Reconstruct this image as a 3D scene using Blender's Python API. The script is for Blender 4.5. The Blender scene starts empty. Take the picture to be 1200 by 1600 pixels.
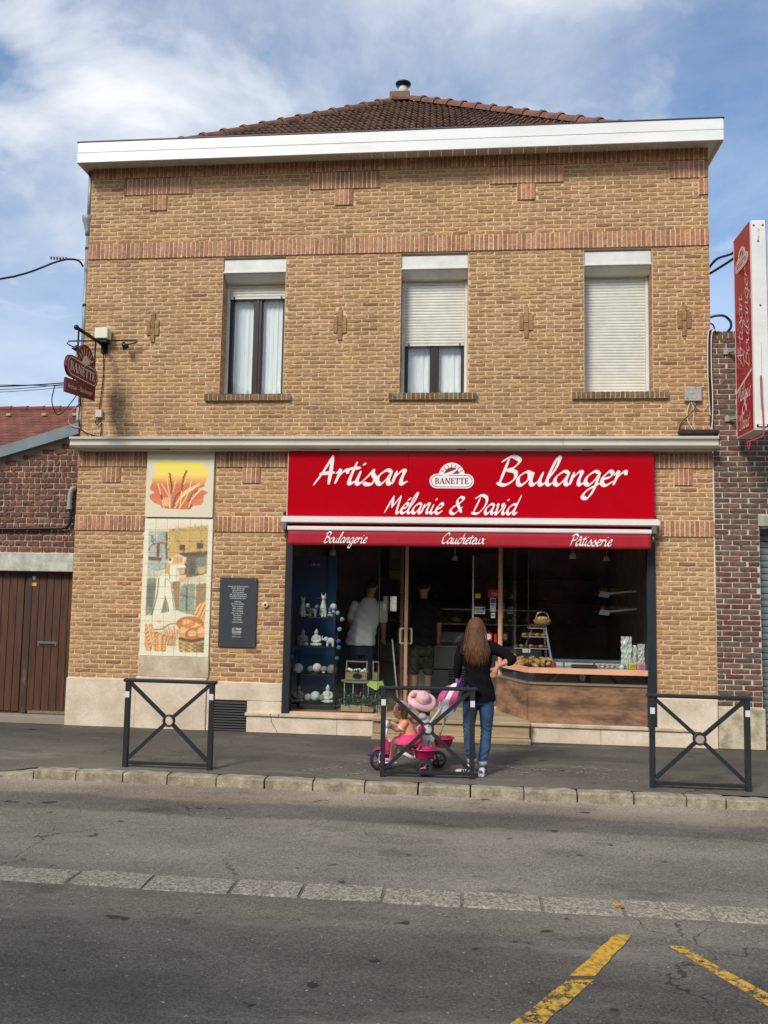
import bpy, bmesh, math, random
import numpy as np
from mathutils import Matrix, Vector
R_ = math.radians
random.seed(7)
rng = np.random.default_rng(7)
scene = bpy.context.scene
COL = scene.collection

# ------------------------------------------------------------------ camera, sky, sun, exposure
CAM = Vector((0.0, -10.5, 1.9193))
yaw, pitch, roll = R_(5.8615), R_(4.8593), R_(0.9957)
_f = Vector((-math.sin(yaw)*math.cos(pitch), math.cos(yaw)*math.cos(pitch), math.sin(pitch)))
_r = Vector((math.cos(yaw), math.sin(yaw), 0)); _u = _r.cross(_f)
r2 = _r*math.cos(roll)+_u*math.sin(roll); u2 = _u*math.cos(roll)-_r*math.sin(roll)
cam = bpy.data.cameras.new('camera'); cam.sensor_fit = 'VERTICAL'; cam.sensor_height = 24; cam.sensor_width = 18
cam.lens = 1294/1600*24; cam.clip_start = .05; cam.clip_end = 2000
co = bpy.data.objects.new('camera', cam); COL.objects.link(co)
mw = Matrix((r2, u2, -_f)).transposed().to_4x4(); mw.translation = CAM; co.matrix_world = mw
scene.camera = co

LD = Vector((.50, 1.0, -.93)).normalized()          # direction the sunlight travels
sun = bpy.data.lights.new('sun', 'SUN'); sun.energy = 2.0; sun.angle = R_(17); sun.color = (1, .95, .87)
so = bpy.data.objects.new('sun', sun); COL.objects.link(so)
so.rotation_euler = (-LD).to_track_quat('Z', 'Y').to_euler(); so.location = (-8, -16, 16)

w = bpy.data.worlds.new('World'); scene.world = w; w.use_nodes = True
nt = w.node_tree; nt.nodes.clear(); N = nt.nodes.new; L = nt.links.new
out = N('ShaderNodeOutputWorld'); bg = N('ShaderNodeBackground'); bg.inputs['Strength'].default_value = .15
sky = N('ShaderNodeTexSky'); sky.sky_type = 'NISHITA'; sky.sun_disc = False
sky.sun_elevation = math.asin(-LD.z); sky.sun_rotation = math.atan2(-LD.x, -LD.y)
sky.air_density = 1.0; sky.dust_density = .6; sky.ozone_density = 2.0
tc = N('ShaderNodeTexCoord'); sep = N('ShaderNodeSeparateXYZ'); L(tc.outputs['Generated'], sep.inputs[0])
mz = N('ShaderNodeMath'); mz.operation = 'MAXIMUM'; mz.inputs[1].default_value = 0.0; L(sep.outputs['Z'], mz.inputs[0])
az = N('ShaderNodeMath'); az.operation = 'ADD'; az.inputs[1].default_value = .22; L(mz.outputs[0], az.inputs[0])
dv = N('ShaderNodeVectorMath'); dv.operation = 'DIVIDE'; L(tc.outputs['Generated'], dv.inputs[0])
cb = N('ShaderNodeCombineXYZ')
for k in range(3): L(az.outputs[0], cb.inputs[k])
L(cb.outputs[0], dv.inputs[1])
def skynoise(scale, detail, rough, loc, rot, sc, dist=0.):
    mp = N('ShaderNodeMapping'); mp.inputs['Location'].default_value = loc; mp.inputs['Rotation'].default_value = (0, 0, rot); mp.inputs['Scale'].default_value = sc
    L(dv.outputs[0], mp.inputs[0]); n = N('ShaderNodeTexNoise'); n.inputs['Scale'].default_value = scale; n.inputs['Detail'].default_value = detail
    n.inputs['Roughness'].default_value = rough; n.inputs['Distortion'].default_value = dist; L(mp.outputs[0], n.inputs['Vector']); return n.outputs['Fac']
def ramp(src, stops):
    r = N('ShaderNodeValToRGB'); e = r.color_ramp.elements
    while len(e) < len(stops): e.new(.5)
    for k, (p, v) in enumerate(stops): e[k].position = p; e[k].color = (v, v, v, 1) if not isinstance(v, tuple) else (*v, 1)
    L(src, r.inputs[0]); return r.outputs[0]
def mathn(op, a, b):
    m = N('ShaderNodeMath'); m.operation = op
    for k, v in enumerate((a, b)):
        if isinstance(v, (int, float)): m.inputs[k].default_value = v
        else: L(v, m.inputs[k])
    return m.outputs[0]
SKO = (44.0, 3.0); SKP = (90.0, 4.0)
hs = N('ShaderNodeHueSaturation'); hs.inputs['Saturation'].default_value = 1.15; hs.inputs['Value'].default_value = .72; L(sky.outputs[0], hs.inputs['Color'])
big = ramp(skynoise(.75, 3, .5, (2.3+SKO[0], 5.1+SKO[1], 0), .3, (1, 1, 1), .3), [(.36, 0.0), (.60, 1.0)])      # where cloud masses gather
wisp = ramp(skynoise(1.5, 9, .62, (3.1+SKO[0], 7.4+SKO[1], 0), R_(35), (1.0, .72, 1), .35), [(.35, 0.0), (.50, .45), (.68, 1.0)])
puff = ramp(skynoise(2.4, 9, .52, (11.7+SKP[0], 2.2+SKP[1], 0), 0, (1, 1, 1), .3), [(.50, 0.0), (.60, .60), (.70, 1.0)])
cov = mathn('MAXIMUM', mathn('MULTIPLY', wisp, mathn('ADD', mathn('MULTIPLY', big, .78), .20)), puff)
lowh = ramp(sep.outputs['Z'], [(.10, .85), (.44, 0.0)])      # thicker haze and cloud towards the horizon, all round
cov = mathn('MAXIMUM', cov, lowh)
ccol = ramp(skynoise(2.2, 6, .55, (5, 1, 0), .4, (1, 1, 1)), [(.34, (2.5, 2.85, 3.4)), (.62, (4.2, 4.35, 4.6))])
cw = N('ShaderNodeMix'); cw.data_type = 'RGBA'; L(mathn('MULTIPLY', puff, .7), cw.inputs['Factor']); L(ccol, cw.inputs['A']); cw.inputs['B'].default_value = (4.3, 4.35, 4.45, 1)
mixc = N('ShaderNodeMix'); mixc.data_type = 'RGBA'; L(cov, mixc.inputs['Factor']); L(hs.outputs[0], mixc.inputs['A']); L(cw.outputs['Result'], mixc.inputs['B'])
L(mixc.outputs['Result'], bg.inputs['Color']); L(bg.outputs[0], out.inputs[0])

scene.view_settings.view_transform = 'Standard'; scene.view_settings.look = 'None'
scene.view_settings.gamma = 1; scene.view_settings.exposure = 0.66; scene.view_settings.use_curve_mapping = False
scene.render.resolution_x = 768; scene.render.resolution_y = 1024

# ------------------------------------------------------------------ mesh helpers
class MB:
    def __init__(s): s.v = []; s.f = []; s.c = []
    def add(s, vs, fs, col=None):
        o = len(s.v); s.v += [tuple(p) for p in vs]
        for f in fs: s.f.append(tuple(i+o for i in f)); s.c.append(col)
        return s
    def mark(s): return len(s.v)
    def xf(s, m, a=0):
        for i in range(a, len(s.v)): s.v[i] = tuple(m @ Vector(s.v[i]))
        return s
    def box(s, x0, x1, y0, y1, z0, z1, bev=0, col=None):
        if bev <= 0:
            return s.add([(x0,y0,z0),(x1,y0,z0),(x1,y1,z0),(x0,y1,z0),(x0,y0,z1),(x1,y0,z1),(x1,y1,z1),(x0,y1,z1)],
                         [(0,3,2,1),(4,5,6,7),(0,1,5,4),(1,2,6,5),(2,3,7,6),(3,0,4,7)], col)
        b = min(bev, (x1-x0)*.49, (y1-y0)*.49, (z1-z0)*.49)
        vs = []; idx = {}
        X = (x0, x1); Y = (y0, y1); Z = (z0, z1)
        for i in (0, 1):
            for j in (0, 1):
                for k in (0, 1):
                    sx, sy, sz = (1-2*i)*b, (1-2*j)*b, (1-2*k)*b
                    idx[i,j,k,'x'] = len(vs); vs.append((X[i], Y[j]+sy, Z[k]+sz))
                    idx[i,j,k,'y'] = len(vs); vs.append((X[i]+sx, Y[j], Z[k]+sz))
                    idx[i,j,k,'z'] = len(vs); vs.append((X[i]+sx, Y[j]+sy, Z[k]))
        fs = []
        for i in (0, 1):
            q = [idx[i,0,0,'x'], idx[i,1,0,'x'], idx[i,1,1,'x'], idx[i,0,1,'x']]; fs.append(q if i else q[::-1])
            q = [idx[0,i,0,'y'], idx[1,i,0,'y'], idx[1,i,1,'y'], idx[0,i,1,'y']]; fs.append(q[::-1] if i else q)
            q = [idx[0,0,i,'z'], idx[1,0,i,'z'], idx[1,1,i,'z'], idx[0,1,i,'z']]; fs.append(q if i else q[::-1])
        for i in (0, 1):
            for j in (0, 1):
                q = [idx[i,j,0,'x'], idx[i,j,0,'y'], idx[i,j,1,'y'], idx[i,j,1,'x']]; fs.append(q if (i ^ j) else q[::-1])
                q = [idx[0,i,j,'y'], idx[0,i,j,'z'], idx[1,i,j,'z'], idx[1,i,j,'y']]; fs.append(q if (i ^ j) else q[::-1])
                q = [idx[i,0,j,'z'], idx[i,0,j,'x'], idx[i,1,j,'x'], idx[i,1,j,'z']]; fs.append(q if (i ^ j) else q[::-1])
                for k in (0, 1):
                    t = [idx[i,j,k,'x'], idx[i,j,k,'y'], idx[i,j,k,'z']]; fs.append(t if (i+j+k) % 2 else t[::-1])
        return s.add(vs, fs, col)
    def tube(s, path, r, n=8, cap=True, col=None, flat=1.0):
        P = [Vector(p) for p in path]; m = len(P)
        rs = r if isinstance(r, (list, tuple)) else [r]*m
        vs = []; up = None
        for i, p in enumerate(P):
            t = (P[min(i+1, m-1)]-P[max(i-1, 0)])
            if t.length < 1e-9: t = Vector((0, 0, 1))
            t.normalize()
            if up is None: up = Vector((0, 0, 1)) if abs(t.z) < .9 else Vector((1, 0, 0))
            a = t.cross(up); a.normalize(); b = a.cross(t); b.normalize(); up = b
            for k in range(n):
                an = 2*math.pi*k/n; vs.append(p+a*math.cos(an)*rs[i]+b*math.sin(an)*rs[i]*flat)
        fs = [(i*n+k, i*n+(k+1) % n, (i+1)*n+(k+1) % n, (i+1)*n+k) for i in range(m-1) for k in range(n)]
        if cap: fs += [tuple(range(n))[::-1], tuple((m-1)*n+k for k in range(n))]
        return s.add(vs, fs, col)
    def lathe(s, prof, n=16, m=None, col=None, sx=1., sy=1.):
        vs = [(r*math.cos(2*math.pi*k/n)*sx, r*math.sin(2*math.pi*k/n)*sy, z) for r, z in prof for k in range(n)]
        fs = [(i*n+k, i*n+(k+1) % n, (i+1)*n+(k+1) % n, (i+1)*n+k) for i in range(len(prof)-1) for k in range(n)]
        closed = prof[0] == prof[-1]
        if prof[0][0] > 1e-4 and not closed: fs.append(tuple(range(n))[::-1])
        if prof[-1][0] > 1e-4 and not closed: fs.append(tuple((len(prof)-1)*n+k for k in range(n)))
        if m is not None: vs = [m @ Vector(v) for v in vs]
        return s.add(vs, fs, col)
    def ball(s, c, r, n=10, m=7, col=None, mat=None):
        r = (r, r, r) if not isinstance(r, (tuple, list)) else r
        vs = []; M4 = mat or Matrix()
        for i in range(m+1):
            th = math.pi*i/m
            for k in range(n):
                ph = 2*math.pi*k/n
                vs.append(Vector(c)+(M4 @ Vector((r[0]*math.sin(th)*math.cos(ph), r[1]*math.sin(th)*math.sin(ph), -r[2]*math.cos(th)))))
        fs = [(i*n+k, i*n+(k+1) % n, (i+1)*n+(k+1) % n, (i+1)*n+k) for i in range(m) for k in range(n)]
        return s.add(vs, fs, col)
    def prism(s, poly, a, b, axis='y', col=None):
        """poly = list of 2D points; extruded from a to b along axis ('y': poly in xz, 'x': poly in yz, 'z': poly in xy)"""
        n = len(poly)
        mk = {'y': lambda p, t: (p[0], t, p[1]), 'x': lambda p, t: (t, p[0], p[1]), 'z': lambda p, t: (p[0], p[1], t)}[axis]
        vs = [mk(p, a) for p in poly]+[mk(p, b) for p in poly]
        fs = [tuple(range(n)), tuple(range(2*n-1, n-1, -1))]+[(i, i+n, (i+1) % n+n, (i+1) % n) for i in range(n)]
        return s.add(vs, fs, col)
    def mesh(s, name, smooth=False, fix=True):
        me = bpy.data.meshes.new(name); me.from_pydata(s.v, [], s.f); me.update()
        if any(c is not None for c in s.c):
            at = me.attributes.new('tint', 'FLOAT_COLOR', 'FACE')
            at.data.foreach_set('color', [x for c in s.c for x in ((*(c or (1, 1, 1)), 1))])
        if fix:
            bm = bmesh.new(); bm.from_mesh(me); bmesh.ops.recalc_face_normals(bm, faces=bm.faces); bm.to_mesh(me); bm.free()
        if smooth: me.polygons.foreach_set('use_smooth', [True]*len(me.polygons))
        return me
    def build(s, name, mat, parent=None, smooth=False, fix=True, kind=None):
        return ob(name, s.mesh(name, smooth, fix), mat, parent, kind)
def ob(name, me, mat, parent=None, kind=None):
    if mat is not None and not me.materials: me.materials.append(mat)
    o = bpy.data.objects.new(name, me); COL.objects.link(o); o.parent = parent
    if kind: o['kind'] = kind
    return o
def thing(name, label, cat, loc=(0, 0, 0), rz=0, group=None):
    o = bpy.data.objects.new(name, None); COL.objects.link(o); o.location = loc; o.rotation_euler = (0, 0, rz)
    o.empty_display_size = .1
    return tag(o, label, cat, group)
def tag(o, label, cat, group=None):
    o['label'] = label; o['category'] = cat
    if group: o['group'] = group
    return o
def struct(o): o['kind'] = 'structure'; return o
def catmull(pts, k=8):
    P = [np.array(p, float) for p in pts]; P = [2*P[0]-P[1]]+P+[2*P[-1]-P[-2]]; o = []
    for i in range(1, len(P)-2):
        for j in range(k):
            t = j/k
            o.append(.5*((2*P[i])+(-P[i-1]+P[i+1])*t+(2*P[i-1]-5*P[i]+4*P[i+1]-P[i+2])*t*t+(-P[i-1]+3*P[i]-3*P[i+1]+P[i+2])*t**3))
    o.append(P[-2]); return o
def blob(name, mb, mat, parent=None, voxel=.012, smooth=3, kind=None, dec=0):
    """union of overlapping closed shapes -> one continuous smooth skin"""
    me = mb.mesh(name); t = bpy.data.objects.new('tmp', me); COL.objects.link(t)
    r = t.modifiers.new('r', 'REMESH'); r.mode = 'VOXEL'; r.voxel_size = voxel
    if smooth: s = t.modifiers.new('s', 'SMOOTH'); s.factor = .5; s.iterations = smooth
    if dec: d = t.modifiers.new('d', 'DECIMATE'); d.ratio = dec
    dg = bpy.context.evaluated_depsgraph_get(); m2 = bpy.data.meshes.new_from_object(t.evaluated_get(dg))
    bpy.data.objects.remove(t); bpy.data.meshes.remove(me)
    m2.name = name; m2.polygons.foreach_set('use_smooth', [True]*len(m2.polygons)); m2.materials.clear()
    return ob(name, m2, mat, parent, kind)
def limb(mb, p0, p1, r0, r1, n=12, flat=1.):
    p0, p1 = Vector(p0), Vector(p1); d = (p1-p0)
    if d.length < 1e-6: return mb.ball(p0, r0)
    d.normalize(); path = []; rs = []
    for a in (0.05, .35, .7): path.append(p0-d*r0*math.cos(a*math.pi/2)); rs.append(max(r0*math.sin(a*math.pi/2), .002))
    path.append(p0); rs.append(r0); path.append(p1); rs.append(r1)
    for a in (.7, .35, .05): path.append(p1+d*r1*math.cos(a*math.pi/2)); rs.append(max(r1*math.sin(a*math.pi/2), .002))
    return mb.tube(path, rs, n, flat=flat)
def chain(mb, pts, rs, n=12):
    for i in range(len(pts)-1): limb(mb, pts[i], pts[i+1], rs[i], rs[i+1], n)
    return mb
def loft(mb, rings, n=20):
    """rings: (cx, cy, cz, rx, ry)"""
    vs = [(cx+rx*math.cos(2*math.pi*k/n), cy+ry*math.sin(2*math.pi*k/n), cz) for cx, cy, cz, rx, ry in rings for k in range(n)]
    m = len(rings); fs = [(i*n+k, i*n+(k+1) % n, (i+1)*n+(k+1) % n, (i+1)*n+k) for i in range(m-1) for k in range(n)]
    fs += [tuple(range(n))[::-1], tuple((m-1)*n+k for k in range(n))]
    return mb.add(vs, fs)

# ------------------------------------------------------------------ materials
MATS = {}
def M(name, col, rough=.6, metal=0., spec=.4, col2=None, nscale=6., ndet=6, var=None, bump=0., bscale=60., attr=False, coat=0., stretch=(1, 1, 1), lo=.35, hi=.65, fine=0., crease_shade=0., grime_dim=0., sss=0.):
    if name in MATS: return MATS[name]
    m = bpy.data.materials.new(name); m.use_nodes = True; t = m.node_tree; b = t.nodes['Principled BSDF']
    def Nn(k): return t.nodes.new(k)
    b.inputs['Roughness'].default_value = rough; b.inputs['Metallic'].default_value = metal
    b.inputs['Specular IOR Level'].default_value = spec; b.inputs['Coat Weight'].default_value = coat
    if sss: b.inputs['Subsurface Weight'].default_value = sss; b.inputs['Subsurface Radius'].default_value = (.01, .005, .003)
    src = None
    if col2 is not None or bump or fine or attr or crease_shade or grime_dim:
        g = Nn('ShaderNodeNewGeometry'); mp = Nn('ShaderNodeMapping'); mp.inputs['Scale'].default_value = stretch
        t.links.new(g.outputs['Position'], mp.inputs[0]); vec = mp.outputs[0]
    if col2 is not None:
        n = Nn('ShaderNodeTexNoise'); n.inputs['Scale'].default_value = nscale; n.inputs['Detail'].default_value = ndet; n.inputs['Roughness'].default_value = .62
        t.links.new(vec, n.inputs['Vector'])
        r = Nn('ShaderNodeValToRGB'); r.color_ramp.elements[0].position = lo; r.color_ramp.elements[1].position = hi
        r.color_ramp.elements[0].color = (*col, 1); r.color_ramp.elements[1].color = (*col2, 1)
        t.links.new(n.outputs['Fac'], r.inputs[0]); src = r.outputs[0]
        rr = Nn('ShaderNodeMapRange'); rr.inputs['To Min'].default_value = max(0, rough-.1); rr.inputs['To Max'].default_value = min(1, rough+.1)
        t.links.new(n.outputs['Fac'], rr.inputs[0]); t.links.new(rr.outputs[0], b.inputs['Roughness'])
    if attr:
        a = Nn('ShaderNodeAttribute'); a.attribute_name = 'tint'
        if src is None: src = a.outputs['Color']
        else:
            x = Nn('ShaderNodeMix'); x.data_type = 'RGBA'; x.blend_type = 'MULTIPLY'; x.inputs['Factor'].default_value = 1
            t.links.new(src, x.inputs['A']); t.links.new(a.outputs['Color'], x.inputs['B']); src = x.outputs['Result']
    if fine:
        n2 = Nn('ShaderNodeTexNoise'); n2.inputs['Scale'].default_value = bscale*1.3; n2.inputs['Detail'].default_value = 5; n2.inputs['Roughness'].default_value = .7
        t.links.new(vec, n2.inputs['Vector'])
        r3 = Nn('ShaderNodeMapRange'); r3.inputs['From Min'].default_value = .3; r3.inputs['From Max'].default_value = .7
        r3.inputs['To Min'].default_value = 1-fine; r3.inputs['To Max'].default_value = 1+fine*.6
        t.links.new(n2.outputs['Fac'], r3.inputs[0])
        x = Nn('ShaderNodeMix'); x.data_type = 'RGBA'; x.blend_type = 'MULTIPLY'; x.inputs['Factor'].default_value = 1
        if src is None: x.inputs['A'].default_value = (*col, 1)
        else: t.links.new(src, x.inputs['A'])
        t.links.new(r3.outputs[0], x.inputs['B']); src = x.outputs['Result']
    def mulv(val):
        nonlocal src
        x = Nn('ShaderNodeMix'); x.data_type = 'RGBA'; x.blend_type = 'MULTIPLY'; x.inputs['Factor'].default_value = 1
        if src is None: x.inputs['A'].default_value = (*col, 1)
        else: t.links.new(src, x.inputs['A'])
        t.links.new(val, x.inputs['B']); src = x.outputs['Result']
    if crease_shade:                                            # shade in the folds and pits of rustic bricks, painted into the colour
        mpc = Nn('ShaderNodeMapping'); mpc.inputs['Scale'].default_value = (1, 1, 2.6); mpc.inputs['Rotation'].default_value = (0, .25, 0); t.links.new(g.outputs['Position'], mpc.inputs[0])
        nc = Nn('ShaderNodeTexNoise'); nc.inputs['Scale'].default_value = 19; nc.inputs['Detail'].default_value = 4; nc.inputs['Roughness'].default_value = .55; nc.inputs['Distortion'].default_value = 1.2; t.links.new(mpc.outputs[0], nc.inputs['Vector'])
        rc_ = Nn('ShaderNodeValToRGB'); e = rc_.color_ramp.elements; e.new(.5); e.new(.5)
        for k, (p_, v_) in enumerate(((.455, 1), (.49, 1-crease_shade), (.52, 1-crease_shade*.5), (.56, 1))): e[k].position = p_; e[k].color = (v_, v_, v_, 1)
        t.links.new(nc.outputs['Fac'], rc_.inputs[0]); mulv(rc_.outputs[0])
    if grime_dim:                                             # weathering: soot streaks, heavier on the band of wall just above the shop cornice and under the sills; upper storey also painted darker, for its dimmer light
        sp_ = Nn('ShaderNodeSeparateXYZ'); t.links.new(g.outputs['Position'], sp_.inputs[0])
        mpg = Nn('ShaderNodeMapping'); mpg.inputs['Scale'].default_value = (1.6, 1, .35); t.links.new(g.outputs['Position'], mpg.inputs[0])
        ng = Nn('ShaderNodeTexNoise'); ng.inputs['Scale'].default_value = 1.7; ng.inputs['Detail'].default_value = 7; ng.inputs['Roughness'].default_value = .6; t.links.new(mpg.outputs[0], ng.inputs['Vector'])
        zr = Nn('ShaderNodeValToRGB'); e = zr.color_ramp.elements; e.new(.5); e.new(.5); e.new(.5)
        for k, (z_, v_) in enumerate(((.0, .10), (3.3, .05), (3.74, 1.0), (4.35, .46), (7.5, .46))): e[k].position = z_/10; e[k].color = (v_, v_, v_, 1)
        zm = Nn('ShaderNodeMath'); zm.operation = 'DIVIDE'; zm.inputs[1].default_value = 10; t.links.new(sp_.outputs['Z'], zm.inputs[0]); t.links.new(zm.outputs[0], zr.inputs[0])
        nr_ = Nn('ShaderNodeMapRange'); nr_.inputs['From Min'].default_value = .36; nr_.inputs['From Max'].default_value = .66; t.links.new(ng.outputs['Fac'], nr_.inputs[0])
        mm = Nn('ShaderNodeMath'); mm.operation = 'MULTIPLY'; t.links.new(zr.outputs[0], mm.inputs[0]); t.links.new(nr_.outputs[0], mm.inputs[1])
        m1 = Nn('ShaderNodeMapRange'); m1.inputs['To Min'].default_value = 1; m1.inputs['To Max'].default_value = 1-grime_dim; t.links.new(mm.outputs[0], m1.inputs[0]); mulv(m1.outputs[0])
    if src is None: b.inputs['Base Color'].default_value = (*col, 1)
    else: t.links.new(src, b.inputs['Base Color'])
    if bump:
        n3 = Nn('ShaderNodeTexNoise'); n3.inputs['Scale'].default_value = bscale; n3.inputs['Detail'].default_value = 6; n3.inputs['Roughness'].default_value = .65
        t.links.new(vec, n3.inputs['Vector']); bp = Nn('ShaderNodeBump'); bp.inputs['Strength'].default_value = bump; bp.inputs['Distance'].default_value = .01
        t.links.new(n3.outputs['Fac'], bp.inputs['Height']); t.links.new(bp.outputs[0], b.inputs['Normal'])
    MATS[name] = m; return m
def sr(r, g, b):
    f = lambda c: (c/255/12.92) if c <= 10 else ((c/255+.055)/1.055)**2.4
    return (f(r), f(g), f(b))
def glass(name, tint=(1, 1, 1), refl=1.0):
    m = bpy.data.materials.new(name); m.use_nodes = True; t = m.node_tree; t.nodes.remove(t.nodes['Principled BSDF'])
    o = t.nodes['Material Output']; tr = t.nodes.new('ShaderNodeBsdfTransparent'); tr.inputs[0].default_value = (*tint, 1)
    gl = t.nodes.new('ShaderNodeBsdfGlossy'); gl.inputs['Roughness'].default_value = .004; gl.inputs[0].default_value = (refl, refl, refl, 1)
    fr = t.nodes.new('ShaderNodeFresnel'); ge = t.nodes.new('ShaderNodeNewGeometry'); mr = t.nodes.new('ShaderNodeMapRange')   # same index on the way out: no total reflection inside a thin pane
    mr.inputs['To Min'].default_value = 1.5; mr.inputs['To Max'].default_value = 1/1.5; t.links.new(ge.outputs['Backfacing'], mr.inputs[0]); t.links.new(mr.outputs[0], fr.inputs[0])
    mx = t.nodes.new('ShaderNodeMixShader'); t.links.new(fr.outputs[0], mx.inputs[0]); t.links.new(tr.outputs[0], mx.inputs[1]); t.links.new(gl.outputs[0], mx.inputs[2])
    t.links.new(mx.outputs[0], o.inputs[0]); return m
GLASS = glass('window_glass', (.96, .98, .97))
mYB = M('yellow_brick', (1, 1, 1), .85, col2=(.66, .62, .57), nscale=14, lo=.42, hi=.74, bump=.6, bscale=30, attr=True, fine=.26, stretch=(1, 1, 2.2), crease_shade=.42, grime_dim=.42)
mMort = M('mortar', sr(232, 202, 162), .9, col2=sr(212, 180, 140), nscale=2.5, bump=.4, bscale=90, fine=.18, grime_dim=.3)
mDB = M('dark_brick', (1, 1, 1), .85, col2=(.6, .58, .56), nscale=12, bump=.7, bscale=40, attr=True, fine=.3)
mMortD = M('pale_mortar', sr(214, 200, 184), .9, col2=sr(186, 172, 156), nscale=5, bump=.4, bscale=90, fine=.15)
mRB = M('red_brick', (1, 1, 1), .85, col2=(.66, .62, .58), nscale=10, bump=.9, bscale=35, attr=True, fine=.35)
mMortR = M('old_mortar', sr(206, 180, 158), .9, col2=sr(158, 132, 112), nscale=6, bump=.7, bscale=60, fine=.2)
mWhite = M('white_aluminium', sr(232, 230, 222), .35, col2=sr(218, 216, 207), nscale=3, stretch=(.6, 1, 1))
mPVC = M('white_pvc', sr(226, 225, 216), .4, col2=sr(206, 204, 194), nscale=4)
mZinc = M('zinc', sr(120, 128, 130), .5, metal=.4, col2=sr(92, 98, 100), nscale=6)
mDark = M('anthracite_paint', sr(44, 48, 52), .45, col2=sr(36, 40, 43), nscale=7, bump=.05, bscale=200)
mBlack = M('black_plastic', (.012, .012, .013), .4)
mRubber = M('rubber', (.02, .02, .021), .75, fine=.3, bscale=90)
mBrown = M('brown_joinery', sr(58, 40, 32), .4, col2=sr(44, 30, 24), nscale=10, stretch=(4, 4, .3))
mCopper = M('salmon_aluminium', sr(236, 178, 140), .35, col2=sr(222, 164, 128), nscale=4, stretch=(1, 1, .2))
mStone = M('limestone', sr(230, 212, 188), .85, col2=sr(204, 184, 158), nscale=2.6, bump=.25, bscale=40, fine=.14)
mStone2 = M('limestone_slab', sr(214, 196, 170), .8, col2=sr(182, 162, 136), nscale=5, bump=.25, bscale=60, fine=.16)
mRed = M('red_acrylic', sr(188, 6, 24), .10, spec=.5, col2=sr(180, 4, 22), nscale=1.5, coat=.4)
mRedCloth = M('red_awning_cloth', sr(176, 26, 44), .75, col2=sr(166, 22, 40), nscale=5, bump=.15, bscale=300)
mDRed = M('dark_red_paint', sr(104, 18, 30), .35, col2=sr(92, 14, 26), nscale=6)
mLetter = M('white_vinyl', sr(236, 232, 228), .5)
mLetterC = M('cream_vinyl', sr(222, 196, 186), .5)
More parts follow.
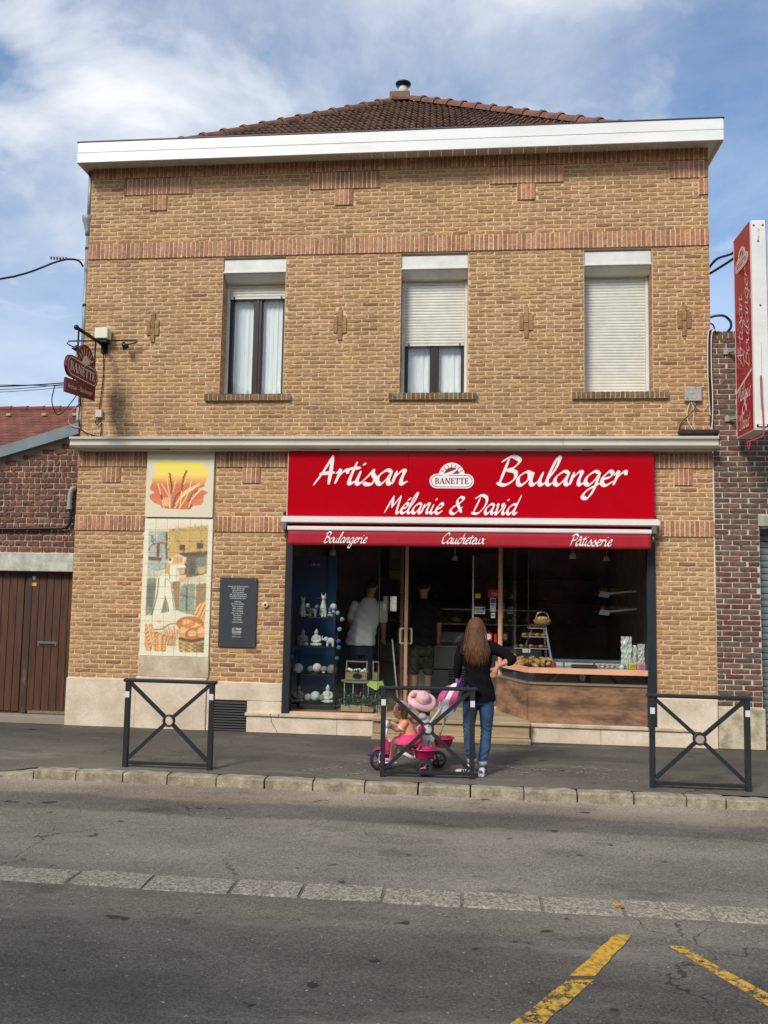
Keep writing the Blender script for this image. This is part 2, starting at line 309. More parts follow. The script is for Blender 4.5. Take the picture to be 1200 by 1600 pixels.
# ------------------------------------------------------------------ ground, road, kerb, pavement
def ground_mat(name, bands, speck=.5, patches=True, warp=.10):
    m = bpy.data.materials.new(name); m.use_nodes = True; t = m.node_tree; b = t.nodes['Principled BSDF']; Nn = t.nodes.new; Lk = t.links.new
    b.inputs['Roughness'].default_value = .88; b.inputs['Specular IOR Level'].default_value = .25
    g = Nn('ShaderNodeNewGeometry'); sp = Nn('ShaderNodeSeparateXYZ'); Lk(g.outputs['Position'], sp.inputs[0])
    def noise(sc, det=5, rough=.6, st=(1, 1, 1), off=0):
        mp = Nn('ShaderNodeMapping'); mp.inputs['Scale'].default_value = st; mp.inputs['Location'].default_value = (off, off*.7, 0); Lk(g.outputs['Position'], mp.inputs[0])
        n = Nn('ShaderNodeTexNoise'); n.inputs['Scale'].default_value = sc; n.inputs['Detail'].default_value = det; n.inputs['Roughness'].default_value = rough
        Lk(mp.outputs[0], n.inputs['Vector']); return n.outputs['Fac']
    def rng_(s, a, b2, c, d):
        r = Nn('ShaderNodeMapRange'); Lk(s, r.inputs[0])
        for k, v in zip(('From Min', 'From Max', 'To Min', 'To Max'), (a, b2, c, d)): r.inputs[k].default_value = v
        return r.outputs[0]
    def math_(op, a, c):
        n = Nn('ShaderNodeMath'); n.operation = op
        for k, v in enumerate((a, c)):
            if isinstance(v, (int, float)): n.inputs[k].default_value = v
            else: Lk(v, n.inputs[k])
        return n.outputs[0]
    def mul(a, f):
        x = Nn('ShaderNodeMix'); x.data_type = 'RGBA'; x.blend_type = 'MULTIPLY'; x.inputs['Factor'].default_value = 1; Lk(a, x.inputs['A']); Lk(f, x.inputs['B']); return x.outputs['Result']
    def mixc(a, col, f):
        x = Nn('ShaderNodeMix'); x.data_type = 'RGBA'; Lk(f, x.inputs['Factor']); Lk(a, x.inputs['A']); x.inputs['B'].default_value = (*col, 1); return x.outputs['Result']
    yy = math_('ADD', sp.outputs['Y'], rng_(noise(.9, 6, .65, (.6, 1, 1)), .25, .75, -warp, warp))
    r = Nn('ShaderNodeValToRGB'); r.color_ramp.interpolation = 'LINEAR'; e = r.color_ramp.elements
    while len(e) < len(bands): e.new(.5)
    for k, (p, c) in enumerate(bands): e[k].position = (p+9)/9; e[k].color = (*c, 1)
    Lk(rng_(yy, -9, 0, 0, 1), r.inputs[0]); c = r.outputs[0]
    vo = Nn('ShaderNodeTexVoronoi'); vo.inputs['Scale'].default_value = 120; Lk(g.outputs['Position'], vo.inputs['Vector'])
    sv = Nn('ShaderNodeSeparateColor'); Lk(vo.outputs['Color'], sv.inputs[0])
    c = mul(c, rng_(sv.outputs[0], 0, 1, 1-speck, 1+speck))
    c = mul(c, rng_(noise(260, 3, .7), .3, .7, .86, 1.14))
    c = mul(c, rng_(noise(1.1, 7, .62, (.45, 1, 1), 3), .32, .68, .66, 1.30))
    if patches:
        c = mixc(c, sr(150, 143, 128), rng_(noise(1.6, 8, .7, (.35, 1.3, 1), 9), .54, .70, 0, .50))
        c = mixc(c, sr(52, 50, 47), rng_(noise(2.3, 5, .6, (.6, 1, 1), 17), .58, .70, 0, .4))
        c = mixc(c, sr(30, 29, 27), rng_(noise(5.5, 2, .5, (.7, 1, 1), 31), .70, .73, 0, .75))
        c = mixc(c, sr(170, 166, 154), rng_(noise(34, 2, .5, (1, 1, 1), 5), .70, .74, 0, .8))
    if patches:                                           # a few wandering cracks
        ds = Nn('ShaderNodeVectorMath'); ds.operation = 'ADD'; nv = Nn('ShaderNodeTexNoise'); nv.inputs['Scale'].default_value = 2.2; nv.inputs['Detail'].default_value = 6; Lk(g.outputs['Position'], nv.inputs['Vector'])
        Lk(g.outputs['Position'], ds.inputs[0]); Lk(nv.outputs['Color'], ds.inputs[1]); ve = Nn('ShaderNodeTexVoronoi'); ve.feature = 'DISTANCE_TO_EDGE'; ve.inputs['Scale'].default_value = .55; Lk(ds.outputs[0], ve.inputs['Vector'])
        c = mixc(c, sr(44, 42, 39), math_('MULTIPLY', rng_(ve.outputs['Distance'], .0015, .005, .75, 0), rng_(noise(.8, 3, .5, (1, 1, 1), 41), .48, .60, 0, 1)))
    Lk(c, b.inputs['Base Color'])
    bp = Nn('ShaderNodeBump'); bp.inputs['Strength'].default_value = .55; bp.inputs['Distance'].default_value = .006
    h = math_('ADD', vo.outputs['Distance'], noise(40, 6, .7)); Lk(h, bp.inputs['Height']); Lk(bp.outputs[0], b.inputs['Normal'])
    return m
A1, A2, A3, A4 = sr(97, 93, 85), sr(128, 122, 110), sr(104, 99, 90), sr(152, 140, 124)
mRoad = ground_mat('road_asphalt', [(-9, A1), (-5.52, A1), (-5.44, sr(112, 106, 94)), (-5.0, sr(112, 106, 94)), (-4.9, A2), (-3.46, A2), (-3.38, A3), (-2.98, A3), (-2.9, sr(136, 122, 106)), (-2.45, A4)], .36, True, .14)
mPave = ground_mat('pavement_asphalt', [(-9, sr(100, 95, 85)), (-2.2, sr(108, 102, 91)), (-1.2, sr(98, 93, 83)), (-.3, sr(86, 82, 73)), (0, sr(90, 83, 72))], .16, True, .05)
mEarth = M('far_ground', sr(90, 88, 78), .9, col2=sr(70, 72, 60), nscale=.2)
struct(MB().add([(-300, -300, -.20), (300, -300, -.20), (300, 300, -.20), (-300, 300, -.20)], [(0, 1, 2, 3)]).build('ground', mEarth))
def sheet(x0, x1, y0, y1, z, nx, ny, amp, seed):
    r = np.random.default_rng(seed); mb = MB(); g = r.normal(0, amp, (nx+1, ny+1))
    g = (g+np.roll(g, 1, 0)+np.roll(g, 1, 1)+np.roll(g, -1, 0))/4*1.6
    vs = [(x0+(x1-x0)*i/nx, y0+(y1-y0)*j/ny, z+g[i, j]*(0 if j in (0, ny) else 1)) for i in range(nx+1) for j in range(ny+1)]
    mb.add(vs, [(i*(ny+1)+j, (i+1)*(ny+1)+j, (i+1)*(ny+1)+j+1, i*(ny+1)+j+1) for i in range(nx) for j in range(ny)]); return mb
RZ = -.095
RS = lambda p: (p[0]*.988, -10.5+(p[1]+10.5)*.988)
road = struct(sheet(-60, 60, -11.2, -2.40, RZ, 240, 36, .0025, 3).build('road', mRoad, smooth=True))
_pv = sheet(-60, 60, -2.30, .06, 0, 600, 10, .0018, 4)
for i, v in enumerate(_pv.v):                              # dropped towards the lowered kerb at the garage
    if v[0] < -4.28 and v[1] < -1.2: _pv.v[i] = (v[0], v[1], v[2]-.078*min(1, (-4.28-v[0])/.5)*(-1.2-v[1])/1.1)
pave = struct(_pv.build('pavement', mPave, smooth=True))
struct(MB().box(-60, 60, -14.2, -11.2, -.15, 0).build('opposite_pavement', mPave))
# kerb: granite stones of their own, dropping towards the garage entrance on the left
mKerb = M('kerb_granite', sr(184, 172, 146), .9, col2=sr(132, 122, 102), nscale=7, bump=.8, bscale=70, fine=.35)
kerb = struct(bpy.data.objects.new('kerb', None)); COL.objects.link(kerb)
def stone(mb, x0, x1, y0, y1, z0, z1, seed, nx=5, bev=.014, zl=None, amp=.004):
    r = random.Random(seed); zl = z1 if zl is None else zl; vs = []; prof = [(y0, z0), (y0, z1-bev), (y0+bev*.5, z1-bev*.25), (y0+bev*1.4, z1), ((y0+y1)/2, z1+.002), (y1, z1)]
    m = len(prof)
    for i in range(nx+1):
        t = i/nx; ed = (.006 if i in (0, nx) else 0)
        for (y, z) in prof:
            zz = z if z == z0 else z-(z1-(zl+(z1-zl)*t))-ed*.7
            vs.append((x0+(x1-x0)*t+r.uniform(-1, 1)*.002, y+ed*(1 if y < (y0+y1)/2 else -1)*.6+r.uniform(-1, 1)*amp, zz+r.uniform(-1, 1)*amp*(z > z0)))
    fs = [(i*m+j, (i+1)*m+j, (i+1)*m+j+1, i*m+j+1) for i in range(nx) for j in range(m-1)]
    fs += [tuple(range(m))[::-1], tuple(nx*m+j for j in range(m))]
    return mb.add(vs, fs)
kx = [-4.75, -4.30, -3.86, -3.38, -2.92, -2.43, -1.95, -1.47, -.97, -.46, .04, .54, 1.03, 1.55, 2.02, 2.37, 2.86, 3.35, 3.84, 4.33]
for i in range(len(kx)-1):
    g = .012 if i % 3 else .02
    z1 = (.0 if kx[i] > -4.4 else -.02)-(.012 if kx[i] > 2.3 else 0)
    stone(MB(), kx[i]+g/2, kx[i+1]-g/2, -2.435, -2.295, -.14, z1, i, zl=(-.070 if i == 0 else None)).build('kerb_stone', mKerb, kerb)
for k in range(4):
    stone(MB(), -4.75-(k+1)*.5+.006, -4.75-k*.5-.006, -2.435, -2.295, -.14, -.072, 50+k).build('kerb_stone', mKerb, kerb)
# flush setts across the road
mSett = M('flush_granite', sr(182, 173, 155), .9, col2=sr(124, 117, 104), nscale=38, lo=.38, hi=.62, bump=.9, bscale=60, fine=.6)
sx = [-3.9, -3.3, -2.62, -2.10, -1.52, -1.06, -.53, -.02, .48, .98, 1.52, 1.98, 2.6, 3.2]
for i in range(len(sx)-1):
    yo = random.uniform(-.012, .012)
    stone(MB(), sx[i]+.011, sx[i+1]-.011, -5.105+yo, -4.850+yo, -.16, RZ+.007, 80+i, amp=.003).build('flush_kerb_stone', mSett, road)
# worn yellow road paint, 4 mm above the asphalt
def worn(name, col, col2, cover, sc=14):
    m = bpy.data.materials.new(name); m.use_nodes = True; t = m.node_tree; b = t.nodes['Principled BSDF']; o = t.nodes['Material Output']
    g = t.nodes.new('ShaderNodeNewGeometry'); n = t.nodes.new('ShaderNodeTexNoise'); n.inputs['Scale'].default_value = sc; n.inputs['Detail'].default_value = 9; n.inputs['Roughness'].default_value = .72
    t.links.new(g.outputs['Position'], n.inputs['Vector']); r = t.nodes.new('ShaderNodeValToRGB'); e = r.color_ramp.elements
    e[0].position = cover-.03; e[0].color = (0, 0, 0, 1); e[1].position = cover+.03; e[1].color = (1, 1, 1, 1); t.links.new(n.outputs['Fac'], r.inputs[0])
    n2 = t.nodes.new('ShaderNodeTexNoise'); n2.inputs['Scale'].default_value = 30; n2.inputs['Detail'].default_value = 6; t.links.new(g.outputs['Position'], n2.inputs['Vector'])
    r2_ = t.nodes.new('ShaderNodeValToRGB'); r2_.color_ramp.elements[0].color = (*col2, 1); r2_.color_ramp.elements[1].color = (*col, 1); r2_.color_ramp.elements[0].position = .38; r2_.color_ramp.elements[1].position = .55
    t.links.new(n2.outputs['Fac'], r2_.inputs[0]); t.links.new(r2_.outputs[0], b.inputs['Base Color']); b.inputs['Roughness'].default_value = .8
    tr = t.nodes.new('ShaderNodeBsdfTransparent'); mx = t.nodes.new('ShaderNodeMixShader'); t.links.new(r.outputs[0], mx.inputs[0]); t.links.new(tr.outputs[0], mx.inputs[1]); t.links.new(b.outputs[0], mx.inputs[2])
    t.links.new(mx.outputs[0], o.inputs[0]); return m
mYel = worn('yellow_road_paint', sr(206, 160, 52), sr(160, 120, 52), .36)
mYelW = worn('worn_yellow_road_paint', sr(200, 158, 60), sr(140, 112, 60), .46, 20)
mWht = worn('worn_white_print', sr(158, 154, 144), sr(128, 124, 115), .52, 24)
def flat(pts, z, name, mat, par):
    n = 12; vs = []; (a, b, c, d) = [np.array(RS(p)) for p in pts]
    for i in range(n+1):
        t = i/n
        for s_, (p, q) in enumerate(((a, d), (b, c))):
            x = p*(1-t)+q*t; vs.append((x[0]+random.uniform(-.006, .006), x[1], z))
    return MB().add(vs, [(2*i, 2*i+1, 2*i+3, 2*i+2) for i in range(n)]).build(name, mat, par)
flat([(.871, -5.339), (.976, -5.324), (.679, -5.884), (.546, -5.903)], RZ+.0055, 'road_marking', mYel, road)
flat([(.667, -5.925), (.53, -5.945), (.0, -6.75), (.15, -6.75)], RZ+.0055, 'road_marking', mYelW, road)
flat([(1.145, -5.445), (1.235, -5.445), (2.05, -6.9), (1.9, -6.9)], RZ+.0055, 'road_marking', mYelW, road)
flat([(.93, -4.80), (.99, -4.80), (1.01, -4.93), (.95, -4.93)], RZ+.0115, 'road_marking', mYelW, road)
# scuffed pale shoe prints painted on the pavement
pm = MB()
def prints(x0, y0, x1, y1, n, rnd):
    for k in range(n):
        t = (k+.5)/n; cx = x0+(x1-x0)*t+rnd.uniform(-.02, .02); cy = y0+(y1-y0)*t+rnd.uniform(-.02, .02)+(.03 if k % 2 else -.03)
        an = math.atan2(y1-y0, x1-x0)+rnd.uniform(-.5, .5); L_ = rnd.uniform(.05, .09); W_ = rnd.uniform(.018, .03)
        pts = []
        for q in range(10):
            a = 2*math.pi*q/10; u, v = math.cos(a)*L_/2, math.sin(a)*W_*(1.2 if math.cos(a) > 0 else .8)
            pts.append((cx+u*math.cos(an)-v*math.sin(an), cy+u*math.sin(an)+v*math.cos(an), .0045))
        pm.add(pts, [tuple(range(10))])
rn = random.Random(5)
for (a, b, c, d, n) in ((-1.65, -2.02, -1.25, -1.75, 12), (-1.22, -2.2, -.95, -1.85, 10), (-1.3, -1.72, -1.0, -1.45, 8), (.25, -1.42, .8, -1.6, 12), (.55, -1.5, 1.1, -1.62, 12), (.9, -1.55, 1.5, -1.66, 12), (1.2, -1.78, 1.9, -1.95, 14), (.3, -1.7, .75, -1.8, 8), (1.1, -1.35, 1.7, -1.45, 10)): prints(a, b, c, d, n, rn)
pm.build('paint_mark', mWht, pave, fix=False, kind='stuff')
# ------------------------------------------------------------------ bakery building
XL, XR = -5.20, 3.00
bld = thing('bakery_building', 'two-storey yellow brick building with a red bakery front and tiled hip roof', 'building', (0, 0, 0))
WIN = [(-3.30, -2.445), (-.907, -.035), (1.442, 2.288)]
ZS, ZT = 4.36, 6.215                                     # window opening bottom, top
SHOP = (-2.335, 2.29, .0, 2.76)
PAN = (-4.245, -3.305, 0.0, 3.575)                        # column covered by mural, wheat panel and slab
open_ = [(a, b, ZS, ZT) for a, b in WIN]+[SHOP]
# mortar skin, cut round the openings
def skin(mb, xs, zs, holes, y, x0, x1, z0, z1):
    xs = sorted({x0, x1, *[v for h in holes for v in h[:2] if x0 < v < x1]}); zs = sorted({z0, z1, *[v for h in holes for v in h[2:] if z0 < v < z1]})
    for i in range(len(xs)-1):
        for j in range(len(zs)-1):
            cx, cz = (xs[i]+xs[i+1])/2, (zs[j]+zs[j+1])/2
            if any(h[0] < cx < h[1] and h[2] < cz < h[3] for h in holes): continue
            mb.add([(xs[i], y, zs[j]), (xs[i+1], y, zs[j]), (xs[i+1], y, zs[j+1]), (xs[i], y, zs[j+1])], [(0, 1, 2, 3)])
mb = MB(); skin(mb, 0, 0, open_, .0075, XL+.004, XR-.004, 0, 7.62)
for (a, b, c, d) in open_[:3]:                           # reveals
    mb.add([(a, .009, c), (a, .45, c), (a, .45, d), (a, .009, d)], [(0, 1, 2, 3)]); mb.add([(b, .009, c), (b, .45, c), (b, .45, d), (b, .009, d)], [(3, 2, 1, 0)])
    mb.add([(a, .009, d), (b, .009, d), (b, .45, d), (a, .45, d)], [(0, 1, 2, 3)]); mb.add([(a, .009, c), (b, .009, c), (b, .45, c), (a, .45, c)], [(3, 2, 1, 0)])
for x in (XL+.004, XR-.004): mb.add([(x, .009, 0), (x, 8.2, 0), (x, 8.2, 7.62), (x, .009, 7.62)], [(0, 1, 2, 3)])
mb.add([(XL, 8.2, 0), (XR, 8.2, 0), (XR, 8.2, 7.62), (XL, 8.2, 7.62)], [(0, 1, 2, 3)])
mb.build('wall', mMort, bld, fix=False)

def brick_geo(L_, H_, seed, D=.0, rough=.0022, nx=4, nz=2, depth=.022, round_=.003):
    """front face near y = -D, origin at lower left; rim rounded back, back at +depth"""
    r = random.Random(seed); vs = []; idx = {}
    for i in range(nx+1):
        for j in range(nz+1):
            ed = i in (0, nx) or j in (0, nz); co_ = i in (0, nx) and j in (0, nz)
            y = -D+r.uniform(-1, 1)*rough+(round_ if ed else -.001)+(round_*.8 if co_ else 0)
            idx[i, j] = len(vs); vs.append((L_*i/nx+(r.uniform(-1, 1)*.0022 if ed else r.uniform(-1, 1)*L_*.04), y, H_*j/nz+(r.uniform(-1, 1)*.0022 if j in (0, nz) else r.uniform(-1, 1)*H_*.12)))
    fs = [(idx[i, j], idx[i+1, j], idx[i+1, j+1], idx[i, j+1]) for i in range(nx) for j in range(nz)]
    rim = [(i, 0) for i in range(nx)]+[(nx, j) for j in range(nz)]+[(i, nz) for i in range(nx, 0, -1)]+[(0, j) for j in range(nz, 0, -1)]
    b0 = len(vs)
    for k in rim: p = vs[idx[k]]; vs.append((p[0], depth, p[2]))
    n = len(rim)
    for k in range(n): fs.append((idx[rim[(k+1) % n]], idx[rim[k]], b0+k, b0+(k+1) % n))
    return vs, fs
YC = [sr(206, 164, 116), sr(200, 158, 110), sr(212, 170, 122), sr(192, 150, 104), sr(204, 161, 112), sr(186, 144, 99), sr(200, 158, 114), sr(210, 166, 116)]
YRED = [sr(182, 132, 92), sr(176, 126, 88), sr(168, 120, 84)]
SC = [sr(202, 148, 112), sr(192, 138, 104), sr(208, 156, 118), sr(182, 130, 98), sr(196, 143, 108), sr(176, 126, 96)]
def lay(x0, x1, z0, z1, holes, n, cl=.217, jt=.0145, seed=0):
    """running bond: n courses between z0 and z1, cut round the holes -> list of (x, z, L, H)"""
    o = []; ch = (z1-z0)/n; r = random.Random(seed)
    for k in range(n):
        za, zb = z0+k*ch, z0+(k+1)*ch; x = x0-(cl*.5 if k % 2 else 0)-.03+r.uniform(-.02, .02)
        cuts = [(h[0], h[1]) for h in holes if h[2] < zb-.012 and h[3] > za+.012]
        while x < x1:
            a, b = max(x, x0), min(x+cl, x1); segs = [(a, b)]
            for (p, q) in cuts:
                ns = []
                for (s_, e_) in segs:
                    if q <= s_ or p >= e_: ns.append((s_, e_)); continue
                    if p > s_: ns.append((s_, p))
                    if q < e_: ns.append((q, e_))
                segs = ns
            for (s_, e_) in segs:
                if e_-s_ > .035: o.append((s_+jt/2, za+jt*.45, e_-s_-jt, ch-jt*.9))
            for h in holes:                                # cut bricks filling up to a hole that starts or ends inside this course
                s_, e_ = max(a, h[0]), min(b, h[1])
                if e_-s_ < .035: continue
                if za+.022 < h[2] < zb-.012: o.append((s_+jt/2, za+jt*.45, e_-s_-jt, h[2]-za-jt*.7))
                if za+.012 < h[3] < zb-.022: o.append((s_+jt/2, h[3]+jt*.3, e_-s_-jt, zb-h[3]-jt*.7))
            x += cl
    return o
orn_holes = []
STEP = [(-4.735, -3.765, -4.36, -4.115), (-2.155, -1.205, -1.81, -1.565), (.232, 1.185, .585, .825), (2.512, XR, 2.875, XR)]
for (a, b, c, d) in STEP: orn_holes += [(a, b, 7.115, 7.36), (c, d, 6.895, 7.12)]
CROSS = [-4.24, -1.70, .711, 2.675]
for x in CROSS: orn_holes += [(x-.028, x+.028, 5.065, 5.48), (x-.083, x+.083, 5.165, 5.385)]
LSTEP = [(-4.855, -4.60), (-2.95, -2.705), (2.525, 2.752)]
low_holes = [SHOP, PAN]+[(a, b, 3.17, 3.40) for a, b in LSTEP]
sills = [(-3.49, -2.325), (-1.05, .092), (1.278, 2.476)]
up_holes = open_[:3]+orn_holes+[(a, b, 4.262, 4.362) for a, b in sills]
field = lay(XL, XR, .62, 2.535, low_holes, 32, seed=1)+lay(XL, XR, 2.745, 3.385, low_holes, 11, seed=2)+lay(XL, XR, 3.60, 6.232, up_holes, 48, seed=3)+lay(XL, XR, 6.455, 7.355, up_holes, 16, seed=4)
SBACK = []
def soldiers(x0, x1, z0, z1, n=None, holes=()):
    SBACK.append((x0+.004, x1-.004, z0+.004, z1-.004))
    n = n or max(1, round((x1-x0)/.0605)); wd = (x1-x0)/n; o = []
    for k in range(n):
        a, b = x0+k*wd, x0+(k+1)*wd
        if any(h[0] < (a+b)/2 < h[1] for h in holes): continue
        o.append((a+.008, z0+.005, wd-.016, z1-z0-.010))
    return o
sold = soldiers(XL, XR, 6.232, 6.452)+soldiers(XL, XR, 7.362, 7.53)
for (a, b, c, d) in STEP: sold += soldiers(a, b, 7.125, 7.358)+soldiers(c, d, 6.90, 7.118)
sold += soldiers(XL, PAN[0], 2.54, 2.742)+soldiers(PAN[1], SHOP[0], 2.54, 2.742)+soldiers(SHOP[1], XR, 2.54, 2.742)
sold += soldiers(XL, PAN[0], 3.388, 3.585)+soldiers(PAN[1], SHOP[0], 3.388, 3.585)+soldiers(SHOP[1], XR, 3.388, 3.585)
for a, b in LSTEP: sold += soldiers(a, b, 3.178, 3.384, 4)
_sb = MB()
for q in SBACK: _sb.box(q[0], q[1], -.0138, .006, q[2], q[3])
_sb.build('soldier_bed', mMort, bld)
def dist(b): return (Vector((b[0]+b[2]/2, 0, b[1]+b[3]/2))-CAM).length/ (1 if b[2] > .15 or b[3] > .15 else .2)
def tintc(pal, r, v=.09): c = r.choice(pal); k = 1+r.uniform(-v, v); return tuple(min(1, x*k) for x in c)
def place(bricks, name, fieldname, pal, mat, parent, D, limit=300, red=None, redp=lambda b: 0, cl=.206, chh=.05, seed=0, y=0., rough=.0024, nx=4, nz=2):
    """the nearest `limit` become objects of their own (sharing a set of meshes), the rest one joined part"""
    r = random.Random(seed); bricks = sorted(bricks, key=lambda b: (Vector((b[0]+b[2]/2, y, b[1]+b[3]/2))-CAM).length+(3 if max(b[2], b[3]) < .1 else 0))
    near, far = bricks[:limit], bricks[limit:]; lib = {}
    for b in near:
        isred = red and r.random() < redp(b)
        key = (round(b[2]/(.02 if b[2] > .1 else .003)), round(b[3]/.004), r.randrange(9), isred)
        if key not in lib:
            vs, fs = brick_geo(b[2], b[3], r.random(), D, rough, nx, nz); lib[key] = MB().add(vs, fs, tintc(red if isred else pal, r)).mesh(name, fix=False)
        o = ob(name, lib[key], mat, parent); o.location = (b[0], y+r.uniform(-.002, .002), b[1]); base = lib[key]
        o.scale = (b[2]/max(v.co.x for v in base.vertices), 1, 1) if False else (1, 1, 1)
    if far:
        mb = MB()
        for b in far:
            isred = red and r.random() < redp(b); vs, fs = brick_geo(b[2], b[3], r.random(), D, rough, nx, nz); dy = y+r.uniform(-.002, .002)
            mb.add([(x+b[0], yy+dy, z+b[1]) for x, yy, z in vs], fs, tintc(red if isred else pal, r))
        mb.build(fieldname, mat, parent, fix=False, kind='stuff')
redp = lambda b: .16 if (b[1] < 2.5 and -3.4 < b[0] < -2.3) else (.06 if b[1] < 3.2 and b[0] < 0 else .03)
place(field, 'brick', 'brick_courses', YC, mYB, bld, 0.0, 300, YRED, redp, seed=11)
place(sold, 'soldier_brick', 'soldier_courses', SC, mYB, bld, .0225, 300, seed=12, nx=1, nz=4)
# proud cross ornaments of upright bricks
for x in CROSS:
    for (a, b, c, d) in ((x-.027, x+.027, 5.07, 5.26), (x-.027, x+.027, 5.27, 5.478), (x-.083, x-.033, 5.17, 5.38), (x+.033, x+.083, 5.17, 5.38)):
        vs, fs = brick_geo(b-a, d-c, x+c+a, .018, nx=1, nz=4); o = MB().add(vs, fs, tintc([sr(186, 144, 102), sr(178, 136, 96)], random)).build('ornament_brick', mYB, bld, fix=False); o.location = (a, 0, c)
# reveal bricks in the window jambs
mb = MB(); r = random.Random(3)
for (a, b) in WIN:
    for k in range(31):
        z = ZS+.02+k*.0592
        if z > ZT-.05: continue
        for s_, x in ((1, a), (-1, b)):
            y1 = .205
            mb.box(min(x, x+s_*.004), max(x, x+s_*.004), .012, y1, z, z+.048, col=tintc(YC, r, .16))
mb.build('reveal_bricks', mYB, bld, kind='stuff')
# lead line under the band, dark lintel
mb = MB()
for (a, b) in WIN: mb.box(a+.002, b-.002, .012, .2, ZT-.012, ZT+.016)
mb.build('lintel', M('lintel_concrete', sr(110, 95, 78), .9, fine=.2), bld)
# brick-on-edge sills
for (a, b) in sills:
    n = round((b-a)/.0607); wd = (b-a)/n
    for k in range(n):
        vs, fs = brick_geo(wd-.009, .088, k+a, .0, depth=.16, nx=1, nz=2); o = MB().add(vs, fs, tintc([sr(150, 124, 86), sr(128, 104, 74), sr(140, 118, 88)], r)).build('sill_brick', mYB, bld, fix=False)
        o.location = (a+k*wd+.004, -.045, 4.268)
    MB().box(a+.004, b-.004, -.036, .125, 4.272, 4.347).build('sill_bed', mMort, bld)

# windows
mSlat = M('shutter_slat', sr(222, 220, 206), .45, col2=sr(208, 206, 192), nscale=5)
mCurt = M('net_curtain', sr(242, 244, 242), .9, col2=sr(230, 233, 233), nscale=8, stretch=(4, 1, .4))
def slat_mesh(x0, x1, pitch):
    prof = [(.0, 0), (-.006, pitch*.12), (-.0085, pitch*.5), (-.006, pitch*.86), (0, pitch*.97), (.006, pitch*.97), (.006, 0)]
    return MB().prism([(p[0], p[1]) for p in prof], x0, x1, 'x').mesh('slat')
for wi, ((a, b), zsh) in enumerate(zip(WIN, (5.735, 5.055, 4.378))):
    f = MB(); yf = .17
    for (p, q, c, d) in ((a+.035, a+.085, 4.365, 6.0), (b-.085, b-.035, 4.365, 6.0), (a+.085, b-.085, 4.365, 4.42), (a+.085, b-.085, 5.95, 6.0)): f.box(p, q, yf, yf+.06, c, d, .006)
    cx = (a+b)/2; f.box(cx-.06, cx+.06, yf-.004, yf+.056, 4.42, 5.95, .008); f.box(cx-.018, cx+.018, yf-.014, yf-.002, 4.42, 5.95, .004)
    wo = f.build('window', mBrown, bld)
    wo.location = (0, .085, 0)
    wo['label'] = ['upper window with shutter nearly raised and net curtains', 'upper window with shutter half lowered', 'upper window with shutter fully lowered'][wi]
    for (p, q) in ((a+.085, cx-.06), (cx+.06, b-.085)):
        MB().box(p, q, yf+.025, yf+.031, 4.42, 5.95).build('pane', GLASS, wo)
        # gathered net curtain
        n = 44; vs = []
        zb = 4.40
        for i in range(n+1):
            t = i/n; x = p+(q-p)*t; yy = .262+.004*math.sin(t*25+wi)+.002*math.sin(t*61)
            for z in (zb, zb+.09, zb+.14, 5.2, 5.98): vs.append((x, yy+(.010*math.sin(t*19+z*40) if z < 4.6 else 0), z))
        MB().add(vs, [(i*5+j, (i+1)*5+j, (i+1)*5+j+1, i*5+j+1) for i in range(n) for j in range(4)]).build('curtain', mCurt, wo, smooth=True)
    for s_, x in ((1, a), (-1, b)): MB().box(min(x+s_*.002, x+s_*.042), max(x+s_*.002, x+s_*.042), .125, .168, 4.362, 5.94, .004).build('shutter_rail', mPVC, wo)
    # shutter box with slanted underside
    MB().prism([(.028, 6.205), (.028, 6.02), (.036, 6.005), (.125, 5.925), (.25, 5.925), (.25, 6.205)], a+.006, b-.006, 'x').build('shutter_box', mPVC, wo).location = (0, -.085, 0)
    MB().box(a+.002, b-.002, .010, .027, 6.012, 6.03).build('shutter_box_trim', mPVC, wo).location = (0, -.085, 0)
    pit = .0395; sm = slat_mesh(a+.044, b-.044, pit); k = 0; z = zsh+.022
    while z < 5.93:
        o = ob('slat', sm, mSlat, wo); o.location = (0, .148, z); z += pit
    MB().box(a+.044, b-.044, .139, .156, zsh-.012, zsh+.020, .004).build('shutter_end_bar', mSlat, wo)
    if wi < 2:
        for x in (a+.10, b-.10): MB().box(x-.008, x+.008, .125, .139, zsh-.022, zsh+.018, .003).build('shutter_stop', mBlack, wo)
    # dark room behind
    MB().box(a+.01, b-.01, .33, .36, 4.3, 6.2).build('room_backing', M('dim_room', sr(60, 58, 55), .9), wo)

# plinth blocks of limestone
def slab(name, x0, x1, y0, y1, z0, z1, mat=mStone, par=bld, bev=.006): return MB().box(x0, x1, y0, y1, z0, z1, bev).build(name, mat, par)
slab('plinth_block', XL, -4.262, -.03, .02, 0, .612); slab('plinth_block', -4.256, -3.318, -.045, .02, 0, .655); slab('plinth_block', -3.312, -3.245, -.03, .02, 0, .62)
slab('plinth_block', -3.243, SHOP[0]-.002, -.028, .02, .39, .618); slab('plinth_block', -2.785, SHOP[0]-.002, -.028, .02, .225, .387)
slab('plinth_block', SHOP[1]+.002, XR, -.03, .02, .0, .58)
slab('stone_slab', -4.236, -3.306, -.022, .02, .657, .918, mStone2)
mGrey = M('grille_grey', sr(46, 46, 46), .5)
gr = slab('vent_frame', -3.243, -2.787, -.012, .0, .0, .387, mGrey)
for k in range(11):
    MB().prism([(-.034, .012+k*.0335), (-.030, .008+k*.0335), (-.012, .030+k*.0335), (-.014, .034+k*.0335)], -3.235, -2.795, 'x').build('louvre', mGrey, gr)
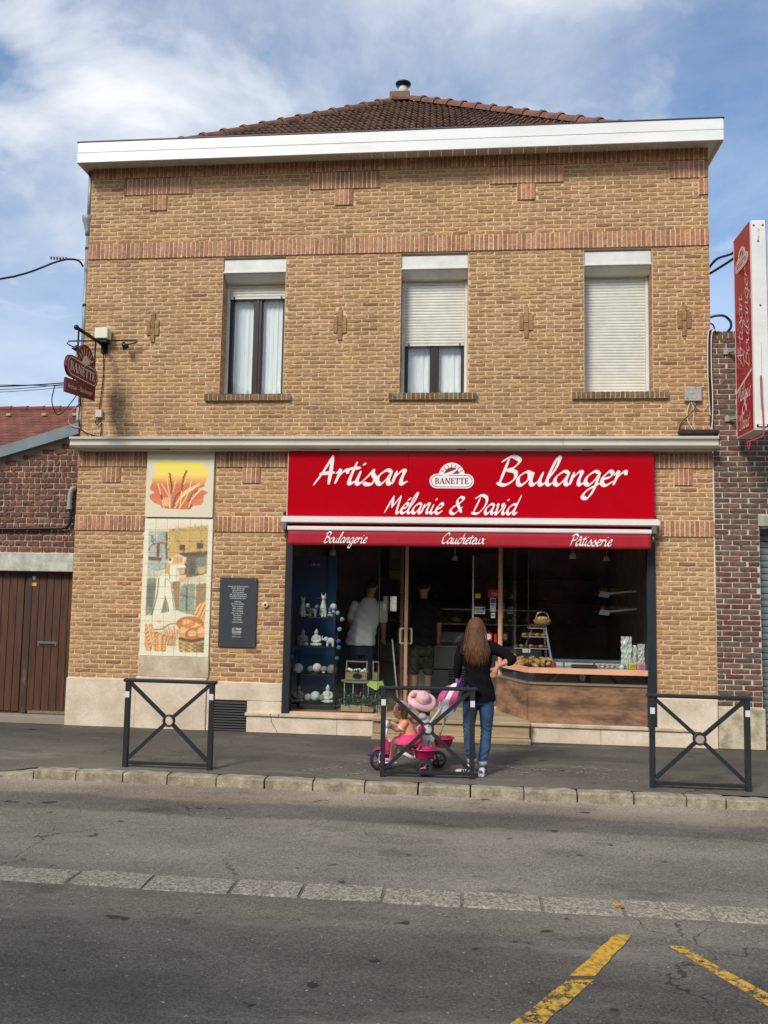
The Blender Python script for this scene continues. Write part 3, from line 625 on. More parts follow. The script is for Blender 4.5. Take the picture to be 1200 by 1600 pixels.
# shop plinths and steps
MB().tube(catmull([(-2.47, -.0705, .246), (-2.468, -.0715, .21)], 3), .003, 5).build('crack', mBlack, bld); MB().tube(catmull([(-2.465, -.0455, .203), (-2.45, -.0455, .13), (-2.41, -.0455, .07), (-2.375, -.0455, .003)], 5), .003, 5).build('crack', mBlack, bld)
slab('shop_plinth', -2.783, -1.62, -.045, .02, 0, .205); slab('shop_plinth', -2.783+1.166, -1.165, -.045, .02, 0, .205)
slab('plinth_ledge', -2.80, -2.36, -.07, .12, .207, .247, mStone2); slab('plinth_ledge', -2.354, -1.155, -.07, .12, .207, .247, mStone2)
slab('shop_plinth', .775, 1.62, -.045, .02, 0, .190); slab('shop_plinth', 1.623, 2.72, -.045, .02, 0, .190)
slab('plinth_ledge', .768, 2.18, -.07, .12, .192, .232, mStone2); slab('plinth_ledge', 2.186, 2.73, -.07, -.031, .192, .232, mStone2)
mStep = M('step_stone', sr(186, 164, 128), .75, col2=sr(150, 128, 96), nscale=3, bump=.2, bscale=60, fine=.12, stretch=(.5, 1, 6))
st = slab('step', -1.16, .766, -.235, .8, .0, .062, mStep)
slab('step', -1.15, .755, -.155, .8, .064, .205, mStep); slab('step_tread', -1.16, .766, -.185, .85, .207, .262, mStep, bev=.012)
# ------------------------------------------------------------------ roof, eaves, cornice
mFascia = M('white_fascia', sr(238, 237, 230), .3, col2=sr(224, 222, 213), nscale=2, stretch=(.5, 1, 2))
mSoff = M('soffit_white', sr(214, 208, 192), .5, col2=sr(196, 190, 172), nscale=4)
FX0, FX1, FY = -5.262, 3.10, -.30
for (z0, z1) in ((7.452, 7.586), (7.590, 7.732)):
    MB().box(FX0, FX1, FY-.012, FY, z0, z1, .004).build('fascia_board', mFascia, bld)
    MB().box(FX1-.001, FX1+.011, FY, 8.3, z0, z1, .004).build('fascia_board', mFascia, bld)
    MB().box(FX0-.011, FX0+.001, FY, 8.3, z0, z1, .004).build('fascia_board', mFascia, bld)
MB().box(FX0-.014, FX1+.014, FY-.02, FY+.05, 7.735, 7.748).build('gutter_edge', M('dark_zinc', sr(70, 70, 72), .5, metal=.3), bld)
x = FX0; k = 0
while x < FX1:                                           # soffit boards run front to back
    x1 = min(x+.152, FX1); MB().box(x+.002, x1-.002, FY+.002, .03, 7.515, 7.527).build('soffit_board', mSoff, bld); x = x1; k += 1
MB().box(XR, FX1, .032, 8.3, 7.515, 7.527).build('soffit_board', mSoff, bld)
MB().box(FX0, XL, .032, 8.3, 7.515, 7.527).build('soffit_board', mSoff, bld)
mTile = M('clay_pantile', (1, 1, 1), .85, col2=(.55, .5, .45), nscale=9, bump=.5, bscale=50, attr=True, fine=.3)
A_, B_, P_, Q_ = Vector((-5.25, -.25, 7.44)), Vector((3.10, -.25, 7.44)), Vector((-1.50, 4.1, 10.77)), Vector((-1.10, 4.1, 10.80))
A2_, B2_ = Vector((-5.25, 8.4, 7.44)), Vector((3.10, 8.4, 7.44))
A_, P0_, B_, Q0_ = A_.lerp(P_, .07), P_, B_.lerp(Q_, .07), Q_; A2_, B2_ = A2_.lerp(P_, .07), B2_.lerp(Q_, .07)
roof = MB().add([A_, B_, Q_, P_, A2_, B2_], [(0, 1, 2, 3), (4, 0, 3), (1, 5, 2), (5, 4, 3, 2)]).build('roof', M('roof_underlay', sr(70, 46, 36), .9), bld)
mb = MB(); r = random.Random(9)
up = (P_+Q_)/2-(A_+B_)/2; up.x = 0; SL = up.length; up.normalize(); nrm = Vector((1, 0, 0)).cross(up)
nr = 18; row = SL/nr
for k in range(nr):
    t0 = k/nr; xa = A_.x+(P_.x-A_.x)*t0; xb = B_.x+(Q_.x-B_.x)*t0; wd = .205; x = xa-(wd/2 if k % 2 else 0)
    while x < xb:
        c = tintc([sr(116, 84, 66), sr(104, 75, 59), sr(124, 90, 70), sr(94, 70, 57), sr(110, 84, 68)], r, .14); vs = []
        lift = r.uniform(0, .006)
        for j, (s_, hgt) in enumerate(((-.03, .040+lift), (row*1.12, .012))):
            for q in range(9):
                u = q/8; xx = x+wd*u*1.02; h_ = hgt+.020*math.sin(u*4*math.pi-.6)
                p = Vector((xx, A_.y, A_.z))+up*(k*row+s_)+nrm*h_; vs.append(p)
        base = len(vs)
        for q in range(9): vs.append(vs[q]-nrm*.022)
        f = [(q, q+1, q+10, q+9) for q in range(8)]+[(base+q, base+q+1, q+1, q) for q in range(8)]
        if x+wd > xa-.02 and x < xb-.02: mb.add(vs, f, c)
        x += wd
mb.build('roof_tiles', mTile, roof, fix=False, kind='stuff')
def sideplane(a, b, p, n):                                # side slopes: courses only
    mb = MB(); ax = (b-a)
    for k in range(n):
        t0, t1 = k/n, (k+1.1)/n
        l0, r0 = a.lerp(p, t0), b.lerp(p, t0); l1, r1 = a.lerp(p, min(t1, 1)), b.lerp(p, min(t1, 1))
        nn = (b-a).cross(p-a).normalized(); nn = nn if nn.z > 0 else -nn
        mb.add([l0+nn*.045, r0+nn*.045, r1+nn*.015, l1+nn*.015, l0+nn*.02, r0+nn*.02], [(0, 1, 2, 3), (4, 5, 1, 0)], tintc([sr(92, 64, 50), sr(82, 57, 45)], r))
    return mb
sideplane(A2_, A_, P_, 19).build('roof_tiles', mTile, roof, kind='stuff'); sideplane(B_, B2_, Q_, 19).build('roof_tiles', mTile, roof, kind='stuff')
mRidge = M('ridge_clay', sr(138, 94, 73), .8, col2=sr(106, 73, 57), nscale=7, bump=.3, bscale=60, fine=.25)
def ridge_tile(L_):
    mb = MB(); n = 9; vs = []
    for s_, rr in ((0, .118), (.03, .13), (.055, .13), (.06, .108), (L_+.03, .098)):
        for q in range(n): an = math.pi*(q/(n-1))*1.1-.05*math.pi; vs.append((s_, rr*math.cos(an), rr*math.sin(an)*.9))
    mb.add(vs, [(i*n+q, i*n+q+1, (i+1)*n+q+1, (i+1)*n+q) for i in range(4) for q in range(n-1)])
    vs2 = [(0, .07*math.cos(math.pi*q/8), .07*math.sin(math.pi*q/8)) for q in range(9)]
    mb.add(vs2, [tuple(range(9))]); return mb.mesh('ridge_tile', True)
for (a, b) in ((P_, A_), (Q_, B_)):
    d = (b-a); n = round(d.length/.40); rm = ridge_tile(d.length/n); dn = d.normalized()
    xx = -dn; side = Vector((0, 0, 1)).cross(xx).normalized(); zz = xx.cross(side); m4 = Matrix((xx, side, zz)).transposed().to_4x4()
    for k in range(n-1):
        o = ob('ridge_tile', rm, mRidge, roof); mm = m4.copy(); mm.translation = a+d*((k+1)/n)+Vector((0, 0, .015)); o.matrix_world = mm
rm = ridge_tile(.40); o = ob('ridge_tile', rm, mRidge, roof); o.location = (-1.52, 4.1, 10.81)
# small stack and flue cowl on the ridge
MB().box(-1.545, -1.17, 4.22, 4.6, 10.6, 11.10, .01).build('chimney', M('stack_render', sr(126, 100, 84), .9, fine=.3), roof)
MB().lathe([(.10, 11.0), (.085, 11.21), (.075, 11.24)], 16, Matrix.Translation((-1.30, 4.35, 0))).build('flue', M('flue_cream', sr(196, 190, 176), .6), roof, True)
MB().lathe([(.075, 11.22), (.075, 11.26), (.14, 11.28), (.15, 11.305), (.06, 11.335), (.055, 11.36), (.0, 11.365)], 18, Matrix.Translation((-1.30, 4.35, 0))).build('chimney_cowl', mBlack, roof, True)

mCorn = M('cornice_pvc', sr(206, 200, 182), .4, col2=sr(188, 182, 164), nscale=2.5, stretch=(.5, 1, 1))
prof = [(.02, 3.752), (-.245, 3.752), (-.252, 3.744), (-.252, 3.722), (-.236, 3.712), (-.222, 3.690), (-.222, 3.668), (-.232, 3.652), (-.232, 3.640), (-.205, 3.612), (-.185, 3.604), (.02, 3.604)]
cs = [-5.215, -1.02, 1.15, 3.005]
corn = None
for i in range(3):
    o = MB().prism(prof, cs[i]+.002, cs[i+1]-.002, 'x').build('cornice', mCorn, bld)
    corn = corn or o
for x in (-3.95, -1.70, -.10, 1.45): MB().box(x-.06, x+.06, -.17, -.12, 3.594, 3.606).build('cornice_vent', mBlack, corn)
MB().box(-5.1, 2.95, -.16, .0, 3.586, 3.603).build('cornice_underside', mCorn, corn)

# ------------------------------------------------------------------ shop front
RY = .75                                                   # door recess
S0, S1 = SHOP[0], SHOP[1]
shop = MB().box(S0, -2.243, -.035, .07, .25, 2.60, .006).build('shop_frame', mDark, bld)
MB().box(2.186, S1-.004, -.035, .07, .234, 2.60, .006).build('frame_post', mDark, shop)
MB().box(S0, S1, .0, .07, 2.42, 2.758).build('header_panel', M('header_dark', sr(34, 32, 32), .5), shop)
MB().box(-1.13, .76, .071, RY+.08, 2.44, 2.50).build('porch_ceiling', M('porch_dark', sr(40, 38, 37), .6), shop)
def pane(name, x0, y0, x1, y1, z0, z1, t=.008, mat=GLASS, par=None):
    d = Vector((x1-x0, y1-y0)); nn = Vector((-d.y, d.x)).normalized()*t
    pl = [(x0, y0), (x1, y1), (x1+nn.x, y1+nn.y), (x0+nn.x, y0+nn.y)]
    return MB().prism(pl, z0, z1, 'z').build(name, mat, par or shop)
pane('shop_pane', -2.243, .03, -1.125, .03, .272, 2.44); pane('shop_pane', -1.118, .032, -.865, RY-.03, .272, 2.44)
pane('shop_pane', .755, .03, 2.186, .03, .905, 2.44); pane('shop_pane', .43, RY-.03, .748, .032, .905, 2.44)
def bar(name, x0, y0, x1, y1, w_, z0, z1, mat=mCopper, par=None):
    d = Vector((x1-x0, y1-y0)).normalized(); nn = Vector((-d.y, d.x))*w_/2
    return MB().prism([(x0-nn.x, y0-nn.y), (x1-nn.x, y1-nn.y), (x1+nn.x, y1+nn.y), (x0+nn.x, y0+nn.y)], z0, z1, 'z').build(name, mat, par or shop)
bar('copper_sill', -2.243, .022, -1.12, .022, .06, .249, .2715); bar('copper_sill', -1.118, .03, -.86, RY-.02, .06, .2635, .2735)
bar('corner_joint', -1.124, .034, -1.118, .034, .012, .2736, 2.44, M('silicone', sr(30, 32, 33), .4))
bar('corner_joint', .748, .034, .754, .034, .012, .906, 2.44, MATS['silicone'])
# right bay: marble panel, glazed strip, salmon ledge
mMarble = M('rust_marble', sr(170, 128, 98), .25, col2=sr(104, 82, 64), nscale=2.6, ndet=12, lo=.38, hi=.62, stretch=(.7, 1, 2.2), coat=.2, fine=.3, bscale=9)
def mar(x0, y0, x1, y1): pass
bar('marble_panel', .752, .03, 2.184, .03, .05, .236, .700, mMarble); bar('marble_panel', .405, RY-.0, .752, .03, .045, .264, .700, mMarble)
bar('strip_sill', .752, .02, 2.184, .02, .07, .702, .724, M('grey_trim', sr(136, 120, 106), .4)); bar('strip_sill', .41, RY-.01, .75, .022, .06, .702, .724, MATS['grey_trim'])
pane('strip_pane', .755, .03, 2.184, .03, .725, .838); pane('strip_pane', .43, RY-.03, .748, .032, .725, .838)
bar('copper_ledge', .752, .015, 2.185, .015, .085, .840, .902); bar('copper_ledge', .405, RY-.01, .752, .018, .075, .840, .902)
# door: salmon posts, open leaf seen edge-on, fixed side light
MB().box(.405, .462, RY, RY+.06, .264, 2.44, .006).build('door_post', mCopper, shop)
leaf = MB().box(-.852, -.806, RY-.02, RY+.03, .264, 2.44, .006).build('door_leaf', mCopper, shop)
MB().box(-.79, -.778, RY, RY+.05, .264, 2.44).build('door_jamb', mBlack, shop)
MB().box(-.833, -.825, RY+.032, RY+.80, .33, 2.40).build('leaf_pane', GLASS, leaf); MB().box(-.845, -.813, RY+.032, RY+.82, .27, .33).build('leaf_rail', mCopper, leaf)
mHandle = M('cream_handle', sr(196, 186, 162), .35)
for s_ in (-1, 1):
    xh = -.829+s_*.075
    MB().tube([(-.829+s_*.02, RY+.02, 1.30), (xh, RY+.02, 1.30), (xh, RY+.02, 1.285), (xh, RY+.02, 1.12), (xh, RY+.02, 1.105), (-.829+s_*.02, RY+.02, 1.105)], .014, 8).build('door_handle', mHandle, leaf, True)
sl = MB().box(.062, .404, RY+.005, RY+.05, .264, .305, .004).build('side_light', mCopper, shop)
MB().box(.058, .078, RY+.005, RY+.045, .306, 2.30).build('edge_profile', M('white_profile', sr(190, 190, 186), .4), sl)
MB().box(.079, .404, RY+.020, RY+.028, .306, 2.44).build('side_pane', GLASS, sl)
def sticker(x0, x1, z0, z1, mat, name='sticker', par=None, y=RY+.0165): return MB().box(x0, x1, y-.002, y, z0, z1).build(name, mat, par or sl)
sticker(.098, .168, 1.730, 1.790, M('yellow_sticker', sr(206, 160, 30), .5)); stW = M('pale_sticker', sr(196, 198, 194), .5); stT = M('teal_print', sr(30, 96, 104), .5); stR = M('red_sticker', sr(176, 22, 34), .5)
a1 = sticker(.088, .228, 1.520, 1.615, stW); sticker(.27, .398, 1.742, 1.850, stR)
a2 = sticker(.298, .372, 1.555, 1.735, stW); sticker(.304, .366, 1.668, 1.727, stT, 'print', a2, RY+.0138)
a3 = sticker(.308, .364, 1.470, 1.540, stW)
for (x0, x1, z0, z1, m_) in ((.095, .19, 1.588, 1.596, mBlack), (.095, .19, 1.578, 1.583, mBlack), (.195, .223, 1.574, 1.608, mBlack), (.088, .228, 1.562, 1.566, mBlack), (.10, .215, 1.545, 1.551, mBlack), (.11, .21, 1.533, 1.538, mBlack)): sticker(x0, x1, z0, z1, m_, 'print', a1, RY+.0138)
for (x0, x1, z0, z1, m_) in ((.306, .332, 1.636, 1.656, M('red_print', sr(150, 60, 60), .5)), (.338, .364, 1.638, 1.652, stT), (.326, .346, 1.608, 1.614, mBlack)): sticker(x0, x1, z0, z1, m_, 'print', a2, RY+.0138)
sticker(.316, .328, 1.500, 1.516, mBlack, 'print', a3, RY+.0138); sticker(.332, .358, 1.496, 1.512, M('grey_print', sr(120, 120, 120), .5), 'print', a3, RY+.0138)
for z in (1.80, 1.788, 1.772): sticker(.312, .39, z, z+.006, M('pink_print', sr(214, 150, 150), .5), 'print', sl, RY+.0138)
c0 = sticker(.235, .325, 1.17, 1.27, stR)
MB().lathe([(.028, 0), (.038, 0), (.038, .002), (.028, .002)], 20, Matrix.Translation((.275, RY+.0145, 1.22)) @ Matrix.Rotation(R_(90), 4, 'X')).build('print', stW, c0)
sticker(.352, .385, 1.05, 1.26, stR)
pn = MB().box(-1.005, -.925, .30, .304, 1.55, 1.74).build('paper_notice', M('notice_paper', sr(190, 182, 164), .8, col2=sr(160, 158, 140), nscale=22), shop)
pn.location = (0, 0, 0)
# ------------------------------------------------------------------ interior shell
mInt = M('shop_wall_dark', sr(150, 138, 128), .8, col2=sr(124, 112, 104), nscale=3)
I0, I1, IY = -2.50, 2.45, 4.6
ish = struct(MB().add([(I0, .071, .258), (I1, .071, .258), (I1, IY, .258), (I0, IY, .258)], [(0, 1, 2, 3)]).build('shop_floor', M('shop_floor_tile', sr(140, 132, 120), .4, col2=sr(116, 110, 100), nscale=4)))
mb = MB()
for q in ([(I0, IY, .258), (I1, IY, .258), (I1, IY, 2.8), (I0, IY, 2.8)], [(I0, .071, .258), (I0, IY, .258), (I0, IY, 2.8), (I0, .071, 2.8)], [(I1, .071, .258), (I1, IY, .258), (I1, IY, 2.8), (I1, .071, 2.8)]): mb.add(q, [(0, 1, 2, 3)])
mb.add([(I0, .072, .258), (S0, .072, .258), (S0, .072, 2.8), (I0, .072, 2.8)], [(0, 1, 2, 3)]); mb.add([(S1, .072, .258), (I1, .072, .258), (I1, .072, 2.8), (S1, .072, 2.8)], [(0, 1, 2, 3)])
mb.add([(I0, .072, 2.44), (I1, .072, 2.44), (I1, .072, 2.8), (I0, .072, 2.8)], [(0, 1, 2, 3)])
struct(mb.build('shop_wall', mInt))
struct(MB().add([(I0, .0711, 2.8), (I1, .0711, 2.8), (I1, IY, 2.8), (I0, IY, 2.8)], [(0, 1, 2, 3)]).build('shop_ceiling', M('shop_ceiling_paint', sr(150, 142, 132), .9)))
# ------------------------------------------------------------------ lettering
G_ = {
 'a': (.95, [[(.75,.92),(.45,1.0),(.1,.62),(.08,.2),(.3,.0),(.58,.35),(.8,.95)], [(.8,.98),(.70,.3),(.82,.02),(1.05,.2)]]),
 'c': (.64, [[(.58,.82),(.42,1.0),(.1,.55),(.15,.1),(.4,.0),(.72,.3)]]),
 'd': (.95, [[(.75,.92),(.45,1.0),(.1,.62),(.08,.2),(.3,.0),(.58,.35),(.78,.9)], [(.93,1.95),(.70,.3),(.82,.02),(1.05,.2)]]),
 'e': (.68, [[(.08,.42),(.5,.62),(.58,.9),(.38,1.0),(.1,.55),(.16,.1),(.4,.0),(.75,.3)]]),
 'g': (.92, [[(.75,.92),(.45,1.0),(.1,.62),(.08,.2),(.3,.02),(.58,.35),(.8,.95)], [(.8,.98),(.66,-.3),(.42,-.95),(.12,-.85),(.3,-.38),(1.0,.2)]]),
 'h': (.82, [[(.34,1.9),(.06,.0)], [(.12,.45),(.4,.92),(.6,.88),(.52,.3),(.62,.02),(.88,.22)]]),
 'i': (.46, [[(.16,.95),(.08,.25),(.2,.0),(.46,.2)], [(.18,1.36),(.34,1.54)]]),
 'l': (.5, [[(.04,.2),(.42,1.2),(.52,1.95),(.38,2.0),(.2,1.2),(.1,.3),(.26,.0),(.54,.25)]]),
 'n': (.84, [[(.12,.97),(.02,.0)], [(.06,.42),(.36,.92),(.56,.92),(.50,.35),(.6,.02),(.88,.22)]]),
 'o': (.80, [[(.45,1.0),(.1,.6),(.14,.1),(.38,.0),(.68,.4),(.64,.88),(.45,1.0)], [(.55,.92),(.85,.86)]]),
 'r': (.74, [[(.02,.72),(.2,1.0),(.22,.7),(.12,.0)], [(.17,.42),(.42,.86),(.64,1.0),(.70,.74)]]),
 's': (.74, [[(-.08,.12),(.22,.62),(.44,1.10)], [(.44,1.10),(.46,.74),(.64,.38),(.52,.02),(.2,-.02),(.06,.14)]]),
 't': (.56, [[(.36,1.62),(.2,.4),(.27,.02),(.58,.22)], [(-.02,1.08),(.66,1.2)]]),
 'u': (.90, [[(.1,.95),(.05,.3),(.2,.0),(.5,.3),(.66,.95)], [(.66,.97),(.58,.3),(.7,.0),(.98,.22)]]),
 'v': (.76, [[(.02,.85),(.18,.97),(.22,.1),(.34,.02),(.66,.6),(.6,1.0),(.82,.95)]]),
 'x': (.74, [[(.04,.92),(.25,.9),(.45,.1),(.74,.1)], [(.7,.98),(.0,.0)]]),
 'A': (1.08, [[(-.05,-.12),(.32,.85),(.66,2.1)], [(.64,2.1),(.76,1.0),(.84,-.05)], [(.14,.72),(1.02,.84)]]),
 'B': (1.12, [[(.36,1.95),(.14,.0)], [(-.05,1.7),(.5,2.12),(1.0,1.82),(.78,1.3),(.35,1.08)], [(.35,1.08),(.92,.95),(.96,.4),(.5,-.02),(-.02,.12)]]),
 'M': (1.45, [[(-.05,.0),(.36,1.78)], [(.36,1.8),(.52,.55)], [(.52,.55),(1.08,1.82)], [(1.08,1.84),(1.12,.3),(1.24,.0),(1.48,.2)]]),
 'D': (1.28, [[(.46,1.75),(.2,.06)], [(-.04,1.55),(.5,1.92),(1.1,1.6),(1.15,.8),(.7,.06),(.02,.06)]]),
 'C': (.98, [[(1.0,1.45),(.96,1.85),(.62,1.88),(.1,1.1),(.1,.3),(.4,.0),(.95,.42)]]),
 'P': (1.0, [[(.4,1.85),(.14,-.1)], [(-.02,1.55),(.5,1.95),(1.02,1.65),(.8,1.0),(.32,.88)]]),
 '&': (1.25, [[(1.12,.1),(.42,1.25),(.5,1.78),(.84,1.68),(.72,1.25),(.16,.6),(.18,.12),(.56,.0),(1.05,.75)]]),
 ' ': (.55, [])}
G_['é'] = (G_['e'][0], G_['e'][1]+[[(.42,1.3),(.72,1.62)]]); G_['â'] = (G_['a'][0], G_['a'][1]+[[(.28,1.22),(.5,1.5),(.72,1.22)]])
def script(text, x0, x1, z, y, wt=.23, slant=.28, zscale=1.0):
    """brush script drawn stroke by stroke; fitted between x0 and x1, baseline z; returns an MB (faces towards -y)"""
    X = 0; strokes = []
    for ch in text:
        adv, st = G_[ch]
        for s_ in st: strokes.append([(X+p[0]+slant*p[1], p[1]) for p in s_])
        X += adv
    xs = [p[0] for s_ in strokes for p in s_]; sc = (x1-x0)/(max(xs)-min(xs)); ox = min(xs); mb = MB(); k = 0
    nib = (math.cos(R_(50)), math.sin(R_(50)))
    for s_ in strokes:
        pts = catmull(s_, 7); n = len(pts); k += 1; vs = []
        for i, p in enumerate(pts):
            t = pts[min(i+1, n-1)]-pts[max(i-1, 0)]; l = math.hypot(*t) or 1; t = t/l; nn = (-t[1], t[0])
            w_ = wt*(.26+.80*abs(nib[0]*nn[0]+nib[1]*nn[1])**1.2)*(.86+.22*math.sin(math.pi*i/max(1, n-1)))
            e = min(i, n-1-i); w_ *= (.55 if e == 0 else .85 if e == 1 else 1)
            yy = y-.0003*(k % 7)-.0002*i/n
            for q in (-.5, .5): vs.append((x0+(p[0]+nn[0]*w_*q-ox)*sc, yy, z+(p[1]+nn[1]*w_*q)*sc*zscale))
        mb.add(vs, [(2*i, 2*i+1, 2*i+3, 2*i+2) for i in range(n-1)])
    return mb
def serif(text, x0, x1, z0, z1, y):
    """bold serif capitals for B A N E T"""
    mb = MB(); H_ = 1.0; X = 0; T, t_ = .20, .085; parts = []
    def bar_(ax, az, bx, bz, w_): parts.append((X+ax, az, X+bx, bz, w_))
    adv = {'B': .78, 'A': .88, 'N': .92, 'E': .72, 'T': .78}
    for ch in text:
        if ch == 'B':
            bar_(.2, 0, .2, 1, T); bar_(.05, .03, .5, .03, t_); bar_(.05, .97, .48, .97, t_); bar_(.25, .53, .5, .53, t_); bar_(.55, .56, .55, .94, .17); bar_(.60, .06, .60, .5, .18)
        elif ch == 'A':
            bar_(.12, 0, .42, 1, .09); bar_(.42, 1, .72, 0, T); bar_(.2, .34, .6, .34, t_); bar_(.0, .03, .28, .03, t_); bar_(.56, .03, .9, .03, t_)
        elif ch == 'N':
            bar_(.16, 0, .16, 1, .10); bar_(.76, 0, .76, 1, .10); bar_(.16, 1, .76, 0, T); bar_(.02, .03, .32, .03, t_); bar_(.02, .97, .24, .97, t_); bar_(.62, .97, .92, .97, t_)
        elif ch == 'E':
            bar_(.2, 0, .2, 1, T); bar_(.05, .03, .62, .03, t_); bar_(.05, .97, .6, .97, t_); bar_(.25, .52, .5, .52, t_); bar_(.6, .0, .64, .28, .09); bar_(.58, .74, .58, 1, .09); bar_(.5, .38, .5, .66, .07)
        elif ch == 'T':
            bar_(.38, 0, .38, 1, T); bar_(.2, .03, .56, .03, t_); bar_(.02, .97, .74, .97, t_); bar_(.05, .72, .05, 1, .08); bar_(.71, .72, .71, 1, .08)
        X += adv[ch]
    sc = (x1-x0)/X
    for k, (ax, az, bx, bz, w_) in enumerate(parts):
        d = Vector((bx-ax, bz-az)).normalized(); nn = Vector((-d.y, d.x))*w_/2; yy = y-.0002*(k % 6)
        mb.add([(x0+(px)*sc, yy, z0+pz*(z1-z0)) for px, pz in ((ax-nn.x, az-nn.y), (bx-nn.x, bz-nn.y), (bx+nn.x, bz+nn.y), (ax+nn.x, az+nn.y))], [(0, 1, 2, 3)])
    return mb
def text(s, size, mat, parent, name='lettering', loc=(0, 0, 0), width=None, rz=0, rot=None):
    cu = bpy.data.curves.new('t', 'FONT'); cu.body = s; cu.size = size; cu.align_x = 'CENTER'; cu.resolution_u = 3
    t = bpy.data.objects.new('t', cu); COL.objects.link(t); dg = bpy.context.evaluated_depsgraph_get(); me = bpy.data.meshes.new_from_object(t.evaluated_get(dg))
    bpy.data.objects.remove(t); bpy.data.curves.remove(cu)
    if width and me.vertices:
        xs = [v.co.x for v in me.vertices]; k = width/(max(xs)-min(xs))
        for v in me.vertices: v.co.x *= k
    me.transform(Matrix.Rotation(R_(90), 4, 'X')); me.materials.clear()
    o = ob(name, me, mat, parent); o.location = loc
    if rot: o.rotation_euler = rot
    return o
def rrect(cx, cz, hw, hh, n=7):
    r = hh; p = []
    for (sx_, a0) in ((1, -90), (-1, 90)):
        for k in range(n+1): a = R_(a0+180*k/n); p.append((cx+sx_*(hw-r)+r*math.cos(a), cz+r*math.sin(a)))
    return p
def logo(cx, cz, W_, y, fg, bg_, par, inv=False):
    """pill with the name, half sun with rays and loaves above; W_ = width"""
    hw = W_/2; hh = W_*.165; zc = cz-W_*.15; S = W_
    arc = [(cx+.30*S*math.cos(R_(a)), zc+hh*.55+.33*S*math.sin(R_(a))) for a in range(0, 181, 12)]
    base = MB().prism(arc, y-.003, y, 'y').prism(rrect(cx, zc, hw, hh), y-.0045, y-.0005, 'y')
    o = base.build('emblem', fg if not inv else bg_, par)
    ink = bg_ if not inv else fg; m2 = MB()
    for k in range(9):
        a = R_(14+k*19); c, s_ = math.cos(a), math.sin(a); c2, s2 = -s_, c; z0 = zc+hh*.55; w_ = .011*S if not inv else .014*S
        m2.add([(cx+c*u+c2*v, y-.0038, z0+s_*u+s2*v) for u, v in ((.185*S, -w_*.5), (.29*S, -w_), (.29*S, w_), (.185*S, w_*.5))], [(0, 1, 2, 3)])
    sunp = [(cx+.165*S*math.cos(R_(a)), zc+hh*.95+.155*S*math.sin(R_(a))) for a in range(0, 181, 15)]
    m2.add([(p[0], y-.0036, p[1]) for p in sunp], [tuple(range(len(sunp)))])
    for (off, s0, s1) in ((0, 1., .93),):
        a_ = rrect(cx, zc, hw*.93, hh*.84); b_ = rrect(cx, zc, hw*.905, hh*.76); n = len(a_)
        for i in range(n):
            j = (i+1) % n; m2.add([(a_[i][0], y-.0052, a_[i][1]), (a_[j][0], y-.0052, a_[j][1]), (b_[j][0], y-.0052, b_[j][1]), (b_[i][0], y-.0052, b_[i][1])], [(0, 1, 2, 3)])
    sf = serif('BANETTE', cx-hw*.76, cx+hw*.77, zc-hh*.38, zc+hh*.42, y-.0056); m2.add(sf.v, sf.f); m2.build('emblem_ink', ink, o, fix=False)
    m3 = MB()
    for k in range(3):                                    # three loaves crossing the sun
        bx, bz, an = cx-.14*S+.055*S*k, zc+hh*1.02+.012*S*k-.02*S, R_(22+5*k); c, s_ = math.cos(an), math.sin(an)
        pts = [(bx+c*u-s_*v, bz+s_*u+c*v) for u, v in [(.13*S*math.cos(2*math.pi*q/14)+.05*S, .026*S*math.sin(2*math.pi*q/14)) for q in range(14)]]
        m3.add([(p[0], y-.0060-.0003*k, p[1]) for p in pts], [tuple(range(14))])
        pts = [(bx+c*u-s_*v, bz+s_*u+c*v) for u, v in ((-.06*S, -.033*S), (.14*S, -.030*S), (.15*S, -.022*S), (-.06*S, -.025*S))]
    m3.build('emblem_loaves', fg if not inv else M('rose_vinyl', sr(196, 150, 146), .5), o, fix=False)
    return o
# ------------------------------------------------------------------ red fascia sign
sg = thing('shop_sign', 'long glossy red fascia sign with white script lettering above the shop window', 'sign', (0, -.05, 2.75))
def P0(o, par):                                           # keep world placement when the parent sits elsewhere
    o.matrix_parent_inverse = Matrix.Translation(-par.location); return o
def bp(mb, name, mat, par, **k): return P0(mb.build(name, mat, par, **k), par)
bp(MB().box(-2.312, -.766, -.098, -.012, 2.752, 3.583, .003), 'sign_panel', mRed, sg); bp(MB().box(-.764, 2.268, -.098, -.012, 2.752, 3.583, .003), 'sign_panel', mRed, sg)
bp(MB().box(-2.326, -2.3135, -.103, -.012, 2.752, 3.583), 'sign_edge', M('pink_edge', sr(214, 170, 150), .5), sg)
yS = -.0995
bp(script('Artisan', -1.985, -.775, 3.165, yS, .31, .20, .80), 'lettering', mLetter, sg, fix=False); bp(script('Boulanger', .345, 1.925, 3.165, yS, .30, .20, .80), 'lettering', mLetter, sg, fix=False)
for (s_, x0, x1) in (('Mélanie', -1.065, -.325), ('&', -.225, -.065), ('David', .03, .655)): bp(script(s_, x0, x1, 2.797, yS, .33, .30, .95 if s_ != '&' else .80), 'lettering', mLetter, sg, fix=False)
em = logo(-.217, 3.29, .56, yS, mLetter, M('emblem_red', sr(140, 20, 36), .5), sg); P0(em, sg)
for x in (-2.2, -.05, 1.1, 2.2): bp(MB().ball((x, -.099, 3.56), (.012, .006, .012), 8, 5), 'sign_screw', mRed, sg)
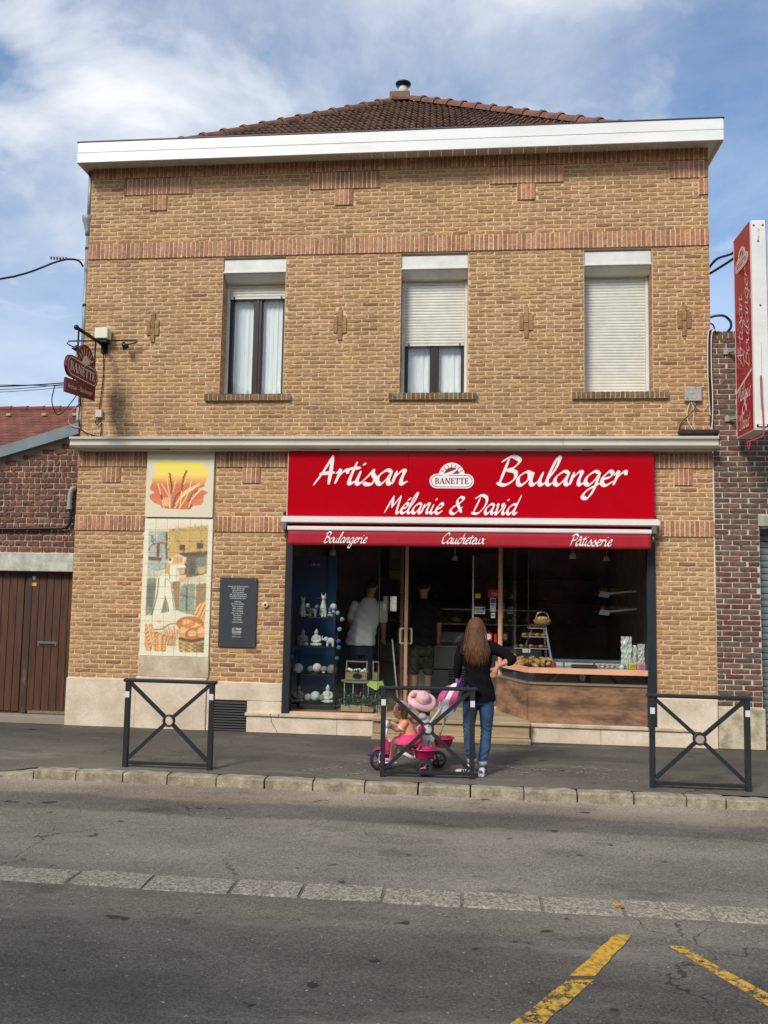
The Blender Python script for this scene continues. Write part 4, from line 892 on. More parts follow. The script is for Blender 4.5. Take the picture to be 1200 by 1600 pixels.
# ------------------------------------------------------------------ awning with valance
aw = thing('awning', 'retracted white awning cassette with red lettered valance over the shop window', 'awning', (0, -.1, 2.55))
bp(MB().prism([(-.012, 2.655), (-.012, 2.748), (-.10, 2.748), (-.19, 2.728), (-.19, 2.668), (-.175, 2.655)], -2.372, 2.305, 'x'), 'cassette', mWhite, aw)
bp(MB().prism([(-.262, 2.553), (-.295, 2.553), (-.303, 2.565), (-.303, 2.598), (-.292, 2.606), (-.262, 2.606)], -2.262, 2.186, 'x'), 'front_bar', mWhite, aw)
bp(MB().prism([(-.05, 2.648), (-.25, 2.585), (-.25, 2.58), (-.05, 2.64)], -2.25, 2.175, 'x'), 'awning_cloth', mRedCloth, aw)
n = 90; vs = []
for i in range(n+1):
    x = -2.258+(2.184+2.258)*i/n
    for j in range(5): vs.append((x, -.284+.0035*math.sin(i*.55)*(j/4)+.002*math.sin(i*1.7+1)*(j/4), 2.552-.183*j/4-.002*math.sin(i*.4)*(j == 4)))
mbv = MB().add(vs, [(i*5+j, (i+1)*5+j, (i+1)*5+j+1, i*5+j+1) for i in range(n) for j in range(4)])
va = bp(mbv, 'valance', mRedCloth, aw, smooth=True)
sm = va.modifiers.new('thick', 'SOLIDIFY'); sm.thickness = .003
yV = -.2915
for (s_, x0, x1) in (('Boulangerie', -1.80, -1.255), ('Caucheteux', -.318, .208), ('Pâtisserie', 1.225, 1.722)): bp(script(s_, x0, x1, 2.405 if s_ != 'Caucheteux' else 2.410, yV, .32, .30, 1.0), 'lettering', mLetter, aw, fix=False)
for x, s_ in ((-2.33, -1), (2.245, 1)):
    bp(MB().box(x-.03, x+.03, -.19, -.03, 2.56, 2.654, .01), 'end_bracket', M('bracket_grey', sr(130, 126, 118), .4, metal=.5), aw)
    bp(MB().tube([(x, -.10, 2.60), (x-.0, -.13, 2.50), (x+.0, -.10, 2.47)], .012, 6), 'end_hook', MATS['bracket_grey'], aw)
    bp(MB().box(x-.05*1, x+.05, -.05, -.012, 2.755, 2.80, .006), 'end_plate', mBlack, aw)

# ------------------------------------------------------------------ painter for flat prints (colours of the faces of a fine grid)
class Paint:
    def __init__(s, w_, h_, col): s.w, s.h = w_, h_; s.a = np.ones((h_, w_, 3))*np.array(col); s.X, s.Y = np.meshgrid((np.arange(w_)+.5)/w_, (np.arange(h_)+.5)/h_)
    def put(s, m, col, al=1.): s.a[m] = s.a[m]*(1-al)+np.array(col)*al
    def poly(s, p, col, al=1.):
        X, Y = s.X, s.Y; ins = np.zeros(X.shape, bool); n = len(p)
        for i in range(n):
            x1, y1 = p[i]; x2, y2 = p[(i+1) % n]
            if y1 == y2: continue
            ins ^= ((y1 > Y) != (y2 > Y)) & (X < (x2-x1)*(Y-y1)/(y2-y1)+x1)
        s.put(ins, col, al)
    def ell(s, cx, cy, rx, ry, col, rot=0, al=1.):
        c, d = math.cos(rot), math.sin(rot); asp = s.h/s.w; u = (s.X-cx); v = (s.Y-cy)*asp; a = (u*c+v*d)/rx; b = (-u*d+v*c)/(ry*asp); s.put(a*a+b*b < 1, col, al)
    def line(s, pts, w_, col, al=1.):
        asp = s.h/s.w; m = np.zeros(s.X.shape, bool)
        for (a, b) in zip(pts[:-1], pts[1:]):
            ax, ay, bx, by = a[0], a[1]*asp, b[0], b[1]*asp; dx, dy = bx-ax, by-ay; l2 = dx*dx+dy*dy+1e-12
            t = np.clip(((s.X-ax)*dx+(s.Y*asp-ay)*dy)/l2, 0, 1); m |= ((s.X-ax-t*dx)**2+(s.Y*asp-ay-t*dy)**2) < (w_/2)**2
        s.put(m, col, al)
    def noise(s, m, amp, seed=0):
        r = np.random.default_rng(seed); g = r.normal(0, 1, s.X.shape); g = (g+np.roll(g, 1, 0)+np.roll(g, 1, 1)+np.roll(g, -1, 1))/2; s.a[m] *= np.clip(1+amp*g[m], .3, 1.4)[:, None]
mPrint = M('printed_ceramic', (1, 1, 1), .25, attr=True, spec=.4)
mPrint2 = M('printed_board', (1, 1, 1), .45, attr=True)
def print_panel(p, x0, x1, z0, z1, y, nx, nz):
    """grid plane whose faces carry the averaged print"""
    vs = [(x0+(x1-x0)*i/nx, y, z1+(z0-z1)*j/nz) for j in range(nz+1) for i in range(nx+1)]; mb = MB()
    h, w_ = p.h//nz, p.w//nx; a = p.a[:nz*h, :nx*w_].reshape(nz, h, nx, w_, 3).mean((1, 3))
    for v in vs: mb.v.append(v)
    for j in range(nz):
        for i in range(nx): mb.f.append((j*(nx+1)+i, (j+1)*(nx+1)+i, (j+1)*(nx+1)+i+1, j*(nx+1)+i+1)); mb.c.append(tuple(np.clip(a[j, i], 0, 1)))
    return mb
S_ = lambda *c: np.array(sr(*c))
# wheat panel
def wz(x, y): return (x-60)/1040, (y-50)/1030               # zoom pixels -> panel
p = Paint(312, 308, S_(226, 214, 184))
blobp = [wz(*q) for q in catmull([(170, 300), (200, 220), (400, 205), (600, 222), (900, 225), (925, 290), (1005, 320), (1010, 470), (960, 560), (985, 605), (930, 650), (1020, 690), (960, 740), (955, 830), (900, 890), (760, 900), (700, 955), (500, 950), (330, 940), (290, 890), (200, 860), (125, 790), (125, 730), (195, 700), (120, 650), (130, 590), (150, 540), (140, 470), (200, 400), (170, 300)], 6)]
ins0 = p.a.copy(); p.poly(blobp, (0, 0, 0)); msk = (p.a.sum(2) < 1e-6)
top, mid, bot = S_(244, 232, 70), S_(250, 220, 110), S_(216, 122, 84)
v = p.Y; tt = np.clip((v-.36)/.16, 0, 1)[..., None]; grad = top*(1-np.clip(v/.36, 0, 1))[..., None]+mid*np.clip(v/.36, 0, 1)[..., None]; grad = grad*(1-tt)+bot*tt; p.a[msk] = grad[msk]
p.poly([wz(*q) for q in ((130, 790), (300, 770), (420, 830), (420, 900), (200, 850))], S_(228, 132, 88), .8); p.poly([wz(*q) for q in ((800, 800), (960, 780), (930, 880), (790, 890))], S_(230, 138, 92), .8)
cream, br = S_(248, 224, 160), S_(128, 72, 38)
for (pts, tip) in ((((440, 930), (430, 780), (300, 560)), 0), (((350, 940), (300, 760), (240, 560)), 0), (((520, 940), (640, 700), (900, 540)), 0), (((580, 950), (700, 740), (760, 520)), 0), (((730, 940), (800, 720), (980, 600)), 0), (((600, 900), (620, 640), (670, 500)), 0), (((440, 760), (400, 600), (380, 500)), 0), (((460, 740), (500, 600), (515, 510)), 0)):
    q = [wz(*k) for k in catmull(pts, 8)]; p.line(q, .011, cream)
for k in range(12): p.line([wz(500+k*12, 900-k*14), wz(690+k*22, 660-k*10)], .007, cream, .9)
for k in range(9): p.line([wz(740+k*10, 860-k*16), wz(880+k*14, 640-k*6)], .007, cream, .9)
for k in range(8): p.line([wz(360+k*10, 900), wz(330+k*16, 780)], .007, cream, .9)
for pts in ([(420, 405), (440, 520), (460, 620), (450, 730)], [(680, 360), (640, 460), (625, 560), (615, 660)], [(490, 920), (520, 780), (590, 690)], [(730, 830), (780, 720), (860, 660)], [(300, 740), (310, 800)], [(740, 945), (780, 890)]):
    q = [wz(*k) for k in catmull(pts, 8)]; p.line(q, .021, br)
    for j in range(0, len(q)-1, 2): p.ell(q[j][0]+.012*(1 if (j//2) % 2 else -1), q[j][1], .010, .014, S_(170, 104, 50))
wp = thing('wheat_panel', 'cream wall panel with printed wheat ears on yellow and orange brushstroke', 'panel', (-3.775, -.03, 2.72))
bp(MB().box(-4.228, -3.318, -.035, .0, 2.722, 3.60, .003), 'panel_board', M('cream_board', sr(226, 214, 184), .5), wp)
bp(print_panel(p, -4.226, -3.320, 2.724, 3.598, -.0365, 104, 102), 'panel_print', mPrint2, wp, fix=False)
# baker mural of glazed tiles, 6 x 12
def mz(x, y): t = (y-68)/1442; xl = 90-72*t; xr = 785-52*t; return (x-xl)/(xr-xl), t
p = Paint(504, 1008, S_(236, 226, 190)); W1 = S_(244, 236, 206)
def PL(pts, col, al=1.): p.poly([mz(*q) for q in pts], col, al)
def LN(pts, w_, col, al=1.): p.line([mz(*q) for q in (catmull(pts, 6) if len(pts) > 2 else pts)], w_, col, al)
PL([(120, 200), (320, 200), (320, 600), (110, 640)], S_(186, 200, 176)); PL([(215, 210), (300, 205), (310, 420), (220, 430)], S_(160, 186, 168)); PL([(300, 210), (322, 210), (318, 500), (300, 500)], S_(70, 70, 58))
PL([(330, 180), (740, 130), (735, 420), (420, 440), (320, 520)], S_(216, 178, 104))
for k in range(16): LN([(335, 190+k*17), (735, 150+k*17)], .006, S_(188, 146, 78), .7)
PL([(440, 345), (500, 340), (500, 405), (440, 405)], S_(84, 60, 52)); PL([(618, 320), (685, 315), (685, 380), (618, 385)], S_(84, 60, 52))
PL([(415, 435), (735, 405), (735, 450), (560, 470), (500, 660), (440, 660), (520, 480)], S_(96, 66, 58))
PL([(520, 470), (735, 440), (730, 640), (500, 700)], S_(118, 92, 80)); PL([(610, 480), (735, 460), (730, 610), (600, 640)], S_(120, 150, 122)); PL([(630, 575), (705, 570), (700, 640), (635, 645)], S_(226, 176, 96)); PL([(560, 560), (620, 560), (600, 650), (540, 650)], S_(60, 90, 66))
PL([(100, 640), (330, 620), (330, 720), (95, 720)], S_(206, 206, 178)); PL([(95, 700), (330, 700), (330, 1050), (85, 1090)], S_(150, 148, 124)); PL([(100, 760), (200, 760), (190, 1000), (90, 1000)], S_(116, 112, 94), .8)
for k in range(14): LN([(100+k*15, 720), (92+k*15, 1040)], .005, S_(90, 88, 74), .6)
LN([(118, 410), (160, 350), (240, 325), (310, 335)], .022, S_(146, 86, 62)); PL([(205, 330), (240, 330), (235, 470), (205, 470)], S_(120, 66, 48)); PL([(120, 470), (260, 480), (255, 520), (120, 510)], S_(126, 70, 52)); LN([(110, 580), (200, 610), (290, 590), (300, 540)], .012, S_(150, 140, 100)); LN([(115, 240), (165, 260), (172, 330)], .010, S_(70, 70, 60))
PL([(360, 730), (450, 730), (430, 1030), (380, 1030)], S_(170, 128, 92)); PL([(455, 760), (605, 750), (590, 1080), (430, 1040)], S_(150, 176, 146)); PL([(505, 760), (515, 760), (512, 1040), (500, 1040)], S_(92, 116, 96)); LN([(440, 880), (600, 890)], .012, S_(92, 116, 96)); PL([(610, 760), (725, 740), (710, 960), (600, 1040)], S_(168, 132, 92)); PL([(450, 680), (725, 680), (720, 735), (450, 740)], S_(222, 206, 176))
LN([(520, 800), (515, 1030)], .010, S_(80, 100, 84))
rb = np.random.default_rng(5)
for _ in range(1500):                                     # loose brush hatching in darker and lighter touches of the local colour
    u0, v0 = rb.uniform(.07, .93), rb.uniform(.04, .96); c0_ = p.a[int(v0*p.h), int(u0*p.w)].copy(); an = rb.choice([.4, .9, 1.5, 2.2])+rb.normal(0, .25); ln = rb.uniform(.008, .045)
    x0_, x1_ = int(max(0, (u0-.06))*p.w), int(min(1, u0+.06)*p.w); y0_, y1_ = int(max(0, v0-.04)*p.h), int(min(1, v0+.04)*p.h); sub_ = Paint(2, 2, (0, 0, 0)); sub_.w, sub_.h = p.w, p.h
    sub_.X, sub_.Y, sub_.a = p.X[y0_:y1_, x0_:x1_], p.Y[y0_:y1_, x0_:x1_], p.a[y0_:y1_, x0_:x1_]
    sub_.line([(u0-ln*math.cos(an), v0-ln*.5*math.sin(an)), (u0+ln*math.cos(an), v0+ln*.5*math.sin(an))], rb.uniform(.004, .012), np.clip(c0_*(rb.choice([.86, .92]) if c0_.mean() > .6 else rb.choice([.55, .7, .82, 1.25])), 0, .85), .7)
# baker in white
PL([(205, 700), (290, 640), (365, 680), (360, 780), (400, 1060), (330, 1100), (290, 900), (240, 1080), (145, 1100), (185, 900)], W1); LN([(225, 700), (210, 860), (150, 1090)], .016, S_(72, 66, 54)); LN([(290, 890), (320, 1000), (330, 1080)], .014, S_(84, 78, 64)); LN([(350, 740), (385, 1040)], .010, S_(110, 100, 80)); LN([(290, 780), (300, 700), (345, 740)], .008, S_(120, 112, 92))
PL([(330, 690), (430, 680), (450, 715), (350, 740)], W1); PL([(430, 690), (540, 680), (545, 710), (440, 740)], S_(228, 178, 120)); PL([(350, 560), (420, 550), (430, 650), (360, 680), (335, 640)], W1); PL([(420, 590), (500, 585), (490, 650), (430, 655)], S_(228, 178, 118)); PL([(405, 555), (490, 545), (512, 590), (415, 600)], W1); LN([(410, 600), (505, 588)], .010, S_(90, 78, 62)); PL([(300, 560), (345, 545), (340, 640), (290, 660)], S_(222, 170, 96)); PL([(380, 470), (475, 465), (470, 540), (370, 545)], S_(224, 172, 96)); p.ell(*mz(345, 500), .018, .010, S_(70, 56, 40))
LN([(330, 640), (340, 700)], .01, S_(80, 70, 56))
# table cloth, baguettes, basket
PL([(80, 1110), (390, 1030), (600, 1100), (580, 1200), (300, 1180), (75, 1240)], S_(240, 230, 196)); PL([(190, 1150), (250, 1130), (240, 1180)], S_(240, 196, 140)); LN([(180, 1240), (260, 1230), (330, 1180), (400, 1170)], .016, S_(96, 116, 100))
bc = [S_(222, 138, 62), S_(236, 166, 92), S_(206, 112, 48)]
def loaf(x0, y0, x1, y1, w_, k=0):
    LN([(x0, y0), (x1, y1)], w_*1.18, S_(168, 88, 40)); LN([(x0, y0), (x1, y1)], w_, bc[k % 3])
    for q in range(6): t = (q+.5)/6; cx, cy = x0+(x1-x0)*t, y0+(y1-y0)*t; LN([(cx-12, cy+10), (cx+12, cy-12)], w_*.26, S_(250, 212, 150), .9)
for k, (a, b, c, d) in enumerate(((85, 1200, 130, 1430), (140, 1200, 190, 1440), (200, 1280, 205, 1450), (70, 1330, 120, 1460), (235, 1290, 230, 1450), (280, 1300, 270, 1450))): loaf(a, b, c, d, .052, k)
for k, (a, b, c, d) in enumerate(((620, 1100, 690, 950), (650, 1120, 715, 980), (600, 1060, 650, 960), (690, 1160, 720, 1080))): loaf(a, b, c, d, .05, k+1)
for k in range(9): LN([(300+k*14, 1330), (270+k*18, 1200+(k % 3)*18)], .014, bc[k % 3]); LN([(310+k*10, 1400), (300+k*12, 1300)], .010, S_(180, 110, 50))
p.ell(*mz(545, 1170), .20, .055, S_(206, 120, 56)); 
for (x, y, rx, ry, k) in ((600, 1190, .10, .038, 0), (490, 1250, .085, .045, 1), (580, 1280, .11, .042, 2), (665, 1250, .075, .04, 1), (520, 1160, .10, .03, 0)):
    u, v_ = mz(x, y); p.ell(u, v_, rx*1.08, ry*1.08, S_(160, 84, 40)); p.ell(u, v_, rx, ry, bc[k]); p.ell(u-.015, v_-.008, rx*.6, ry*.5, S_(244, 190, 118)); LN([(x-40, y+14), (x+10, y-16), (x+50, y-8)], .012, S_(250, 214, 156))
PL([(425, 1310), (560, 1340), (695, 1310), (690, 1460), (620, 1480), (470, 1470), (430, 1440)], S_(190, 150, 84)); PL([(425, 1305), (560, 1335), (700, 1300), (700, 1335), (560, 1365), (425, 1335)], S_(84, 62, 38))
for k in range(7):
    for j in range(5): LN([(440+k*37+(j % 2)*14, 1375+j*20), (460+k*37+(j % 2)*14, 1380+j*20)], .014, S_(230, 196, 120) if (k+j) % 2 else S_(104, 76, 44))
PL([(600, 1380), (690, 1360), (690, 1465), (610, 1480)], S_(70, 52, 40), .55)
cool = p.a[..., 2] > p.a[..., 0]*.86; lum = p.a.mean(2, keepdims=True); p.a = np.where(cool[..., None], p.a*.45+lum*np.array([1.02, 1.0, .90])*.55, p.a); p.a = p.a*.90+S_(240, 230, 198)*.10; p.noise(np.ones(p.X.shape, bool), .12, 4)
fr = (p.X < .065) | (p.X > .935) | (p.Y < .03) | (p.Y > .968); p.put(fr, S_(240, 232, 204))
mur = thing('tile_mural', 'glazed tile mural of a baker in white with loaves and a bread basket', 'mural', (-3.775, -.03, .92))
X0, X1, Z0, Z1 = -4.232, -3.312, .922, 2.703; tw, th_ = (X1-X0)/6, (Z1-Z0)/12
bp(MB().box(X0, X1, -.012, .0, Z0, Z1), 'mural_bed', M('tile_grout', sr(226, 218, 194), .9), mur)
for i in range(6):
    for j in range(12):
        q = Paint(84, 84, (0, 0, 0)); q.a = p.a[j*84:(j+1)*84, i*84:(i+1)*84]
        x0, z1 = X0+i*tw, Z1-j*th_; dy = random.uniform(-.0008, .0008); g = .0016
        mbt = print_panel(q, x0+g, x0+tw-g, z1-th_+g, z1-g, -.019+dy, 14, 14)
        c = tuple(S_(225, 216, 188)); mbt.add([(x0+g, -.019+dy, z1-g), (x0+tw-g, -.019+dy, z1-g), (x0+tw-g, -.019+dy, z1-th_+g), (x0+g, -.019+dy, z1-th_+g), (x0+g, -.011, z1-g), (x0+tw-g, -.011, z1-g), (x0+tw-g, -.011, z1-th_+g), (x0+g, -.011, z1-th_+g)], [(0, 1, 5, 4), (1, 2, 6, 5), (2, 3, 7, 6), (3, 0, 4, 7)], c)
        bp(mbt, 'tile', mPrint, mur, fix=False)
# slate board with fine white lettering
sb = thing('slate_board', 'dark grey wall board with lines of small white lettering beside the shop window', 'board', (-2.945, -.02, 1.06))
bp(MB().box(-3.19, -2.70, -.024, -.006, 1.060, 1.946, .002), 'board_plate', M('slate_grey', sr(62, 65, 67), .5, col2=sr(56, 59, 62), nscale=5), sb)
lines = [('Le pain est né de nos mains,', .262, 1.828), ('la foi, plis et par', .172, 1.803), ('dans son fournil', .150, 1.778), ("C'est la tradition", .158, 1.752), ('que nous offrons au plus', .222, 1.727), ('croustillant et appétissant', .232, 1.702), ("C'est plus de bon sens.", .206, 1.677),
         ('Olivier', .092, 1.632), ('Nos pains, tradition', .166, 1.604), ('Pains, croquant', .142, 1.574), ('Pain, complet', .128, 1.545), ('Pain, campagne', .134, 1.516), ('Pains aux noix, de blé', .150, 1.487), ('Pain complet', .104, 1.459), ('Pain spécial', .098, 1.431), ('Pain complet', .112, 1.402), ('Le pain concassé', .136, 1.372)]
for s_, wd, z in lines: P0(text(s_, .024, mLetter, sb, loc=(-2.945, -.0252, z), width=wd), sb)
P0(text('LE PAIN', .046, mLetter, sb, loc=(-2.948, -.0252, 1.275), width=.118), sb); P0(text('BOULANGER', .042, mLetter, sb, loc=(-2.948, -.0252, 1.238), width=.118), sb); P0(text('VÉRITABLE ARTISAN', .016, mLetter, sb, loc=(-2.948, -.0252, 1.186), width=.118), sb)
bp(MB().box(-3.0, -2.895, -.0256, -.0248, 1.222, 1.225), 'rule', mLetter, sb)
for x in (-3.165, -2.725):
    for z in (1.09, 1.915): bp(MB().ball((x, -.025, z), (.007, .004, .007), 8, 5), 'screw', M('steel', sr(170, 170, 168), .3, metal=.9), sb)
ld = thing('wall_light_button', 'small round cream disc with dark centre on the brick wall', 'fitting', (-2.585, -.01, 1.606))
bp(MB().lathe([(.0, -.03), (.026, -.03), (.038, -.024), (.042, -.004)], 18, Matrix.Translation((-2.585, 0, 1.606)) @ Matrix.Rotation(R_(-90), 4, 'X')), 'housing', M('cream_plastic', sr(220, 206, 176), .4), ld, smooth=True)
bp(MB().lathe([(.0, -.034), (.014, -.034), (.016, -.030)], 14, Matrix.Translation((-2.585, 0, 1.606)) @ Matrix.Rotation(R_(-90), 4, 'X')), 'lens', mBlack, ld)
# ------------------------------------------------------------------ hanging sign on the left (face towards +X)
hs = thing('hanging_sign', 'dark red emblem sign hanging from a black iron arm at the left corner', 'sign', (-4.9, 0, 5.03))
def turn(o):                                              # built facing -y around x; turned to face +X at x = -4.9
    return o
def yface(mb, x, a=0):                                    # map (u, y, z) built facing -y to a face looking along +X: u -> world y, depth -> x
    for i in range(a, len(mb.v)): u, d, z = mb.v[i]; mb.v[i] = (x-d, u, z)
    return mb
bp(MB().tube([(-4.9, .0, 5.03), (-4.9, -.80, 5.03)], .024, 10), 'arm', mBlack, hs, smooth=True); bp(MB().ball((-4.9, -.82, 5.03), .034, 10, 7), 'arm_finial', mBlack, hs, smooth=True)
bp(MB().box(-4.95, -4.85, -.02, -.002, 4.93, 5.10, .006).prism([(-.02, 4.90), (-.10, 5.02), (-.02, 5.02)], -4.91, -4.89, 'x'), 'wall_plate', mBlack, hs)
for y in (-.755, -.28): bp(MB().tube([(-4.9, y, 5.02), (-4.9, y, 4.66)], .011, 6), 'hanger_rod', mBlack, hs)
arc = [(-.53+.245*math.cos(R_(a)), 4.62+.265*math.sin(R_(a))) for a in range(-5, 186, 10)]
pill = rrect(-.612, 4.52, .43, .135)
bd = bp(MB().prism(arc, -4.925, -4.893, 'x').prism(pill, -4.926, -4.889, 'x'), 'sign_board', mDRed, hs)
a_ = rrect(-.612, 4.52, .405, .112); b_ = rrect(-.612, 4.52, .392, .100); m2 = MB()
for i in range(len(a_)):
    j = (i+1) % len(a_); m2.add([(-4.8875, *a_[i]), (-4.8875, *a_[j]), (-4.8875, *b_[j]), (-4.8875, *b_[i])], [(0, 1, 2, 3)])
for k in range(9):
    a = R_(10+k*20); c, s_ = math.cos(a), math.sin(a)
    m2.add([(-4.8915, -.53+c*u-s_*v, 4.62+s_*u+c*v) for u, v in ((.13, -.005), (.225, -.009), (.225, .009), (.13, .005))], [(0, 1, 2, 3)])
m2.add([(-4.8912, -.53+.105*math.cos(R_(a)), 4.645+.10*math.sin(R_(a))) for a in range(0, 181, 15)], [tuple(range(13))])
for k in range(3):
    an = R_(24+6*k); c, s_ = math.cos(an), math.sin(an); bx, bz = -.60+.05*k, 4.655
    m2.add([(-4.886-.0004*k, bx+c*u-s_*v, bz+s_*u+c*v) for u, v in [(.11*math.cos(2*math.pi*q/12), .014*math.sin(2*math.pi*q/12)) for q in range(12)]], [tuple(range(12))])
sf = yface(serif('BANETTE', -.955, -.275, 4.465, 4.578, 0), -4.8865); m2.add(sf.v, sf.f)
bp(m2, 'lettering', mLetterC, hs, fix=False)
lb = bp(MB().prism([(-1.035, 4.165), (-.24, 4.225), (-.24, 4.405), (-1.035, 4.345)], -4.918, -4.892, 'x'), 'lower_board', mDRed, hs)
for y in (-.82, -.42): bp(MB().box(-4.91, -4.90, y-.012, y+.012, 4.34, 4.41), 'link', mBlack, hs)
for (s_, u, wd) in (('Artisan', -.225, .235), ('-', -.060, .028), ('Boulanger', .155, .345)):
    tl = text(s_, .085, mLetterC, hs, width=wd); tl.matrix_parent_inverse = Matrix.Translation((4.9, 0, -5.03)); tl.rotation_euler = (0, R_(-4.3), R_(90)); tl.location = (-4.8905, -.636+u, 4.255+u*.0752)
for s_, xs in ((-1, ((-4.92, 5.075), (-5.36, 5.075), (-5.385, 5.045), (-5.34, 5.015), (-5.27, 4.985))), (1, ((-4.88, 5.075), (-4.42, 5.075), (-4.40, 5.06), (-4.44, 5.04), (-4.55, 5.015)))):
    bp(MB().tube([(x, -.10, z) for x, z in xs], .010, 6), 'lamp_arm', mBlack, hs)
    lx, lz = xs[-1]; bp(MB().lathe([(.0, .05), (.022, .045), (.03, .015), (.046, -.03), (.040, -.03), (.0, -.01)], 12, Matrix.Translation((lx-.02*s_, -.12, lz-.02)) @ Matrix.Rotation(R_(-35*s_), 4, 'Y')), 'spot_lamp', mBlack, hs, smooth=True)
fl = thing('flood_box', 'small square cream box mounted above the hanging sign arm', 'box', (-4.9, -.05, 5.1))
bp(MB().box(-4.985, -4.805, -.15, -.02, 5.095, 5.24, .008), 'case', M('cream_case', sr(224, 218, 196), .4), fl); bp(MB().box(-4.96, -4.83, -.12, -.0, 5.055, 5.093), 'foot', mBlack, fl)
jb = thing('junction_box', 'small pale junction box on the bricks below the hanging sign', 'box', (-4.92, 0, 4.05))
bp(MB().box(-4.967, -4.880, -.05, .0, 4.048, 4.150, .006), 'case', M('pale_case', sr(200, 190, 176), .5), jb)
for path in ([(-4.905, -.015, 4.93), (-4.90, -.012, 4.6), (-4.915, -.012, 4.35), (-4.93, -.02, 4.15)], [(-4.955, -.02, 4.05), (-4.965, -.03, 3.98), (-4.94, -.03, 3.95), (-4.90, -.02, 4.0), (-4.89, -.015, 3.90), (-4.90, -.012, 3.76)]):
    bp(MB().tube(catmull(path, 5), .007, 5), 'cable', mBlack, jb)
# ------------------------------------------------------------------ downpipe and overhead wires on the left corner
mDP = M('downpipe_grey', sr(150, 156, 154), .5, metal=.2, col2=sr(130, 136, 134), nscale=5)
dp = thing('downpipe', 'grey rainwater downpipe with hopper running down the left corner', 'downpipe', (-5.24, .06, 3.8))
bp(MB().tube([(-5.245, .06, 7.5), (-5.245, .06, 6.86)], .028, 10), 'pipe', mDP, dp, smooth=True); bp(MB().tube([(-5.242, .06, 6.62), (-5.236, .06, 4.2)], .030, 10), 'pipe', mDP, dp, smooth=True)
bp(MB().lathe([(.034, 6.60), (.036, 6.66), (.055, 6.72), (.06, 6.76), (.08, 6.80), (.084, 6.86), (.078, 6.87)], 14, Matrix.Translation((-5.245, .05, 0))), 'hopper', mDP, dp, smooth=True)
for z in (6.40, 5.6, 4.8): bp(MB().lathe([(.036, z), (.036, z+.03)], 12, Matrix.Translation((-5.24, .06, 0))), 'pipe_clip', mBlack, dp)
bp(MB().box(-5.27, -5.205, .02, .1, 4.02, 4.2, .01), 'shoe', M('white_shoe', sr(220, 218, 208), .5), dp)
ow = thing('overhead_cable', 'thick black cable from the left edge clamped near the downpipe', 'cable', (-5.25, 0, 6.2))
bp(MB().tube(catmull([(-5.25, -.02, 6.13), (-5.30, -.06, 6.20), (-5.40, -.12, 6.20), (-5.52, -.22, 6.13), (-5.84, -1.0, 5.604), (-6.5, -2.6, 4.6+.35)], 6), .013, 6), 'cable', mBlack, ow)
bp(MB().tube([(-5.25, .0, 6.235), (-5.42, -.13, 6.205)], .003, 5), 'stay_wire', mBlack, ow)
sp_ = MB()
for k in range(6): sp_.ball((-5.44-.03*k, -.14-.022*k, 6.20-.006*k), (.014, .014, .026), 8, 5)
bp(sp_, 'clamp', M('brass_clamp', sr(120, 100, 80), .4, metal=.6), ow)
tw = thing('thin_overhead_wires', 'bundle of thin wires meeting the left corner behind the hanging sign', 'cable', (-5.2, 0, 4.5))
for k, (z0, z1, rr) in enumerate(((4.58, 4.32, .008), (4.56, 4.28, .005), (4.54, 4.34, .005), (4.52, 4.25, .004))):
    bp(MB().tube(catmull([(-5.21, .02, z0), (-5.35, -.20, z0-.10), (-5.80, -1.0, z1-.08), (-6.7, -2.6, z1-.5)], 6), rr, 5), 'wire', mBlack, tw)
bp(MB().tube(catmull([(-5.42, -.3, 4.42), (-5.46, -.28, 4.22), (-5.42, -.22, 4.06), (-5.38, -.16, 4.08), (-5.30, -.1, 4.22), (-5.25, -.02, 4.36)], 6), .007, 5), 'loop', mBlack, tw)
bp(MB().tube(catmull([(-5.21, -.02, 4.25), (-5.30, -.06, 4.12), (-5.33, -.06, 3.98), (-5.25, -.05, 3.92), (-5.16, -.03, 3.90), (-5.0, -.02, 3.77)], 6), .006, 5), 'pale_wire', M('pale_cable', sr(214, 190, 170), .5), tw)
bp(MB().tube(catmull([(-5.19, -.02, 4.4), (-5.20, -.03, 4.0), (-5.12, -.03, 3.86), (-4.95, -.02, 3.80), (-4.6, -.015, 3.77)], 6), .008, 5), 'black_wire', mBlack, tw)
# ------------------------------------------------------------------ right corner: wires, box, light-box sign
rc = thing('corner_cables', 'black and pale cables looping and running down the right corner', 'cable', (2.98, 0, 3.8))
bp(MB().tube(catmull([(2.985, .05, 5.31), (3.06, .03, 5.33), (3.16, .0, 5.32), (3.235, .0, 5.25), (3.24, .0, 5.17), (3.20, .03, 5.11)], 6), .016, 7), 'cable', mBlack, rc, smooth=True)
bp(MB().tube(catmull([(2.985, .02, 5.24), (3.03, .0, 5.20), (3.05, .0, 5.12), (3.10, .02, 5.10), (3.20, .03, 5.09)], 6), .010, 6), 'cable', mBlack, rc)
bp(MB().tube(catmull([(3.0, .03, 5.15), (2.975, -.02, 5.05), (2.965, -.025, 4.6), (2.975, -.025, 4.2), (2.985, -.02, 3.92)], 6), .020, 7), 'cable', mBlack, rc)
mPaleC = M('white_cable', sr(224, 212, 192), .5)
bp(MB().tube(catmull([(3.10, .0, 5.13), (3.0, -.03, 5.14), (2.955, -.035, 5.08), (2.945, -.03, 4.7), (2.955, -.03, 4.3), (2.965, -.03, 4.05)], 6), .007, 5), 'pale_wire', mPaleC, rc)
bp(MB().tube(catmull([(3.14, .0, 5.11), (3.02, -.04, 5.12), (2.99, -.04, 5.0), (2.985, -.04, 4.6), (2.995, -.04, 4.3), (2.985, -.04, 3.95), (2.96, -.03, 3.85)], 6), .007, 5), 'pale_wire', mPaleC, rc)
